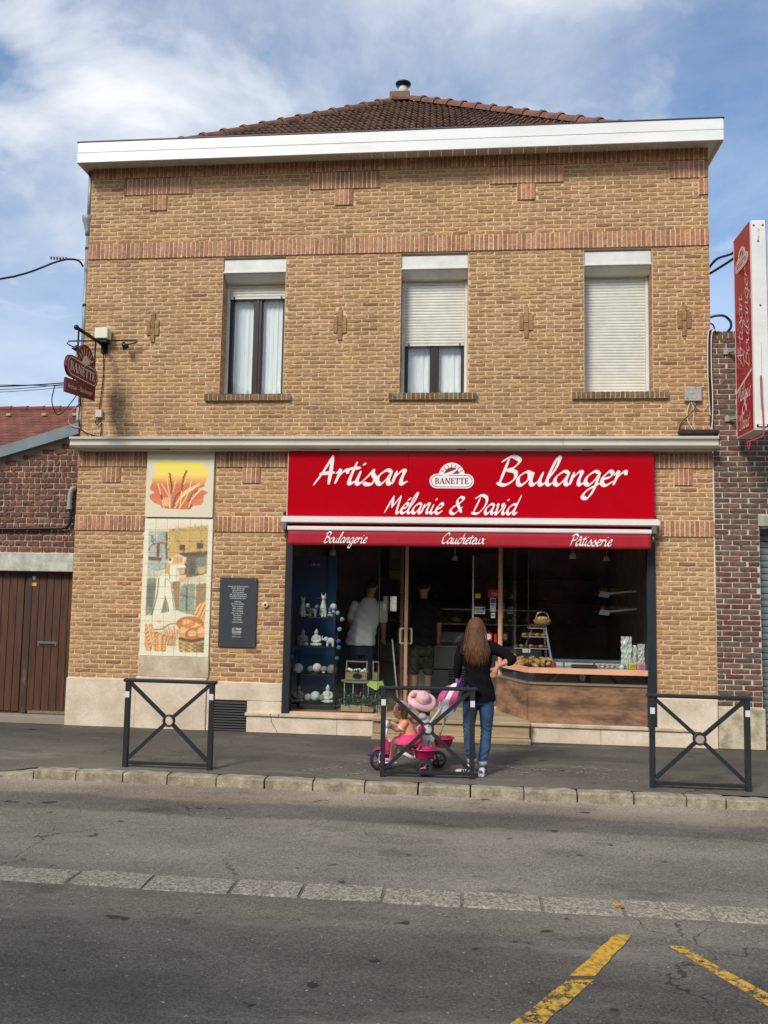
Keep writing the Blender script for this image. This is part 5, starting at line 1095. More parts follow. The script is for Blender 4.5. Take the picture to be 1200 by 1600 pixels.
bp(MB().box(2.57, 3.06, -.09, -.01, 3.80, 3.865, .02), 'black_trunking', M('bitumen_wrap', sr(40, 38, 36), .6, bump=.6, bscale=30), rc)
tb = thing('terminal_box', 'grey metal box with scribbled marks under the right upper window', 'box', (2.76, 0, 4.23))
bp(MB().box(2.658, 2.862, -.055, .0, 4.228, 4.408, .006), 'case', M('grey_case', sr(182, 180, 166), .5, col2=sr(160, 158, 146), nscale=12), tb)
sc_ = MB(); rs = random.Random(2)
for (z, n) in ((4.375, 7), (4.32, 5), (4.262, 6)):
    for k in range(n):
        x = 2.69+k*.022+rs.uniform(-.003, .003); pts = [(x+rs.uniform(-.008, .008), z+rs.uniform(-.014, .014)) for _ in range(4)]
        for a, b in zip(pts[:-1], pts[1:]):
            d = Vector((b[0]-a[0], b[1]-a[1])); d = d.normalized() if d.length > 0 else Vector((1, 0)); q = Vector((-d.y, d.x))*.0016
            sc_.add([(a[0]-q.x, -.0562-.0001*k, a[1]-q.y), (b[0]-q.x, -.0562-.0001*k, b[1]-q.y), (b[0]+q.x, -.0562-.0001*k, b[1]+q.y), (a[0]+q.x, -.0562-.0001*k, a[1]+q.y)], [(0, 1, 2, 3)])
bp(sc_, 'scribble', M('marker_ink', sr(60, 70, 60), .6), tb, fix=False)
for path, m_, r0 in (([(2.73, -.03, 4.23), (2.69, -.03, 4.10), (2.70, -.02, 3.98), (2.76, -.02, 3.87)], mPaleC, .005), ([(2.74, -.03, 4.23), (2.77, -.03, 4.1), (2.76, -.02, 3.95), (2.79, -.02, 3.87)], mPaleC, .005), ([(2.80, -.03, 4.23), (2.77, -.04, 4.12), (2.62, -.02, 3.96), (2.585, -.02, 3.83)], mBlack, .006), ([(2.76, -.03, 4.23), (2.82, -.03, 4.14), (2.90, -.02, 4.13), (2.945, -.02, 4.20)], mPaleC, .004)):
    bp(MB().tube(catmull(path, 6), r0, 5), 'wire', m_, tb)
ls = thing('projecting_sign', 'tall narrow red and white light-box sign projecting at the right edge', 'sign', (3.34, -.4, 3.74))
SX0, SX1, SY0, SY1, SZ0, SZ1 = 3.250, 3.432, -.74, -.13, 3.735, 6.225
bp(MB().box(SX0+.012, SX1-.012, SY0+.004, SY1-.004, SZ0, SZ1, .004), 'sign_case', mWhite, ls)
fc = bp(MB().box(SX0, SX0+.011, SY0+.008, SY1-.008, SZ0+.006, SZ1-.006), 'sign_face', M('deep_red_face', sr(168, 14, 34), .2, coat=.3), ls)
bp(MB().box(SX1-.011, SX1, SY0+.008, SY1-.008, SZ0+.006, SZ1-.006), 'sign_face', MATS['deep_red_face'], ls)
fm = M('sign_frame_pink', sr(206, 176, 172), .4)
for (a, b, c, d) in ((SY0, SY0+.012, SZ0, SZ1), (SY1-.012, SY1, SZ0, SZ1), (SY0+.012, SY1-.012, SZ0, SZ0+.012), (SY0+.012, SY1-.012, SZ1-.012, SZ1)): bp(MB().box(SX0-.004, SX0+.010, a, b, c, d), 'face_trim', fm, ls)
bp(MB().box(SX0+.01, SX1-.01, SY0-.002, SY0+.003, SZ0+.02, SZ1-.02), 'front_edge', mWhite, ls)
# lettering on the face that looks along -X: u runs towards the street (-y), text turned upright to read bottom to top
def face_map(mb):                                         # (u along text, depth, v up of text) -> world: text runs up (+z), its top towards the wall (+y)... seen from -X
    for i in range(len(mb.v)): u, d, v = mb.v[i]; mb.v[i] = (SX0-.0045+d, v, u)
    return mb
def fmap2(mb):
    for i in range(len(mb.v)): u, d, v = mb.v[i]; mb.v[i] = (SX0-.0045+d, -u, v)
    return mb
yw = lambda y: y
m2 = MB(); s1 = script('Artisan', 4.55, 5.45, 0, 0, .17, .25, .66); s2 = script('Boulanger', 4.50, 5.72, 0, 0, .17, .25, .58)
for i in range(len(s1.v)): u, d, v = s1.v[i]; m2.v.append((SX0-.0045+d, -.42+v, u))
off = 0; m2.f += s1.f; m2.c += s1.c; off = len(m2.v)
for i in range(len(s2.v)): u, d, v = s2.v[i]; m2.v.append((SX0-.0045+d, -.63+v, u))
m2.f += [tuple(j+off for j in f) for f in s2.f]; m2.c += s2.c
bp(m2, 'lettering', mLetterC, ls, fix=False)
m3 = fmap2(script('Mélanie', .19, .66, 4.17, 0, .28, .3, 1.15)); bp(m3, 'lettering', mLetterC, ls, fix=False)
m3 = fmap2(script('&', .36, .53, 4.00, 0, .30, .25, .75)); bp(m3, 'lettering', mLetterC, ls, fix=False)
m3 = fmap2(script('David', .24, .62, 3.82, 0, .28, .3, 1.1)); bp(m3, 'lettering', mLetterC, ls, fix=False)
bp(MB().add([(SX0-.005, -.16, 4.28), (SX0-.005, -.71, 4.44), (SX0-.005, -.71, 4.475), (SX0-.005, -.16, 4.315)], [(0, 1, 2, 3)]), 'stripe', mLetterC, ls)
lgo = logo(0, 0, .46, 0, mLetterC, M('emblem_red2', sr(120, 18, 32), .5), ls)
lgo.matrix_basis = Matrix.Translation((SX0-.0045, -.435, 5.90)) @ Matrix.Rotation(R_(-90), 4, 'Z')
lgo.parent = ls; lgo.matrix_parent_inverse = Matrix.Translation(-ls.location)
mRod = M('red_iron', sr(190, 70, 56), .6, col2=sr(160, 60, 50), nscale=20)
bp(MB().tube([(3.335, -.765, 4.75), (3.335, -.765, 4.34)], .002, 5), 'cord', M('cord_grey', sr(190, 180, 172), .8), ls)
bp(MB().tube([(3.325, -.77, 4.36), (3.33, -.77, 4.05), (3.335, -.77, 3.98)], .012, 6), 'rope', M('rope_red', sr(160, 110, 108), .9, fine=.4), ls)
bp(MB().tube([(3.337, -.77, 3.98), (3.345, -.77, 3.70), (3.33, -.77, 3.655), (3.17, -.79, 3.59), (3.15, -.79, 3.58), (3.165, -.79, 3.50), (3.185, -.79, 3.58)], .009, 6), 'hook_rod', mRod, ls)
bp(MB().box(3.275, 3.405, -.752, -.743, 3.765, 3.80, .006), 'maker_plate', mBlack, ls); bp(MB().box(3.295, 3.385, -.7545, -.7525, 3.776, 3.796), 'plate_print', mWhite, ls)
for (x, z) in ((3.29, 6.16), (3.39, 6.16), (3.335, 5.97), (3.345, 5.20)): bp(MB().ball((x, -.744, z), (.012, .006, .014), 8, 5), 'rust_spot', M('rust', sr(130, 84, 66), .9), ls)
bp(MB().box(3.332, 3.350, -.745, -.7425, 5.99, 6.13), 'rust_streak', M('rust_streak_', sr(176, 132, 120), .8, col2=sr(226, 214, 206), nscale=30), ls)
for z in (4.86, 4.01): bp(MB().box(3.145, 3.205, -.012, -.0, z-.035, z+.035, .003).prism([(3.19, -.03), (3.26, -.16), (3.26, -.145), (3.205, -.012)], z-.02, z+.02, 'z'), 'wall_bracket', M('galvanised', sr(190, 186, 176), .4, metal=.6), ls)
for pts in ([(3.0, .25, 5.94), (3.06, .22, 6.04), (3.14, .15, 6.12), (3.26, .02, 6.12), (3.30, -.13, 6.12)], [(3.0, .25, 5.92), (3.12, .18, 5.98), (3.26, .02, 6.04), (3.30, -.13, 6.05)]): bp(MB().tube(catmull(pts, 4), .016, 6), 'stay_arm', mBlack, ls)

# ------------------------------------------------------------------ neighbour on the right: dark brick wall with grey roller door
nb = thing('dark_brick_house', 'dark brown brick building with pale joints and grey roller door at right', 'building', (3.0, 0, 0))
hol = [(3.535, 6.2, 0, 2.68)]
mb = MB(); skin(mb, 0, 0, hol, .018, 3.004, 6.6, 0, 5.12); mb.add([(3.535, .018, 0), (3.535, .30, 0), (3.535, .30, 2.68), (3.535, .018, 2.68)], [(0, 1, 2, 3)]); mb.add([(3.535, .018, 2.68), (6.2, .018, 2.68), (6.2, .30, 2.68), (3.535, .30, 2.68)], [(3, 2, 1, 0)])
mb.box(3.006, 6.598, .02, 5, 5.05, 5.118); bp(mb, 'wall', mMortD, nb, fix=False)
DC = [sr(124, 98, 80), sr(116, 93, 76), sr(132, 100, 82), sr(110, 90, 75), sr(126, 103, 85)]; DRED = [sr(122, 80, 66), sr(116, 76, 62)]
db = lay(3.006, 6.59, .50, 5.04, [(3.535, 6.2, 0, 2.68), (3.535, 6.2, 2.675, 2.825)], 70, .219, .014, 5)
def place2(bricks, name, fieldname, pal, mat, parent, limit, redl, redp, seed, y):
    n0 = len(bpy.data.objects); before = set(bpy.data.objects); place(bricks, name, fieldname, pal, mat, parent, 0, limit, redl, redp, seed=seed, y=y)
    for o in set(bpy.data.objects)-before: P0(o, parent)
place2(db, 'brick', 'brick_courses', DC, mDB, nb, 300, DRED, lambda b: .30 if b[1] < 2 else .06, 21, .008)
for s_ in soldiers(3.006, 6.59, 5.045, 5.13, 53):
    vs, fs = brick_geo(s_[2], s_[3]+.02, s_[0], .004, nx=1, nz=3, depth=.1); o = MB().add(vs, fs, tintc(DC, random)).build('coping_brick', mDB, nb, fix=False); o.location = (s_[0], .004, s_[1]-.02); P0(o, nb)
bp(MB().box(3.52, 6.2, -.0, .05, 2.682, 2.815, .006), 'lintel', M('weathered_concrete', sr(176, 172, 152), .9, col2=sr(140, 142, 124), nscale=8, fine=.2), nb)
bp(MB().box(3.012, 3.555, -.02, .03, .0, .488, .01), 'plinth_block', M('stained_render', sr(204, 190, 160), .9, col2=sr(150, 138, 112), nscale=6, lo=.45, bump=.4, bscale=40, fine=.2), nb)
rd = bp(MB().box(3.54, 6.19, .26, .29, 0, 2.68), 'roller_door', M('roller_grey', sr(128, 134, 132), .45, metal=.2, col2=sr(112, 118, 116), nscale=4), nb)
sm = MB().prism([(0, .0), (-.016, .008), (-.020, .04), (-.016, .072), (0, .08)], 3.545, 6.185, 'x').mesh('roller_slat')
for k in range(33): o = ob('roller_slat', sm, MATS['roller_grey'], rd); o.location = (0, .255, k*.081)
# ------------------------------------------------------------------ garage on the left
gb = thing('red_brick_garage', 'old red brick garage with brown wooden doors and concrete lintel at left', 'building', (-6, 0, 0))
prof = [(-12.0, 2.235), (XL-.006, 2.235), (XL-.006, 3.86), (-6.29, 3.53), (-9.0, 2.72), (-12, 2.5)]
GZ = lambda x: 3.86+(x-XL)*.298
bp(MB().add([(-9.0, .085, 2.2), (XL-.006, .085, 2.2), (XL-.006, .085, 3.86), (-9.0, .085, GZ(-9.0))], [(0, 1, 2, 3)]), 'wall', mMortR, gb, fix=False)
RC = [sr(134, 90, 70), sr(122, 82, 64), sr(142, 98, 76), sr(112, 78, 62), sr(128, 92, 72), sr(104, 76, 62)]
gbk = [b for b in lay(-8.95, XL-.01, 2.24, 3.95, [], 22, .175, .017, 8) if b[1]+b[3] < GZ(b[0])-.02]
gb2 = []
rr = random.Random(4)
for b in gbk:
    if b[2] > .14 and rr.random() < .38: h_ = b[2]/2; gb2 += [(b[0], b[1], h_-.009, b[3]), (b[0]+h_+.009, b[1], h_-.009, b[3])]
    else: gb2.append(b)
n0 = set(bpy.data.objects); place(gb2, 'brick', 'brick_courses', RC, mRB, gb, 0, 300, seed=31, y=.072, rough=.006)
for o in set(bpy.data.objects)-n0: P0(o, gb)
bp(MB().prism([(-9, GZ(-9)-.02), (XL-.004, 3.83), (XL-.004, 3.985), (-9, GZ(-9)+.115)], -.03, .30, 'y'), 'verge_flashing', M('verge_zinc', sr(124, 138, 140), .5, metal=.2, col2=sr(108, 120, 122), nscale=3), gb)
bp(MB().box(-9, XL-.006, .02, .12, 1.985, 2.233, .008), 'lintel', M('limewashed_lintel', sr(206, 204, 188), .9, col2=sr(168, 164, 146), nscale=6, fine=.15, bump=.3, bscale=30), gb)
bp(MB().box(-9, XL-.006, .0, .30, -.0, .10, .006), 'threshold', M('threshold_concrete', sr(150, 142, 126), .9, fine=.3, bump=.4), gb)
mDoor = M('brown_planks', sr(96, 62, 42), .55, col2=sr(66, 43, 31), nscale=9, stretch=(3, 1, .25), fine=.15)
gd = bp(MB().box(-9, XL-.008, .168, .19, .10, 1.985), 'garage_door', mDoor, gb)
x = XL-.012
while x > -8.9:
    wd = .104
    if abs((x-wd/2)+5.87) > .07: MB().box(x-wd+.003, x-.002, .150, .168, .13, 1.975, .004).build('plank', mDoor, gd)
    x -= wd
for (x0, x1) in ((-5.90, -5.825),): o = MB().box(x0, x1, .138, .166, .11, 1.98, .008).build('door_stile', M('worn_stile', sr(66, 46, 36), .7, col2=sr(122, 104, 88), nscale=6, lo=.58, hi=.68, stretch=(2, 1, .4)), gd)
o = MB().box(-5.81, -5.23, .146, .170, .102, .150, .01).build('weather_board', M('rotten_board', sr(128, 118, 98), .9, fine=.4, bump=.6), gd)
o = MB().box(-5.71, -5.445, .138, .150, .998, 1.055, .004).build('letter_flap', M('steel_flap', sr(170, 168, 162), .3, metal=.8), gd); o = MB().box(-5.685, -5.47, .134, .1385, 1.008, 1.028).build('letter_slot', mBlack, gd)
o = MB().box(-5.85+.01, -5.77, .144, .149, 1.79, 1.835).build('yellow_sticker', M('yellow_label', sr(216, 166, 40), .5), gd)
o = MB().lathe([(.0, 0), (.024, 0), (.026, .004), (.018, .006), (.0, .006)], 10, Matrix.Translation((-5.81, .150, 1.90)) @ Matrix.Rotation(R_(90), 4, 'X')).build('door_badge', stW, gd)
pl_ = thing('drain_elbow', 'grey plastic pipe elbow joining a black pipe on the red brick wall', 'pipe', (-5.28, 0, 2.6))
bp(MB().tube(catmull([(-5.255, .06, 3.10), (-5.27, .03, 3.10), (-5.29, .02, 3.05), (-5.30, .02, 2.96), (-5.30, .02, 2.84)], 5), .030, 10), 'elbow', M('pvc_grey', sr(160, 154, 146), .5), pl_, smooth=True)
bp(MB().tube([(-5.30, .02, 2.86), (-5.30, .02, 2.82)], .036, 10), 'collar', MATS['pvc_grey'], pl_)
bp(MB().tube(catmull([(-5.29, .03, 2.84), (-5.275, .03, 2.72), (-5.29, .03, 2.62), (-5.36, .03, 2.57), (-5.6, .03, 2.56), (-6.3, .03, 2.545), (-7.5, .03, 2.53)], 6), .022, 8), 'black_pipe', mBlack, pl_, smooth=True)
# house roof beyond the garage
hr = thing('red_roof_house', 'house with plain red tiled roof rising behind the garage at left', 'house', (-8, 4, 0))
rt = MB(); y0, z0, y1, z1 = 1.2, 3.2, 4.4, 5.10; n = 26; dy, dz = (y1-y0)/n, (z1-z0)/n
for k in range(n):
    xa = -16; nxx = 68; vs = []
    for i in range(nxx):
        x = xa+i*.165+(.08 if k % 2 else 0)
        if x > -5.45: break
        rt.add([(x+.003, y0+k*dy, z0+k*dz+.018), (x+.160, y0+k*dy, z0+k*dz+.018), (x+.160, y0+(k+1.15)*dy, z0+(k+1.15)*dz), (x+.003, y0+(k+1.15)*dy, z0+(k+1.15)*dz), (x+.003, y0+k*dy, z0+k*dz-.004), (x+.160, y0+k*dy, z0+k*dz-.004)], [(0, 1, 2, 3), (4, 5, 1, 0)], tintc([sr(130, 80, 66), sr(122, 74, 60), sr(136, 86, 70), sr(116, 74, 62)], rr, .08))
mRT = M('plain_red_tile', (1, 1, 1), .85, col2=(.75, .72, .7), nscale=3, attr=True, fine=.2)
bp(MB().add([(-16, y0, z0-.02), (-5.4, y0, z0-.02), (-5.4, y1, z1-.02), (-16, y1, z1-.02), (-16, 7.6, z0), (-5.4, 7.6, z0)], [(0, 1, 2, 3), (3, 2, 5, 4)]), 'roof', M('roof_underlay2', sr(90, 50, 42), .9), hr)
bp(rt, 'roof_tiles', mRT, hr, fix=False, kind='stuff')
bp(MB().box(-16, -5.45, 1.35, 7.4, 0, 3.28), 'wall', mMortR, hr)
for k in range(32):
    x = -5.45-k*.33; bp(MB().tube([(x-.32, y1, z1+.01), (x-.03, y1, z1+.012), (x, y1, z1+.018)], [.055, .06, .07], 8), 'ridge_tile', mRT if False else M('ridge_red', sr(120, 64, 52), .85, fine=.2), hr, smooth=True)
for x in (-8.6, -7.9): bp(MB().box(x-.04, x+.05, 4.0, 4.08, 4.90, 4.955, .01), 'snow_hook', M('hook_cream', sr(180, 150, 120), .7), hr)
bp(MB().box(-7.35, -7.25, 4.0, 4.08, 4.90, 4.955, .01), 'snow_hook', MATS['hook_cream'], hr)

# ------------------------------------------------------------------ street barriers
def barrier(lab, cx, cy, rz, w_=.885):
    t = thing('street_barrier', lab, 'barrier', (cx, cy, 0), rz, 'crossed steel barriers along the kerb'); h = w_/2; H = .885
    B_b = lambda mb, n, m=mDark, **k: mb.build(n, m, t, **k)
    for s_ in (-1, 1):
        B_b(MB().box(s_*h-.025, s_*h+.025, -.025, .025, -.03, H-.03, .004), 'post'); B_b(MB().box(s_*h-.022, s_*h+.022, -.0275, -.0255, H-.185, H-.125), 'reflector', M('reflector_white', sr(214, 220, 222), .3))
    B_b(MB().box(-h-.05, h+.05, -.032, .032, H-.03, H+.004, .01), 'top_rail'); B_b(MB().box(-h+.026, h-.026, -.018, .018, .030, .064, .004), 'bottom_rail')
    zc = .475
    for s_ in (-1, 1):
        for zz in (H-.045, .09):
            a = Vector((s_*(h-.03), 0, zz)); b = Vector((s_*.045, 0, zc+(.04 if zz > zc else -.04))); d = (b-a).normalized(); q = Vector((-d.z, 0, d.x))*.018
            B_b(MB().prism([(a.x-q.x, a.z-q.z), (b.x-q.x, b.z-q.z), (b.x+q.x, b.z+q.z), (a.x+q.x, a.z+q.z)], -.014 if s_*(1 if zz > zc else -1) > 0 else -.012, .014 if s_ > 0 else .012, 'y'), 'cross_bar')
    B_b(MB().lathe([(.045, -.018), (.062, -.018), (.064, 0), (.062, .018), (.045, .018), (.043, 0), (.045, -.018)], 24, Matrix.Translation((0, 0, zc)) @ Matrix.Rotation(R_(90), 4, 'X')), 'ring', smooth=True)
    if lab.startswith('rightmost'): B_b(MB().lathe([(.0, -.006), (.046, -.006), (.046, .006), (.0, .006)], 24, Matrix.Translation((0, 0, zc)) @ Matrix.Rotation(R_(90), 4, 'X')), 'ring_disc', M('disc_pale', sr(176, 158, 148), .5))
    return t
barrier('dark grey cross-braced barrier in front of the tile mural', -3.025, -2.16, 0)
barrier('dark grey cross-braced barrier in front of the tricycle', -.388, -2.10, R_(5))
barrier('rightmost dark grey cross-braced barrier with a pale disc in its ring', 2.225, -2.12, 0)
# drain cover by the right pier
MB().box(2.40, 2.76, -.33, -.10, -.01, .006, .003).build('drain_cover', M('cast_iron', sr(88, 76, 64), .8, fine=.4, bump=.5), pave)
# ------------------------------------------------------------------ houses across the street (behind the viewpoint, seen only as reflections and shade)
mOpp = M('opposite_brick', sr(120, 76, 60), .9, col2=sr(90, 60, 50), nscale=5, fine=.2)
def opp(name, lab, x0, x1, zt, gable=None):
    t = thing(name, lab, 'house', ((x0+x1)/2, -14.3, 0))
    if gable: xm, zm = gable; pl = [(x0, 0), (x1, 0), (x1, zt), (xm, zm), (x0, zt)]
    else: pl = [(x0, 0), (x1, 0), (x1, zt), (x0, zt)]
    bp(MB().prism(pl, -22, -14.3, 'y'), 'wall', mOpp, t)
    if not gable: bp(MB().prism([(-14.1, zt), (-22.2, zt), (-18.2, zt+1.6)], x0, x1, 'x'), 'roof', M('opp_roof', sr(96, 60, 50), .9), t)
    k = x0+.8
    while k < x1-1.2:
        for z in (.9, 3.6):
            f = bp(MB().box(k, k+1.0, -14.32, -14.26, z, z+1.5), 'window', mBrown, t); bp(MB().box(k+.08, k+.92, -14.265, -14.25, z+.08, z+1.42), 'pane', M('opp_pane', sr(30, 34, 38), .1), t)
        k += 2.2
    return t
opp('gabled_house', 'gabled brick house across the street behind the viewpoint', -11.8, -4.3, 6.5, (-8.0, 8.45))
opp('row_house', 'long low brick house across the street behind the viewpoint', -4.2, 9.5, 5.6)
opp('row_house', 'farther brick house across the street at left behind the viewpoint', -24, -11.9, 5.6)
# ------------------------------------------------------------------ goods behind the glass
mIron = M('shelf_iron', sr(40, 36, 34), .5); mPl = M('plaster_white', sr(214, 214, 206), .7, col2=sr(180, 180, 172), nscale=18, bump=.3, bscale=60)
mPlG = M('plaster_grey', sr(140, 138, 132), .8, col2=sr(110, 108, 104), nscale=20, bump=.3, bscale=60)
mBlue = M('blue_panel', sr(22, 84, 130), .5, col2=sr(18, 70, 112), nscale=2)
bpn = tag(MB().box(-2.42, -1.80, .80, .84, .262, 2.27, .004).build('blue_screen', mBlue), 'blue painted board standing behind the figurine shelf', 'board')
sh = thing('display_shelf', 'narrow dark iron display shelf with four tiers inside the left window', 'shelf', (-2.0, .4, .262))
SXA, SXB, SYA, SYB = -2.285, -1.715, .30, .52; SZ = [.335, .707, 1.068, 1.452]
for z in SZ: bp(MB().box(SXA, SXB, SYA, SYB, z-.016, z, .003), 'shelf_board', mIron, sh)
for x in (SXA+.012, SXB-.012):
    for y in (SYA+.012, SYB-.012): bp(MB().tube([(x, y, .262), (x, y, 1.56)], .010, 6), 'upright', mIron, sh)
bp(MB().tube(catmull([(SXA+.012, SYB-.012, 1.55), (-2.15, SYB, 1.66), (-2.0, SYB, 1.69), (-1.85, SYB, 1.66), (SXB-.012, SYB-.012, 1.55)], 5), .008, 6), 'top_scroll', mIron, sh); bp(MB().box(SXA, SXB, SYA, SYA+.01, .265, .33), 'kick_board', mIron, sh)
def cat(lab, x, z, h, flip):
    mb = MB(); k = h/.22
    limb(mb, (0, 0, .03*k), (0, 0, .10*k), .036*k, .028*k); limb(mb, (0, 0, .10*k), (.002, 0, .155*k), .026*k, .016*k); mb.ball((0, -.006*k, .178*k), (.022*k, .024*k, .020*k)); mb.ball((.0, -.026*k, .172*k), (.012*k, .014*k, .010*k))
    for s_ in (-1, 1): mb.tube([(s_*.014*k, 0, .185*k), (s_*.020*k, 0, .225*k)], [.009*k, .002*k], 6); limb(mb, (s_*.014*k, -.03*k, .0), (s_*.012*k, -.02*k, .08*k), .010*k, .010*k)
    chain(mb, [(.03*k*flip, .0, .012*k), (.06*k*flip, -.01, .012*k), (.085*k*flip, -.02, .014*k)], [.012*k, .010*k, .008*k])
    o = blob('cat_figurine', mb, mPl, None, .005, 2); o.location = (x, .38, z+.004); o.rotation_euler = (0, 0, .4*flip); return tag(o, lab, 'figurine')
cat('white seated cat figurine at the left end of the top shelf tier', -2.175, 1.452, .265, 1); cat('tall white seated cat figurine right of centre on the top tier', -1.90, 1.452, .31, 1)
def elephant(lab, x, z, s_, mat, fl):
    mb = MB(); mb.ball((0, 0, .062), (.048, .03, .034)); mb.ball((-.05, 0, .078), (.026, .024, .028))
    for a in (-.03, .03):
        for b in (-.016, .016): limb(mb, (a, b, .05), (a, b, .008), .013, .014)
    chain(mb, [(-.068, 0, .078), (-.088, 0, .070), (-.096, 0, .092), (-.088, 0, .112)], [.011, .009, .007, .006])
    for b in (-1, 1): mb.ball((-.042, b*.024, .082), (.018, .006, .022))
    o = blob('elephant_figurine', mb, mat, None, .005, 2); o.scale = (s_*fl, s_, s_); o.location = (x, .38, z); return tag(o, lab, 'figurine')
elephant('small grey elephant figurine with raised trunk on the top tier', -2.035, 1.452, 1.15, mPlG, 1); elephant('pale elephant figurine with raised trunk on the second tier', -1.795, 1.068, 1.2, mPl, 1)
def buddha(lab, x, z, h, mat):
    k = h/.2; mb = MB(); mb.ball((0, 0, .018*k), (.062*k, .045*k, .022*k)); limb(mb, (0, 0, .035*k), (0, 0, .10*k), .036*k, .034*k); limb(mb, (0, 0, .11*k), (0, 0, .125*k), .016*k, .016*k); mb.ball((0, -.002*k, .150*k), (.024*k, .024*k, .028*k)); mb.ball((0, 0, .182*k), .011*k)
    for s_ in (-1, 1): chain(mb, [(s_*.036*k, 0, .105*k), (s_*.05*k, -.01*k, .065*k), (s_*.012*k, -.036*k, .048*k)], [.014*k, .012*k, .010*k]); limb(mb, (s_*.05*k, -.01*k, .02*k), (-s_*.02*k, -.04*k, .016*k), .017*k, .012*k)
    o = blob('buddha_figurine', mb, mat, None, .005, 2); o.location = (x, .38, z); return tag(o, lab, 'figurine')
buddha('grey seated meditating figurine at the left of the second tier', -2.165, 1.068, .235, mPlG); buddha('white seated meditating figurine in the middle of the second tier', -1.985, 1.068, .235, mPl)
buddha('grey seated meditating figurine at the left of the bottom tier', -2.20, .335, .235, mPlG); buddha('white seated meditating figurine at the right of the bottom tier', -1.815, .335, .25, mPl)
mb = MB(); mb.ball((0, 0, .03), (.05, .04, .03)); limb(mb, (0, 0, .03), (0, 0, .08), .036, .03); mb.ball((-.005, -.01, .135), (.048, .046, .046)); [chain(mb, [(s_*.036, 0, .08), (s_*.045, -.03, .05), (0, -.04, .06)], [.013, .011, .010]) for s_ in (-1, 1)]
o = blob('child_figurine', mb, mPl, None, .005, 2); o.location = (-1.775, .38, 1.452); o.rotation_euler = (0, R_(8), R_(-15)); tag(o, 'white crouching round-headed child figurine at right of the top tier', 'figurine')
def tray(lab, x, z, balls):
    t = thing('bowl_tray', lab, 'tray', (x, .38, z)); MB().lathe([(.0, .0), (.08, .002), (.115, .012), (.12, .022), (.112, .018), (.0, .010)], 24, sx=1.35, sy=.8).build('dish', mBlack, t, True)
    for (dx, rr_, m_) in balls: MB().ball((dx, 0, .016+rr_), rr_, 14, 9).build('candle_ball', m_, t, True)
    return t
tray('black dish with three candle balls on the third tier', -1.965, .707, ((-.085, .045, mPlG), (.0, .062, mPl), (.095, .045, mPlG))); tray('black dish with pale candle balls on the bottom tier', -2.0, .335, ((-.08, .050, M('cream_wax', sr(204, 200, 176), .6)), (.02, .066, mPl), (.115, .048, mPlG)))
for (x, z, rr_, m_, lab) in ((-2.215, .707, .068, mPl, 'round white openwork lantern at the left of the third tier'), (-1.765, .707, .066, mPlG, 'round grey rope ball at the right of the third tier'), (-2.11, 1.068, .026, mPl, 'tiny white egg-shaped candle on the second tier'), (-1.87, .707, .022, mPl, 'tiny white candle on the third tier')):
    o = MB().ball((0, 0, rr_*.97), rr_, 16, 10).build('candle_ball', m_, None, True); o.location = (x, .36, z); tag(o, lab, 'candle')
gl_ = thing('ball_garland', 'garland of blue, grey and teal cotton balls hung on the shelf frame', 'garland', (-1.69, .33, 1.5))
gp = catmull([(-2.29, .29, 1.15), (-2.27, .28, 1.45), (-2.1, .29, 1.56), (-1.92, .29, 1.57), (-1.72, .28, 1.50), (-1.66, .28, 1.36), (-1.70, .28, 1.20), (-1.72, .28, 1.05), (-1.71, .28, .86), (-1.72, .28, .75)], 6); bp(MB().tube(gp, .003, 5), 'cord', mBlack, gl_)
gc = [sr(150, 150, 150), sr(120, 170, 200), sr(84, 84, 170), sr(44, 130, 140), sr(40, 100, 130), sr(130, 140, 200), sr(90, 88, 92), sr(60, 120, 110)]
for k, (x, z) in enumerate(((-1.63, 1.43), (-1.66, 1.30), (-1.67, 1.145), (-1.665, 1.065), (-1.685, .925), (-2.30, .93), (-2.33, .82), (-1.965, 1.585), (-2.09, 1.60), (-1.69, 1.51), (-1.79, 1.55), (-2.32, 1.36), (-2.31, 1.2))):
    bp(MB().ball((x, .27, z), .030, 12, 8), 'cotton_ball', M('cotton_%d' % (k % 8), gc[k % 8], .9, bump=.5, bscale=150), gl_, smooth=True)
for z in (1.0, .62): bp(MB().ball((-1.70, .3, z), .006), 'knot', mBlack, gl_)
# green plant leaves behind the shelf tiers
mLeaf = M('leaf_green', sr(58, 84, 40), .6, col2=sr(40, 62, 30), nscale=20); rl = random.Random(8)
def leaves(mb, c, n, rad, sz, flat=.7):
    for _ in range(n):
        p = Vector(c)+Vector((rl.gauss(0, 1)*rad[0], rl.gauss(0, 1)*rad[1], abs(rl.gauss(0, 1))*rad[2])); a = rl.uniform(0, 6.28); t = rl.uniform(.2, 1.2); d = Vector((math.cos(a)*math.cos(t), math.sin(a)*math.cos(t), math.sin(t))); s_ = sz*rl.uniform(.6, 1.3); q = d.cross(Vector((0, 0, 1))).normalized()*s_*.32; u = d*s_
        mb.add([p, p+u*.5+q, p+u, p+u*.5-q], [(0, 1, 2), (0, 2, 3)])
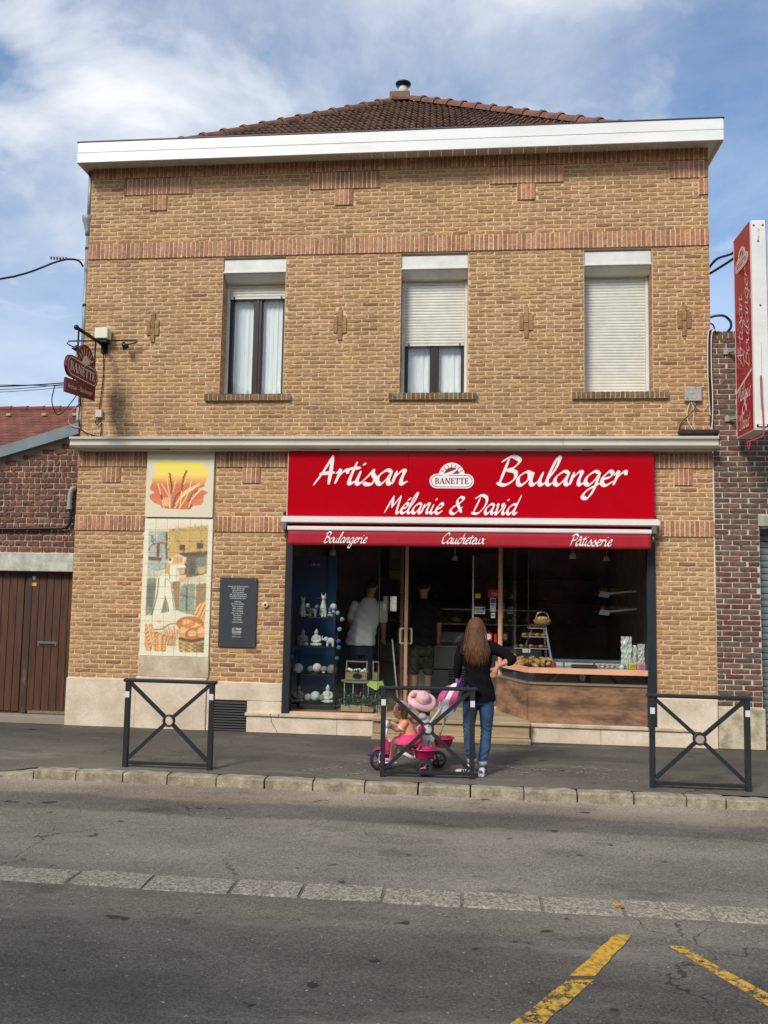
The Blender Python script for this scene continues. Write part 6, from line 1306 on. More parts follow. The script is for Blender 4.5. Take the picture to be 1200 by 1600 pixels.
# wooden trugs of white roses on a small stand, green paper, planters
mWood = M('trug_wood', sr(150, 132, 96), .7, col2=sr(124, 106, 76), nscale=8, stretch=(1, 1, 6)); mRose = M('rose_white', sr(226, 224, 212), .7)
def trug(lab, x, y, z, w_, rz, flowers):
    t = thing('wooden_trug', lab, 'basket', (x, y, z), rz); h = w_/2
    for s_ in (-1, 1): MB().prism([(-.07, 0), (.07, 0), (.055, .13), (.016, .25), (-.016, .25), (-.055, .13)], s_*h-.006, s_*h+.006, 'x').build('end_board', mWood, t)
    for s_ in (-1, 1): MB().box(-h+.007, h-.007, s_*.066-.005, s_*.066+.005, .004, .105, .003).build('side_board', mWood, t)
    MB().tube([(-h-.004, 0, .235), (h+.004, 0, .235)], .010, 8).build('handle', mWood, t)
    if flowers:
        for k in range(11): MB().ball((-h+.035+.023*k, rl.uniform(-.05, .03), .125+rl.uniform(-.012, .014)), (.024, .024, .02), 9, 6).build('rose', mRose, t, True)
        mb = MB(); leaves(mb, (0, -.05, .09), 40, (.08, .02, .02), .035); mb.build('leaves', mLeaf, t, kind='stuff'); MB().lathe([(.048, 0), (.052, 0), (.052, .002), (.048, .002)], 20, Matrix.Translation((.02, -.0715, .055)) @ Matrix.Rotation(R_(90), 4, 'X'), sx=1.25, sy=.75).build('stamp', mBlack, t)
        text('FLEURS', .03, mBlack, t, 'stamp_print', (.02, -.073, .046), .09)
    return t
trug('wooden handled trug filled with white roses on the wire table', -1.44, .42, .640, .27, R_(-4), True); trug('empty wooden trug with pointed ends beside the rose trug', -1.20, .46, .640, .07, R_(12), False)
tb_ = thing('wire_table', 'small grey-green table with scalloped top holding the two trugs', 'table', (-1.37, .42, .262))
n = 40; top_ = [(.27*math.cos(2*math.pi*k/n)*(1+.03*math.cos(8*2*math.pi*k/n)), .17*math.sin(2*math.pi*k/n)*(1+.03*math.cos(8*2*math.pi*k/n))) for k in range(n)]
MB().prism(top_, .355, .375, 'z').build('table_top', M('sage_paint', sr(128, 132, 98), .6), tb_)
for (x, y) in ((-.22, -.08), (-.10, -.13), (.10, -.13), (.22, -.08), (0, .14)): MB().tube([(x, y, .356), (x, y, .0)], .007, 6).build('leg', M('leg_white', sr(170, 170, 164), .4), tb_)
for k in range(5): MB().tube(catmull([(-.2+.1*k, -.12, .02), (-.16+.1*k, -.12, .20), (-.13+.1*k, -.12, .10), (-.1+.1*k, -.12, .24)], 5), .004, 5).build('wire_scroll', MATS['leg_white'], tb_)
o = MB().add([(-1.26, .24, .640), (-1.08, .24, .642), (-1.06, .245, .60), (-1.17, .235, .535), (-1.29, .24, .60), (-1.26, .30, .645), (-1.08, .30, .645)], [(0, 1, 2, 3, 4), (0, 5, 6, 1)]).build('green_napkin', M('lime_paper', sr(176, 200, 96), .7)); tag(o, 'lime green pointed napkin hanging off the small wire table', 'napkin')
for (x0, x1, lab, kk) in ((-1.605, -1.345, 'pale wooden planter with ivy at the left of the window floor', 0), (-1.335, -1.185, 'pale square planter with leaves in the middle of the window floor', 1), (-1.165, -1.02, 'green-tinted planter at the angled end of the window', 2)):
    t = thing('planter', lab, 'planter', ((x0+x1)/2, .20 if kk < 2 else .27, .262)); h = (x1-x0)/2
    MB().box(-h, h, -.05, .06, .006, .085, .006).build('trough', M('planter_%d' % kk, (sr(170, 154, 124), sr(160, 144, 112), sr(160, 160, 100))[kk], .8, fine=.2), t)
    mb = MB(); leaves(mb, (0, 0, .08), 150, (h*.6, .045, .06), .045); mb.build('foliage', mLeaf, t, kind='stuff')
    if kk == 1:
        for q in range(4): MB().ball((rl.uniform(-.06, .06), -.045, .09+rl.uniform(-.02, .03)), .018, 8, 6).build('pine_cone', M('cone_brown', sr(110, 74, 52), .8, bump=.6), t, True)
# ------------------------------------------------------------------ interior of the shop
ct = thing('bakery_counter', 'grey refrigerated bakery counter with vent grille deep inside the shop', 'counter', (0, 2.3, .262))
mCt = M('counter_grey', sr(150, 152, 144), .4); mSt = M('inox', sr(180, 182, 180), .25, metal=.8)
bp(MB().box(-1.0, 1.1, 2.2, 2.9, .262, .62, .006), 'base', mCt, ct); bp(MB().box(-1.0, 1.1, 2.16, 2.2, .64, .95, .006), 'front_panel', mCt, ct); bp(MB().box(-1.0, 1.1, 2.15, 2.9, .955, .985), 'deck', mSt, ct)
gv = bp(MB().box(-.28, .12, 2.186, 2.199, .34, .60), 'vent', mBlack, ct)
for k in range(7): bp(MB().box(-.275, .115, 2.178, 2.185, .352+k*.036, .366+k*.036), 'vent_slat', mCt, ct)
for z in (1.30, 1.52): bp(MB().box(-1.0, 1.1, 2.2, 2.75, z, z+.022), 'glass_shelf', mSt, ct)
bp(MB().box(-1.0, 1.1, 2.152, 2.158, .99, 1.52), 'front_glass', GLASS, ct); bp(MB().box(-.6, .1, 2.3, 2.34, 1.03, 1.18), 'rear_rack', mCt, ct)
mPast = M('golden_pastry', sr(186, 128, 62), .5, col2=sr(130, 78, 34), nscale=18, bump=.4, bscale=70)
mPast2 = M('pale_pastry', sr(206, 170, 110), .6, col2=sr(160, 110, 60), nscale=20, bump=.4, bscale=70)
rp = random.Random(12)
for k in range(9): bp(MB().ball((-.85+k*.22, 2.45, 1.36+rp.uniform(0, .02)), (.08, .07, .045), 10, 6), 'cake', mPast2 if k % 2 else mPast, ct, smooth=True)
# back shelves with bread
bs = thing('bread_rack', 'dark bread rack with shelves of loaves on the back wall', 'rack', (.2, 4.4, .262))
for z in (1.2, 1.6, 2.0): bp(MB().box(-1.6, 2.2, 4.15, 4.58, z, z+.03), 'rack_shelf', M('rack_wood', sr(86, 60, 42), .7), bs)
for k in range(16):
    z = (1.23, 1.63, 2.03)[k % 3]; bp(MB().tube([(-1.4+k*.21, 4.2, z+.05), (-1.36+k*.21, 4.35, z+.06), (-1.33+k*.21, 4.5, z+.05)], [.03, .05, .03], 8), 'loaf', mPast, bs, smooth=True)
# window stand with pastries, right bay
wc = thing('window_counter', 'window counter with steel rail and pastry tray behind the right pane', 'counter', (1.4, .5, .262))
bp(MB().box(.80, 2.30, .08, .95, .86, .895), 'counter_top', mSt, wc); bp(MB().box(.80, 2.30, .075, .08, .70, .86), 'panel', M('tan_board', sr(150, 116, 84), .5, col2=sr(130, 98, 70), nscale=3), wc) if False else None
bp(MB().box(.82, 2.30, .20, .22, .262, .86), 'back_panel', M('tan_board', sr(156, 122, 88), .5, col2=sr(130, 98, 70), nscale=3), wc)
for (xa, xb, ang) in ((1.70, 1.87, -1), (1.98, 2.14, 1), (1.02, 1.18, 1)): bp(MB().prism([(xa, .84 if ang < 0 else .72), (xa+.035, .84 if ang < 0 else .72), (xb, .72 if ang < 0 else .84), (xb-.035, .72 if ang < 0 else .84)], .15, .17, 'y'), 'brace', M('brace_red', sr(90, 34, 30), .5) if xa > 1.5 else M('brace_tan', sr(190, 140, 92), .5), wc)
bp(MB().box(1.50, 1.535, .15, .17, .725, .84), 'brace', MATS['brace_red'], wc); bp(MB().ball((1.425, .14, .785), (.036, .01, .045), 14, 8), 'oval_badge', mPl, wc, smooth=True)
bp(MB().box(1.10, 2.0, .36, .385, .955, .985, .004), 'rail', mSt, wc); bp(MB().box(1.10, 2.25, .38, .39, .90, .955), 'rail_glass', M('frost', sr(190, 196, 192), .3), wc)
for x in (1.22, 1.60, 1.95): bp(MB().tube([(x, .37, .896), (x, .37, .955)], .010, 6), 'rail_post', mSt, wc)
ps = thing('pastry_stand', 'sloping tiered stand of pastries with a basket on top behind the right pane', 'stand', (.8, .45, .895))
bp(MB().tube([(1.075, .30, .90), (.985, .42, 1.43)], .016, 8), 'leg', mSt, ps); bp(MB().tube([(1.02, .50, .90), (.975, .46, 1.40)], .014, 8), 'leg', mSt, ps); bp(MB().tube([(.68, .72, .90), (.86, .55, 1.40)], .014, 8), 'leg', mSt, ps)
for (z, x0, x1) in ((1.10, .60, 1.03), (1.25, .70, 1.0), (1.36, .78, .99)):
    tr_ = bp(MB().box(x0, x1, .36, .66, z, z+.012, .003), 'tier', M('tier_glass', sr(150, 160, 158), .2), ps)
    for k in range(7):
        bp(MB().ball((x0+.03+(x1-x0-.06)*k/6, .40+.03*(k % 2), z+.032), (.036, .05, .024), 10, 6, mat=Matrix.Rotation(rp.uniform(-.5, .5), 4, 'Z')), 'pastry', (mPast, M('choc_pastry', sr(76, 46, 28), .5, bump=.4))[(k+int(z*10)) % 2], ps, smooth=True)
bp(MB().box(.70, .80, .355, .36, 1.055, 1.10), 'price_tag', stW, ps)
bk = thing('bread_basket', 'small wicker basket with a loaf on top of the pastry stand', 'basket', (.95, .46, 1.40))
bp(MB().lathe([(.075, 1.405), (.10, 1.42), (.115, 1.47), (.105, 1.475), (.0, 1.43)], 20, Matrix.Translation((.96, .46, 0))), 'bowl', M('wicker', sr(150, 118, 70), .8, bump=1., bscale=60), bk, smooth=True); bp(MB().ball((.96, .46, 1.485), (.085, .07, .035), 12, 7), 'loaf', mPast2, bk, smooth=True)
bp(MB().tube(catmull([(.87, .46, 1.47), (.90, .46, 1.55), (.96, .46, 1.57), (1.02, .46, 1.55), (1.05, .46, 1.47)], 5), .006, 6), 'handle', mSt, bk)
# heap of croissants and pastries on the counter corner
def croissant(r):
    mb = MB(); P = []; rs = []
    for k in range(9): a = R_(-70+140*k/8); P.append((.06*math.sin(a), .035*math.cos(a), 0)); rs.append(.008+.020*math.sin(math.pi*k/8)*(1+.12*(-1)**k))
    return mb.tube(P, rs, 8).mesh('croissant', True)
crm = croissant(0); tray_ = thing('croissant_heap', 'heap of golden croissants and rolls along the angled corner of the right window', 'pastries', (.8, .3, .90))
for k in range(46):
    x = rp.uniform(.58, 1.05); y = rp.uniform(.12, .55); lay_ = k//20
    if x < .56+(.55-y)*.6 and False: continue
    if y < .75-(x-.42)*2.1+.08: y = .75-(x-.42)*2.1+.10
    o = ob('croissant', crm, mPast if k % 3 else mPast2, tray_); o.location = (x-.8, max(y, .11)-.3, .022+lay_*.034); o.rotation_euler = (rp.uniform(-.4, .4), rp.uniform(-.4, .4), rp.uniform(0, 6.28))
o = MB().box(1.04, 1.10, .10, .104, .90, .955, .002).build('red_tag', stR); tag(o, 'small red price tag beside the croissants', 'tag')
o = MB().box(1.30, 1.62, .14, .30, .897, .93, .01).build('choc_tray', M('choc_bar', sr(70, 44, 30), .5, bump=1., bscale=40)); tag(o, 'low tray of dark chocolate bread on the window counter', 'tray')
mb = MB()
for k in range(7): limb(mb, (1.62+.06*k, .16+.02*(k % 2), .915), (1.66+.06*k, .24, .93), .022, .018)
o = blob('wrapped_bread', mb, M('wrap_film', sr(150, 150, 138), .2, spec=.8), None, .01, 2); tag(o, 'film-wrapped long bread lying on the window counter', 'bread')
# paper bags and boxes
def crumple(x0, x1, y, z0, z1, seed):
    r = random.Random(seed); n, m = 8, 12; vs = [(x0+(x1-x0)*i/n+r.uniform(-.004, .004), y+r.uniform(-.012, .012), z0+(z1-z0)*j/m) for i in range(n+1) for j in range(m+1)]
    mb = MB().add(vs, [(i*(m+1)+j, (i+1)*(m+1)+j, (i+1)*(m+1)+j+1, i*(m+1)+j+1) for i in range(n) for j in range(m)]); a = len(mb.v)
    mb.add([(v[0], v[1]+.03, v[2]) for v in vs], [(i*(m+1)+j, i*(m+1)+j+1, (i+1)*(m+1)+j+1, (i+1)*(m+1)+j) for i in range(n) for j in range(m)]); return mb
mFilm = M('white_film', sr(206, 208, 202), .25, spec=.7)
tag(crumple(1.93, 2.055, .30, .90, 1.29, 1).build('paper_bag', mFilm), 'tall shiny white bag standing at the right of the window counter', 'bag'); tag(crumple(2.06, 2.13, .34, .90, 1.18, 2).build('paper_bag', mFilm), 'shorter white bag between the tall bag and the frame', 'bag'); tag(crumple(2.135, 2.22, .32, .90, 1.20, 3).build('paper_bag', mFilm), 'white bag tucked against the dark right frame post', 'bag')
for (x0, x1, c, c2, lab) in ((1.985, 2.075, sr(216, 200, 60), sr(150, 130, 30), 'yellow printed packet on the window counter'), (2.085, 2.185, sr(216, 150, 176), sr(180, 80, 120), 'pink printed packet on the window counter')):
    t = thing('packet', lab, 'packet', ((x0+x1)/2, .12, .90)); MB().box(-(x1-x0)/2, (x1-x0)/2, -.02, .05, 0, .075, .008).build('carton', M('carton_'+lab[:4], c, .5), t)
    for k in range(3): MB().box(-.035, .035, -.0225, -.0205, .018+k*.017, .026+k*.017).build('print', M('cprint_'+lab[:4], c2, .5), t)
tag(MB().lathe([(.0, .0), (.03, .0), (.035, .03), (.02, .055), (.0, .06)], 12, Matrix.Translation((1.90, .13, .897))).build('sugar_bag', mFilm, None, True), 'small white paper twist beside the yellow packet', 'bag')
for (z, lab) in ((1.80, 'upper white-edged bread tray hanging at right inside'), (1.56, 'lower white-edged bread tray hanging at right inside')):
    t = thing('bread_tray', lab, 'tray', (1.95, 1.0, z)); MB().box(-.20, .30, -.02, .45, 0, .02).build('tray_base', M('tray_brown', sr(96, 70, 50), .6), t); MB().prism([(-.2, -.02), (-.06, -.035), (-.05, .01), (.30, .05), (.30, .075), (-.05, .035), (-.17, .05)], -.04, -.03, 'y').build('paper_edge', mFilm, t)
    for k in range(4): MB().ball((-.1+.11*k, .15, .055), (.06, .12, .04), 10, 6).build('loaf', mPast, t, True)
for (x, y) in ((-1.80, .45), (1.35, .45), (1.9, 1.2), (-.2, 2.0)):
    o = thing('ceiling_spot', {-1.80: 'white ceiling spotlight over the left shelf', 1.35: 'white ceiling spotlight over the right window', 1.9: 'white ceiling spotlight deeper at right', -.2: 'white ceiling spotlight over the counter'}[x], 'lamp', (x, y, 2.32)); MB().lathe([(.0, .02), (.035, .02), (.045, -.05), (.03, -.05), (.0, -.01)], 14).build('spot_head', mPl, o, True); MB().tube([(0, 0, .02), (0, 0, .48)], .008, 6).build('stem', mPl, o)
sk = thing('window_pole', 'thin white pole leaning behind the left angled pane', 'pole', (-1.0, 1.0, .262)); bp(MB().tube([(-1.03, .95, 1.14), (-.93, .85, .30)], .010, 6), 'shaft', mPl, sk)
mn = thing('menu_strip', 'yellow and pale price strips hanging inside above the man', 'menu', (-1.05, 1.6, 2.0))
for (z0, z1, c) in ((2.28, 2.5, sr(110, 104, 90)), (2.12, 2.27, sr(96, 84, 50)), (1.96, 2.10, sr(110, 102, 40))): bp(MB().box(-1.15, -.98, 1.60, 1.61, z0, z1), 'strip', M('strip_%d' % int(z0*100), c, .7), mn)
P0(text('1818', .05, mLetter, bpn, 'lettering', (-2.10, .795, 2.13), .11), bpn)
# ------------------------------------------------------------------ people
mSkin = M('skin', sr(196, 146, 120), .5, col2=sr(182, 130, 104), nscale=20, sss=.05); mHairB = M('long_brown_hair', sr(74, 48, 32), .62, spec=.25, col2=sr(122, 84, 54), nscale=26, stretch=(6, 6, .35), lo=.4, hi=.65)
mKnit = M('black_knit', (.006, .006, .007), .9, spec=.12, bump=.5, bscale=16); mJean = M('blue_denim', sr(42, 66, 96), .85, col2=sr(66, 96, 128), nscale=7, lo=.4, hi=.7, bump=.35, bscale=30, fine=.15); mCuff = M('denim_cuff', sr(150, 158, 164), .85); mShoe = M('white_leather', sr(222, 222, 216), .5); mStripe = M('navy_stripe', sr(40, 44, 80), .5); mPurple = M('purple_plastic', sr(84, 44, 130), .4)
def wrinkle(o, fn):
    me = o.data; n = len(me.vertices); co_ = np.empty(n*3); me.vertices.foreach_get('co', co_); co_ = co_.reshape(-1, 3); no = np.array([v.normal for v in me.vertices])
    co_ += no*fn(co_[:, 0], co_[:, 1], co_[:, 2])[:, None]; me.vertices.foreach_set('co', co_.ravel()); me.update(); return o
def hand(mb, wrist, d, side, s_=1., curl=.5, spread=1.):
    """palm and five fingers: d = direction of the hand, side = towards the thumb, palm normal = d x side"""
    d = Vector(d).normalized(); sd = Vector(side); sd = (sd-d*sd.dot(d)).normalized(); nn = d.cross(sd); w_ = Vector(wrist)
    limb(mb, w_, w_+d*.055*s_+sd*.0, .022*s_, .024*s_); limb(mb, w_+d*.02*s_+sd*.016*s_, w_+d*.07*s_+sd*.020*s_, .017*s_, .014*s_); limb(mb, w_+d*.02*s_-sd*.014*s_, w_+d*.068*s_-sd*.022*s_, .016*s_, .013*s_)
    for k, l in enumerate((.068, .078, .072, .056)):
        o = sd*(.030-.020*k)*s_*spread; a = w_+d*.075*s_+o; b = a+(d*.55+nn*curl*.35+o*4).normalized()*l*.5*s_; c = b+(d*.5+nn*curl*.9).normalized()*l*.5*s_; chain(mb, [a, b, c], [.0095*s_, .0088*s_, .0072*s_], 8)
    a = w_+d*.025*s_+sd*.024*s_; b = a+(d*.6+sd*.8).normalized()*.036*s_; c = b+(d*.9+sd*.3+nn*curl*.4).normalized()*.030*s_; chain(mb, [a, b, c], [.012*s_, .0105*s_, .008*s_], 8); return mb
def head(mb, c, r, look):
    """skull, jaw, nose, ears; look = facing direction"""
    c = Vector(c); f = Vector(look).normalized(); s_ = f.cross(Vector((0, 0, 1))).normalized(); up_ = s_.cross(f); k = r/.1
    mb.ball(c+up_*.012*k, (.076*k, .088*k, .094*k) if abs(f.y) > abs(f.x) else (.088*k, .076*k, .094*k), 16, 12); mb.ball(c+f*.022*k-up_*.05*k, .056*k, 12, 9); mb.ball(c+f*.085*k-up_*.012*k, (.014*k, .014*k, .02*k), 8, 6); mb.ball(c+f*.062*k-up_*.062*k, (.026*k, .022*k, .016*k), 8, 6)
    for q in (-1, 1): mb.ball(c+s_*q*.077*k-up_*.006*k, (.012*k, .018*k, .026*k), 8, 6); mb.ball(c+f*.072*k+s_*q*.03*k-up_*.03*k, .018*k, 8, 6)
    return mb
def face(par, c, r, look):
    c = Vector(c); f = Vector(look).normalized(); s_ = f.cross(Vector((0, 0, 1))).normalized(); up_ = s_.cross(f); k = r/.1
    for q in (-1, 1): MB().ball(c+f*.080*k+s_*q*.030*k+up_*.006*k, .0085*k, 8, 6).build('eye', mBlack, par, True)
    MB().ball(c+f*.084*k-up_*.062*k, (.012*k, .018*k, .004*k), 8, 5).build('mouth', M('lips', sr(160, 84, 80), .5), par, True)
WY = -1.87
# woman, seen from behind, right hand on her hip, left hand on the push handle
wm = MB(); head(wm, (.085, WY+.01, 1.475), .098, (-.15, 1, -.05)); limb(wm, (.09, WY, 1.42), (.095, WY, 1.30), .046, .052)
loft(wm, [(.115, WY, .80, .14, .10), (.11, WY, .95, .118, .085), (.10, WY, 1.15, .135, .09), (.10, WY, 1.27, .15, .08), (.10, WY, 1.33, .08, .055)])
chain(wm, [(-.045, WY, 1.275), (-.095, WY+.02, 1.08), (-.098, WY+.05, .975)], [.045, .036, .024]); hand(wm, (-.098, WY+.055, .965), (-.05, .35, -.9), (.6, .7, .3), .82, .9)
chain(wm, [(.25, WY, 1.285), (.455, WY-.02, 1.165), (.300, WY-.10, 1.095)], [.045, .040, .024]); hand(wm, (.298, WY-.105, 1.085), (-.45, .02, -.85), (-.75, .3, .45), .85, .25)
chain(wm, [(.045, WY, .80), (.022, WY+.02, .44), (.052, WY+.05, .09)], [.08, .052, .034]); chain(wm, [(.185, WY, .80), (.198, WY-.02, .44), (.155, WY-.05, .09)], [.08, .052, .034])
wo = blob('person', wm, mSkin, None, .011, 3); tag(wo, 'woman with long brown hair in black top and jeans standing behind the push tricycle', 'person')
jn = MB(); loft(jn, [(.115, WY, .70, .135, .10), (.115, WY, .78, .160, .118), (.113, WY, .88, .150, .108), (.112, WY, .93, .132, .095)])
chain(jn, [(.042, WY, .80), (.030, WY+.01, .62), (.018, WY+.015, .44), (.030, WY+.03, .28), (.052, WY+.05, .135)], [.088, .076, .057, .056, .043]); chain(jn, [(.190, WY, .80), (.198, WY-.01, .62), (.197, WY-.02, .44), (.185, WY-.04, .28), (.158, WY-.05, .135)], [.088, .076, .057, .056, .043])
wrinkle(blob('jeans', jn, mJean, wo, .008, 2), lambda x, y, z: .0045*np.sin(z*150+x*60+np.sin(x*40)*2)*np.exp(-((z-.45)/.07)**2)+.005*np.sin(z*110-x*70)*np.exp(-((z-.19)/.06)**2)+.003*np.sin(z*60+x*90)*np.exp(-((z-.72)/.08)**2))
for (x, y, z) in ((.055, WY+.05, .125), (.156, WY-.05, .125)): MB().lathe([(.044, -.022), (.050, -.022), (.051, .022), (.044, .022)], 18, Matrix.Translation((x, y, z))).build('trouser_cuff', mCuff, wo, True)
tp = MB(); loft(tp, [(.120, WY, .740, .168, .130), (.118, WY, .80, .172, .130), (.114, WY, .90, .150, .112), (.106, WY, 1.02, .130, .098), (.100, WY, 1.15, .152, .108), (.100, WY, 1.26, .166, .096), (.100, WY, 1.315, .130, .075), (.098, WY, 1.345, .062, .055)])
chain(tp, [(-.045, WY, 1.275), (-.085, WY+.01, 1.16), (-.100, WY+.02, 1.07), (-.100, WY+.045, .985)], [.060, .052, .046, .040]); chain(tp, [(.245, WY, 1.280), (.36, WY-.01, 1.225), (.445, WY-.02, 1.165), (.425, WY-.04, 1.145)], [.062, .058, .056, .050])
tpo = wrinkle(blob('black_top', tp, mKnit, wo, .008, 2), lambda x, y, z: .006*np.sin(z*55+x*38+1.5*np.sin(x*22))*np.clip((1.2-z)/.3, 0, 1)+.004*np.sin(x*120+z*25)*np.exp(-((z-1.0)/.12)**2))
# hair: cap plus long strands over the back
hb = MB(); hb.ball((.085, WY+.002, 1.495), (.084, .094, .086), 16, 12); loft(hb, [(.100, WY-.085, 1.10, .02, .010), (.098, WY-.100, 1.16, .060, .020), (.095, WY-.108, 1.25, .084, .026), (.092, WY-.092, 1.33, .088, .036), (.088, WY-.062, 1.40, .082, .052), (.085, WY-.03, 1.48, .082, .074), (.085, WY-.01, 1.55, .06, .06)])
blob('hair', hb, mHairB, wo, .009, 2)
hs_ = MB(); rh = random.Random(3)
for k in range(340):
    a = rh.uniform(-1, 1); x0 = .085+a*.064; z1 = 1.06+rh.uniform(0, .16)+abs(a)*.06; sw = rh.uniform(-.014, .014)
    if rh.random() < .16: x0 = .085+a*.098; z1 = 1.2+rh.uniform(0, .12)
    pts = catmull([(.085+a*.045, WY-.045+abs(a)*.02, 1.555), (x0, WY-.095+abs(a)*.05, 1.47), (x0+a*.016, WY-.112+abs(a)*.035, 1.35), (x0+a*.042+sw*1.6, WY-.128+abs(a)*.025, 1.24), (.098+a*.092+sw*3, WY-.112, z1)], 4); n = len(pts)
    hs_.tube(pts, [.0035*(1-.75*i/(n-1))+.0007 for i in range(n)], 4, col=None)
hs_.build('hair_strands', mHairB, wo, True, kind='stuff')
def shoe(par, x, y, rz, s_=1., stripes=True, mat=None, z=0.):
    mb = MB(); mb.ball((0, -.03, .035), (.036, .05, .032), 12, 8); mb.ball((0, .07, .024), (.040, .07, .026), 12, 8); limb(mb, (0, -.03, .045), (0, .0, .068), .034, .032); mb.box(-.036, .036, -.07, .12, .0, .02, .01)
    o = blob('shoe', mb, mat or mShoe, par, .007, 2); m4 = Matrix.Translation((x, y, z)) @ Matrix.Rotation(rz, 4, 'Z') @ Matrix.Scale(s_, 4); o.data.transform(m4)
    if stripes:
        for q in (-1, 1):
            for k in range(3): m_ = MB().box(q*.036-.004, q*.036+.004, .005+k*.024, .016+k*.024, .02, .052); m_.xf(m4); m_.build('shoe_stripe', mStripe, par)
        m_ = MB().ball((0, -.07, .052), (.022, .016, .018), 10, 6); m_.xf(m4); m_.build('heel_tab', M('heel_blue', sr(70, 76, 150), .6), par, True)
shoe(wo, .155, WY-.055, R_(-12)); shoe(wo, .02, WY-.02, R_(78))
# man in white shirt inside, from behind
mWS = M('white_shirt', sr(232, 230, 226), .8, bump=.4, bscale=14)
def inside(x, y, lab, shirt, legs, bare, lean, hair, skinm=mSkin):
    mb = MB(); head(mb, (x+lean*.95, y-.02, 1.86), .108, (.25, 1, -.3)); limb(mb, (x+lean*.85, y, 1.80), (x+lean*.7, y, 1.66), .055, .06); loft(mb, [(x, y, 1.05, .15, .11), (x+lean*.3, y, 1.3, .15, .11), (x+lean*.6, y, 1.55, .17, .10), (x+lean*.65, y, 1.64, .10, .07)])
    for q in (-1, 1):
        chain(mb, [(x+lean*.6+q*.18, y, 1.57), (x+lean*.5+q*.235, y+.04, 1.33), (x+lean*.55+q*.215, y+.20, 1.12)], [.055, .044, .030]); hand(mb, (x+lean*.55+q*.215, y+.21, 1.11), (0, .5, -.8), (-q, .2, 0), 1., .6)
        chain(mb, [(x+q*.085, y, 1.05), (x+q*.095, y+.01, .68), (x+q*.10, y, .31)], [.085, .058, .040])
    o = blob('person', mb, skinm, None, .014, 2); tag(o, lab, 'person')
    s_ = MB(); loft(s_, [(x-.01, y, 1.02, .215, .150), (x, y, 1.15, .205, .145), (x+lean*.3, y, 1.32, .195, .135), (x+lean*.6, y, 1.54, .205, .120), (x+lean*.66, y, 1.66, .11, .085), (x+lean*.70, y, 1.70, .068, .065)])
    for q in (-1, 1): chain(s_, [(x+lean*.6+q*.185, y, 1.575), (x+lean*.52+q*.232, y+.03, 1.40)], [.075, .072])
    wrinkle(blob('shirt', s_, shirt, o, .012, 2), lambda X_, Y_, Z_: .008*np.sin(X_*34+Z_*9+np.sin(Z_*14))*np.clip((1.5-Z_)/.4, 0, 1)+.005*np.sin(Z_*50+X_*30))
    t_ = MB(); loft(t_, [(x, y, .88, .17, .125), (x, y, 1.0, .175, .128), (x, y, 1.08, .165, .12)])
    for q in (-1, 1): chain(t_, [(x+q*.085, y, .96), (x+q*.095, y+.01, .70), (x+q*.10, y, .66 if bare else .32)], [.105, .085, .080 if bare else .06])
    blob('shorts' if bare else 'trousers', t_, legs, o, .013, 2)
    h_ = MB(); h_.ball((x+lean*.93, y-.035, 1.89), (.088, .092, .09), 14, 10); blob('hair', h_, hair, o, .012, 1)
    for q in (-1, 1): shoe(o, x+q*.10, y+.02, R_(4*q), 1.1, False, mBlack, .262)
    return o
mDarkHair = M('dark_hair', (.012, .010, .009), .6)
inside(-1.52, 1.42, 'man in a loose white shirt and jeans standing inside behind the left pane', mWS, M('dark_denim', sr(44, 54, 78), .85), False, .15, mDarkHair)
inside(-.66, 1.62, 'customer in dark top and camouflage shorts inside the open door', M('dark_tshirt', sr(26, 28, 32), .85), M('camo_shorts', sr(84, 84, 66), .85, col2=sr(52, 54, 44), nscale=14, lo=.45, hi=.55), True, .02, mDarkHair)

# ------------------------------------------------------------------ push tricycle
tri = thing('push_tricycle', 'pink, white and purple push tricycle with baskets and bag behind the middle barrier', 'tricycle', (-.6, -1.85, 0))
mPink = M('pink_plastic', sr(216, 44, 110), .35, col2=sr(204, 38, 102), nscale=6); mWP = M('white_plastic', sr(224, 220, 216), .35); mPinkC = M('pink_cloth', sr(222, 96, 150), .8); mBagW = M('white_nylon', sr(220, 220, 226), .6, bump=.2, bscale=50); mBagG = M('lilac_nylon', sr(150, 146, 170), .7)
def wheel(c, r, w_, rz, hubc):
    m4 = Matrix.Translation(c) @ Matrix.Rotation(rz, 4, 'Z') @ Matrix.Rotation(R_(90), 4, 'Y')
    prof = [(r*.70, -w_*.42), (r*.86, -w_*.5), (r*.97, -w_*.34), (r, 0), (r*.97, w_*.34), (r*.86, w_*.5), (r*.70, w_*.42)]
    ty = bp(MB().lathe(prof+[prof[0]], 28, m4), 'wheel', mRubber, tri, smooth=True)
    bp(MB().lathe([(r*.60, -w_*.3), (r*.72, -w_*.44), (r*.72, w_*.44), (r*.60, w_*.3), (r*.60, -w_*.3)], 28, m4), 'rim', M('rim_grey', sr(70, 70, 74), .5), ty, smooth=True).matrix_parent_inverse = Matrix()
    sp = MB()
    for k in range(5):
        a = 2*math.pi*k/5; sp.tube([m4 @ Vector((0, 0, 0)), m4 @ Vector((r*.66*math.cos(a), r*.66*math.sin(a), 0))], [.014, .010], 6)
    bp(sp, 'spokes', mBlack, ty).matrix_parent_inverse = Matrix(); bp(MB().lathe([(.0, -w_*.6), (r*.2, -w_*.6), (r*.2, w_*.6), (.0, w_*.6)], 12, m4), 'hub', hubc, ty, smooth=True).matrix_parent_inverse = Matrix()
HD = R_(90)
wheel((-.885, -1.87, .105), .105, .042, R_(100), mPink); wheel((-.415, -2.045, .084), .084, .05, R_(96), mPink); wheel((-.295, -1.63, .086), .086, .045, R_(96), mPink)
T = lambda pts, r, n, m, sm=True: bp(MB().tube(pts, r, 8), n, m, tri, smooth=sm)
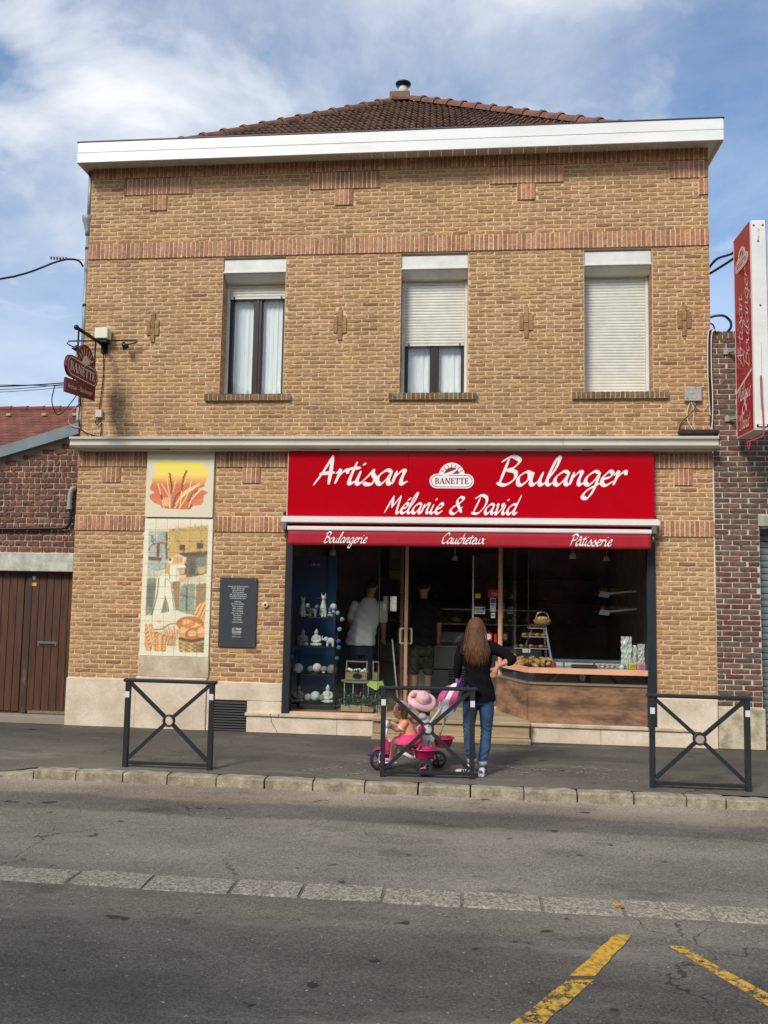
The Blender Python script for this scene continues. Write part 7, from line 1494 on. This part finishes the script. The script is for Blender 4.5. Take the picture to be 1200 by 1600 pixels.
T([(-.405, -1.99, .086), (-.295, -1.65, .086)], .012, 'axle', mBlack); T(catmull([(-.35, -1.82, .10), (-.45, -1.84, .18), (-.62, -1.855, .21), (-.80, -1.865, .30)], 5), .018, 'frame_tube', mWP); T([(-.42, -1.87, .44), (-.49, -1.90, .26), (-.53, -1.92, .13)], .014, 'seat_strut', mWP); T([(-.42, -1.77, .44), (-.38, -1.74, .26), (-.33, -1.73, .12)], .014, 'seat_strut', mWP)
T([(-.53, -1.92, .14), (-.62, -1.92, .185), (-.70, -1.90, .19)], .020, 'side_guard', mWP)
for s_ in (-1, 1): T([(-.89, -1.87+s_*.035, .105), (-.862, -1.867+s_*.032, .23), (-.845, -1.866, .27)], .011, 'fork', mWP)
T([(-.85, -1.866, .25), (-.815, -1.862, .44)], .017, 'stem', mWP); T([(-.80, -1.98, .475), (-.815, -1.92, .475), (-.815, -1.80, .475), (-.80, -1.74, .475)], .012, 'handlebar', mWP)
for y in (-1.99, -1.73): bp(MB().tube([(-.80, y-.03, .475), (-.80, y+.03, .475)], [.020, .016], 8), 'grip', mPurple if y > -1.9 else mWP, tri, smooth=True)
bp(MB().ball((-.825, -1.87, .475), (.035, .05, .035), 12, 8), 'handlebar_pad', mWP, tri, smooth=True)
fd = [( -.885+.125*math.cos(R_(a)), .105+.125*math.sin(R_(a))) for a in range(10, 130, 10)]
bp(MB().prism(fd+[(x*.96-.885*.04, z*.9+.0105) for x, z in fd[::-1]], -1.905, -1.835, 'y'), 'fender', mPink, tri); bp(MB().prism([(-.875, .17), (-.80, .17), (-.79, .30), (-.84, .32)], -1.90, -1.84, 'y'), 'front_cowl', mPink, tri); bp(MB().box(-.885, -.83, -1.925, -1.905, .06, .17, .008), 'fork_cover', mPurple, tri)
for (x, y, z) in ((-.80, -1.95, .055), (-.97, -1.79, .14)): bp(MB().box(x-.05, x+.05, y-.03, y+.03, z-.012, z+.012, .006), 'pedal', mPurple, tri)
T([(-.885, -1.93, .105), (-.83, -1.945, .06)], .008, 'crank', mWP); bp(MB().box(-.83, -.70, -1.955, -1.935, .088, .108, .006), 'foot_rest', mWP, tri)
sm_ = MB(); sm_.ball((-.56, -1.85, .285), (.10, .085, .03), 14, 8); sm_.ball((-.47, -1.85, .37), (.03, .09, .10), 12, 8); blob('seat', sm_, mPink, tri, .01, 2).matrix_parent_inverse = Matrix.Translation(-tri.location)
bp(MB().ball((-.455, -1.93, .44), (.04, .03, .035), 12, 8), 'pivot_cover', mPink, tri, smooth=True)
def basket(c, rx, ry, h):
    m4 = Matrix.Translation(c); o = bp(MB().lathe([(.0, -.5*h), (.62, -.5*h), (.72, -.4*h), (.95, .40*h), (1.06, .42*h), (1.06, .5*h), (.93, .5*h), (.68, -.36*h), (.0, -.40*h)], 28, m4 @ Matrix.Diagonal((rx, ry, 1, 1))), 'basket', mPink, tri, smooth=True); return o
basket((-.425, -1.96, .205), .125, .10, .10); basket((-.245, -1.64, .265), .112, .092, .10)
for (a, b) in (((-.40, -1.895, .46), (-.10, -1.845, .88)), ((-.385, -1.80, .46), (-.085, -1.80, .88)), ((-.30, -1.66, .30), (-.22, -1.74, .52))): T([a, b], .0125, 'push_bar', mWP)
T(catmull([(-.10, -1.87, .86), (-.075, -1.88, .92), (-.06, -1.85, .945), (-.055, -1.80, .93), (-.075, -1.79, .87)], 5), .018, 'push_grip', mPurple)
bg_ = MB(); loft(bg_, [(-.235, -1.80, .55, .04, .07), (-.21, -1.80, .62, .095, .09), (-.165, -1.80, .74, .11, .095), (-.125, -1.80, .85, .08, .085), (-.10, -1.80, .895, .04, .05)]); bgo = blob('bag', bg_, mBagW, tri, .01, 2); bgo.matrix_parent_inverse = Matrix.Translation(-tri.location)
def patch(pts, m_, n, y): o = bp(MB().prism(pts, y, y+.02, 'y'), n, m_, tri); return o
patch([(-.315, .69), (-.24, .74), (-.175, .885), (-.22, .87), (-.285, .785)], mPinkC, 'bag_panel', -1.892); patch([(-.19, .65), (-.115, .72), (-.075, .86), (-.125, .845), (-.18, .735)], mPinkC, 'bag_panel', -1.905); patch([(-.27, .69), (-.215, .61), (-.18, .66), (-.19, .75), (-.235, .74)], mWP, 'bag_panel', -1.897); patch([(-.20, .57), (-.135, .60), (-.13, .70), (-.18, .65)], mBagG, 'bag_panel', -1.88)
# ------------------------------------------------------------------ two small children
mPeach = M('peach_cotton', sr(230, 156, 124), .85, bump=.3, bscale=30); mKidHair = M('light_brown_hair', sr(122, 84, 54), .5, col2=sr(92, 60, 38), nscale=30, stretch=(4, 4, .6)); mSkirt = M('pink_skirt_cloth', sr(224, 62, 120), .8, bump=.3, bscale=25); mHat = M('pink_straw', sr(228, 184, 188), .8, col2=sr(216, 168, 174), nscale=30, bump=.4, bscale=120)
KY = -1.87
k1 = MB(); head(k1, (-.685, KY, .605), .076, (-1, -.1, -.28)); limb(k1, (-.665, KY, .55), (-.65, KY, .51), .03, .032); loft(k1, [(-.575, KY, .31, .075, .07), (-.60, KY, .40, .07, .065), (-.625, KY, .48, .068, .07), (-.64, KY, .525, .04, .045)])
for s_ in (-1, 1):
    chain(k1, [(-.63, KY+s_*.07, .495), (-.70, KY+s_*.10, .43), (-.785, KY+s_*.11, .468)], [.030, .026, .018]); hand(k1, (-.785, KY+s_*.11, .468), (-.9, 0, .2), (0, -s_, .2), .42, 1.2); chain(k1, [(-.59, KY+s_*.045, .32), (-.725, KY+s_*.07, .30), (-.755, KY+s_*.075, .16)], [.048, .038, .024])
ko = blob('person', k1, mSkin, None, .007, 2); tag(ko, 'small child in peach shirt and pink skirt riding the tricycle', 'child'); face(ko, (-.685, KY, .605), .076, (-1, -.1, -.28))
s1_ = MB(); loft(s1_, [(-.585, KY, .335, .095, .09), (-.60, KY, .40, .085, .082), (-.622, KY, .47, .080, .080), (-.64, KY, .515, .055, .058), (-.648, KY, .535, .034, .036)])
for s_ in (-1, 1): limb(s1_, (-.63, KY+s_*.068, .495), (-.662, KY+s_*.088, .458), .040, .040)
blob('shirt', s1_, mPeach, ko, .008, 2)
for s_ in (-1, 1): MB().lathe([(.030, 0), (.043, 0), (.043, .014), (.030, .014)], 14, Matrix.Translation((-.668, KY+s_*.093, .445)) @ Matrix.Rotation(R_(40), 4, 'Y')).build('sleeve_trim', mShoe, ko, True)
k_ = MB(); loft(k_, [(-.63, KY, .285, .165, .140), (-.615, KY, .315, .155, .135), (-.59, KY, .355, .11, .10), (-.58, KY, .385, .088, .088)]); blob('skirt', k_, mSkirt, ko, .009, 1)
MB().ball((-.645, KY-.075, .415), (.03, .02, .026), 10, 7).build('yellow_motif', M('yellow_cloth', sr(232, 200, 110), .8), ko, True)
h_ = MB(); h_.ball((-.667, KY, .625), (.068, .066, .062), 14, 10); loft(h_, [(-.635, KY, .475, .02, .05), (-.638, KY, .53, .03, .06), (-.645, KY, .60, .05, .066), (-.66, KY, .66, .05, .05)]); blob('hair', h_, mKidHair, ko, .008, 1)
c_ = MB(); c_.ball((-.655, KY, .672), (.074, .07, .034), 14, 9, mat=Matrix.Rotation(R_(16), 3, 'Y')); c_.ball((-.60, KY, .655), (.04, .05, .03), 10, 7); blob('sun_cap', c_, mHat, ko, .008, 1)
for s_ in (-1, 1): shoe(ko, -.765, KY+s_*.075, R_(90), .55, False, M('pink_shoe', sr(224, 140, 160), .6), .115)
# second child, white dress and wide pink hat
JY = -1.70
k2 = MB(); head(k2, (-.475, JY, .655), .076, (-1, .3, -.15)); limb(k2, (-.465, JY, .60), (-.455, JY, .56), .03, .032); loft(k2, [(-.44, JY, .34, .08, .075), (-.445, JY, .45, .072, .07), (-.455, JY, .54, .066, .07), (-.458, JY, .575, .04, .045)])
for s_ in (-1, 1): chain(k2, [(-.455, JY+s_*.07, .545), (-.53, JY+s_*.09, .49), (-.60, JY+s_*.06, .505)], [.030, .026, .018]); hand(k2, (-.60, JY+s_*.06, .505), (-.9, 0, .1), (0, -s_, .2), .42, 1.); chain(k2, [(-.45, JY+s_*.045, .34), (-.56, JY+s_*.07, .30), (-.575, JY+s_*.07, .17)], [.046, .036, .024])
k2o = blob('person', k2, mSkin, None, .007, 2); tag(k2o, 'small child in white dress and wide pink sun hat seated behind the rider', 'child'); face(k2o, (-.475, JY, .655), .076, (-1, .3, -.15))
d_ = MB(); loft(d_, [(-.47, JY, .30, .15, .13), (-.455, JY, .38, .115, .105), (-.45, JY, .46, .085, .085), (-.455, JY, .54, .078, .082), (-.458, JY, .57, .045, .05)])
for s_ in (-1, 1): d_.ball((-.458, JY+s_*.078, .55), (.044, .040, .038), 10, 7)
blob('white_dress', d_, M('white_cotton', sr(228, 224, 220), .85, bump=.3, bscale=30), k2o, .008, 2)
h_ = MB(); h_.ball((-.462, JY, .665), (.07, .068, .066), 14, 10); loft(h_, [(-.405, JY, .52, .016, .04), (-.41, JY, .57, .028, .055), (-.42, JY, .63, .04, .06)]); blob('hair', h_, mKidHair, k2o, .008, 1)
hm = Matrix.Translation((-.466, JY-.02, .705)) @ Matrix.Rotation(R_(38), 4, 'X') @ Matrix.Rotation(R_(14), 4, 'Y')
hat = MB(); n = 40; prof = [(.148, -.018), (.152, -.012), (.135, .002), (.105, .008), (.078, .012), (.076, .03), (.070, .062), (.055, .080), (.03, .088), (.0, .09)]
hat.lathe(prof, n, hm)
for i in range(len(hat.v)):
    k = i % n; ring = i//n
    if ring < 3: a = 2*math.pi*k/n; v = Vector(hat.v[i])+hm.to_3x3() @ Vector((0, 0, .012*math.sin(3*a+.6))); hat.v[i] = tuple(v)
ho = hat.build('sun_hat', mHat, k2o, True); sd = ho.modifiers.new('t', 'SOLIDIFY'); sd.thickness = .004
MB().lathe([(.079, .012), (.080, .014), (.079, .032), (.077, .032)], 32, hm).build('hat_band', M('hat_ribbon', sr(206, 140, 150), .7), k2o, True)
for (dx, dz, c) in ((-.10, .03, sr(232, 186, 110)), (-.085, .015, sr(196, 110, 120)), (-.115, .02, sr(236, 206, 160)), (-.075, .035, sr(214, 130, 120))): b_ = MB().ball((0, 0, 0), (.022, .010, .016), 8, 6); b_.xf(Matrix.Translation((-.466+dx, JY-.07, .705+dz+.03))); b_.build('hat_flower', M('flower_%d' % int(c[0]*1000), c, .7), k2o, True)
for s_ in (-1, 1): shoe(k2o, -.585, JY+s_*.07, R_(90), .55, False, mShoe, .125)
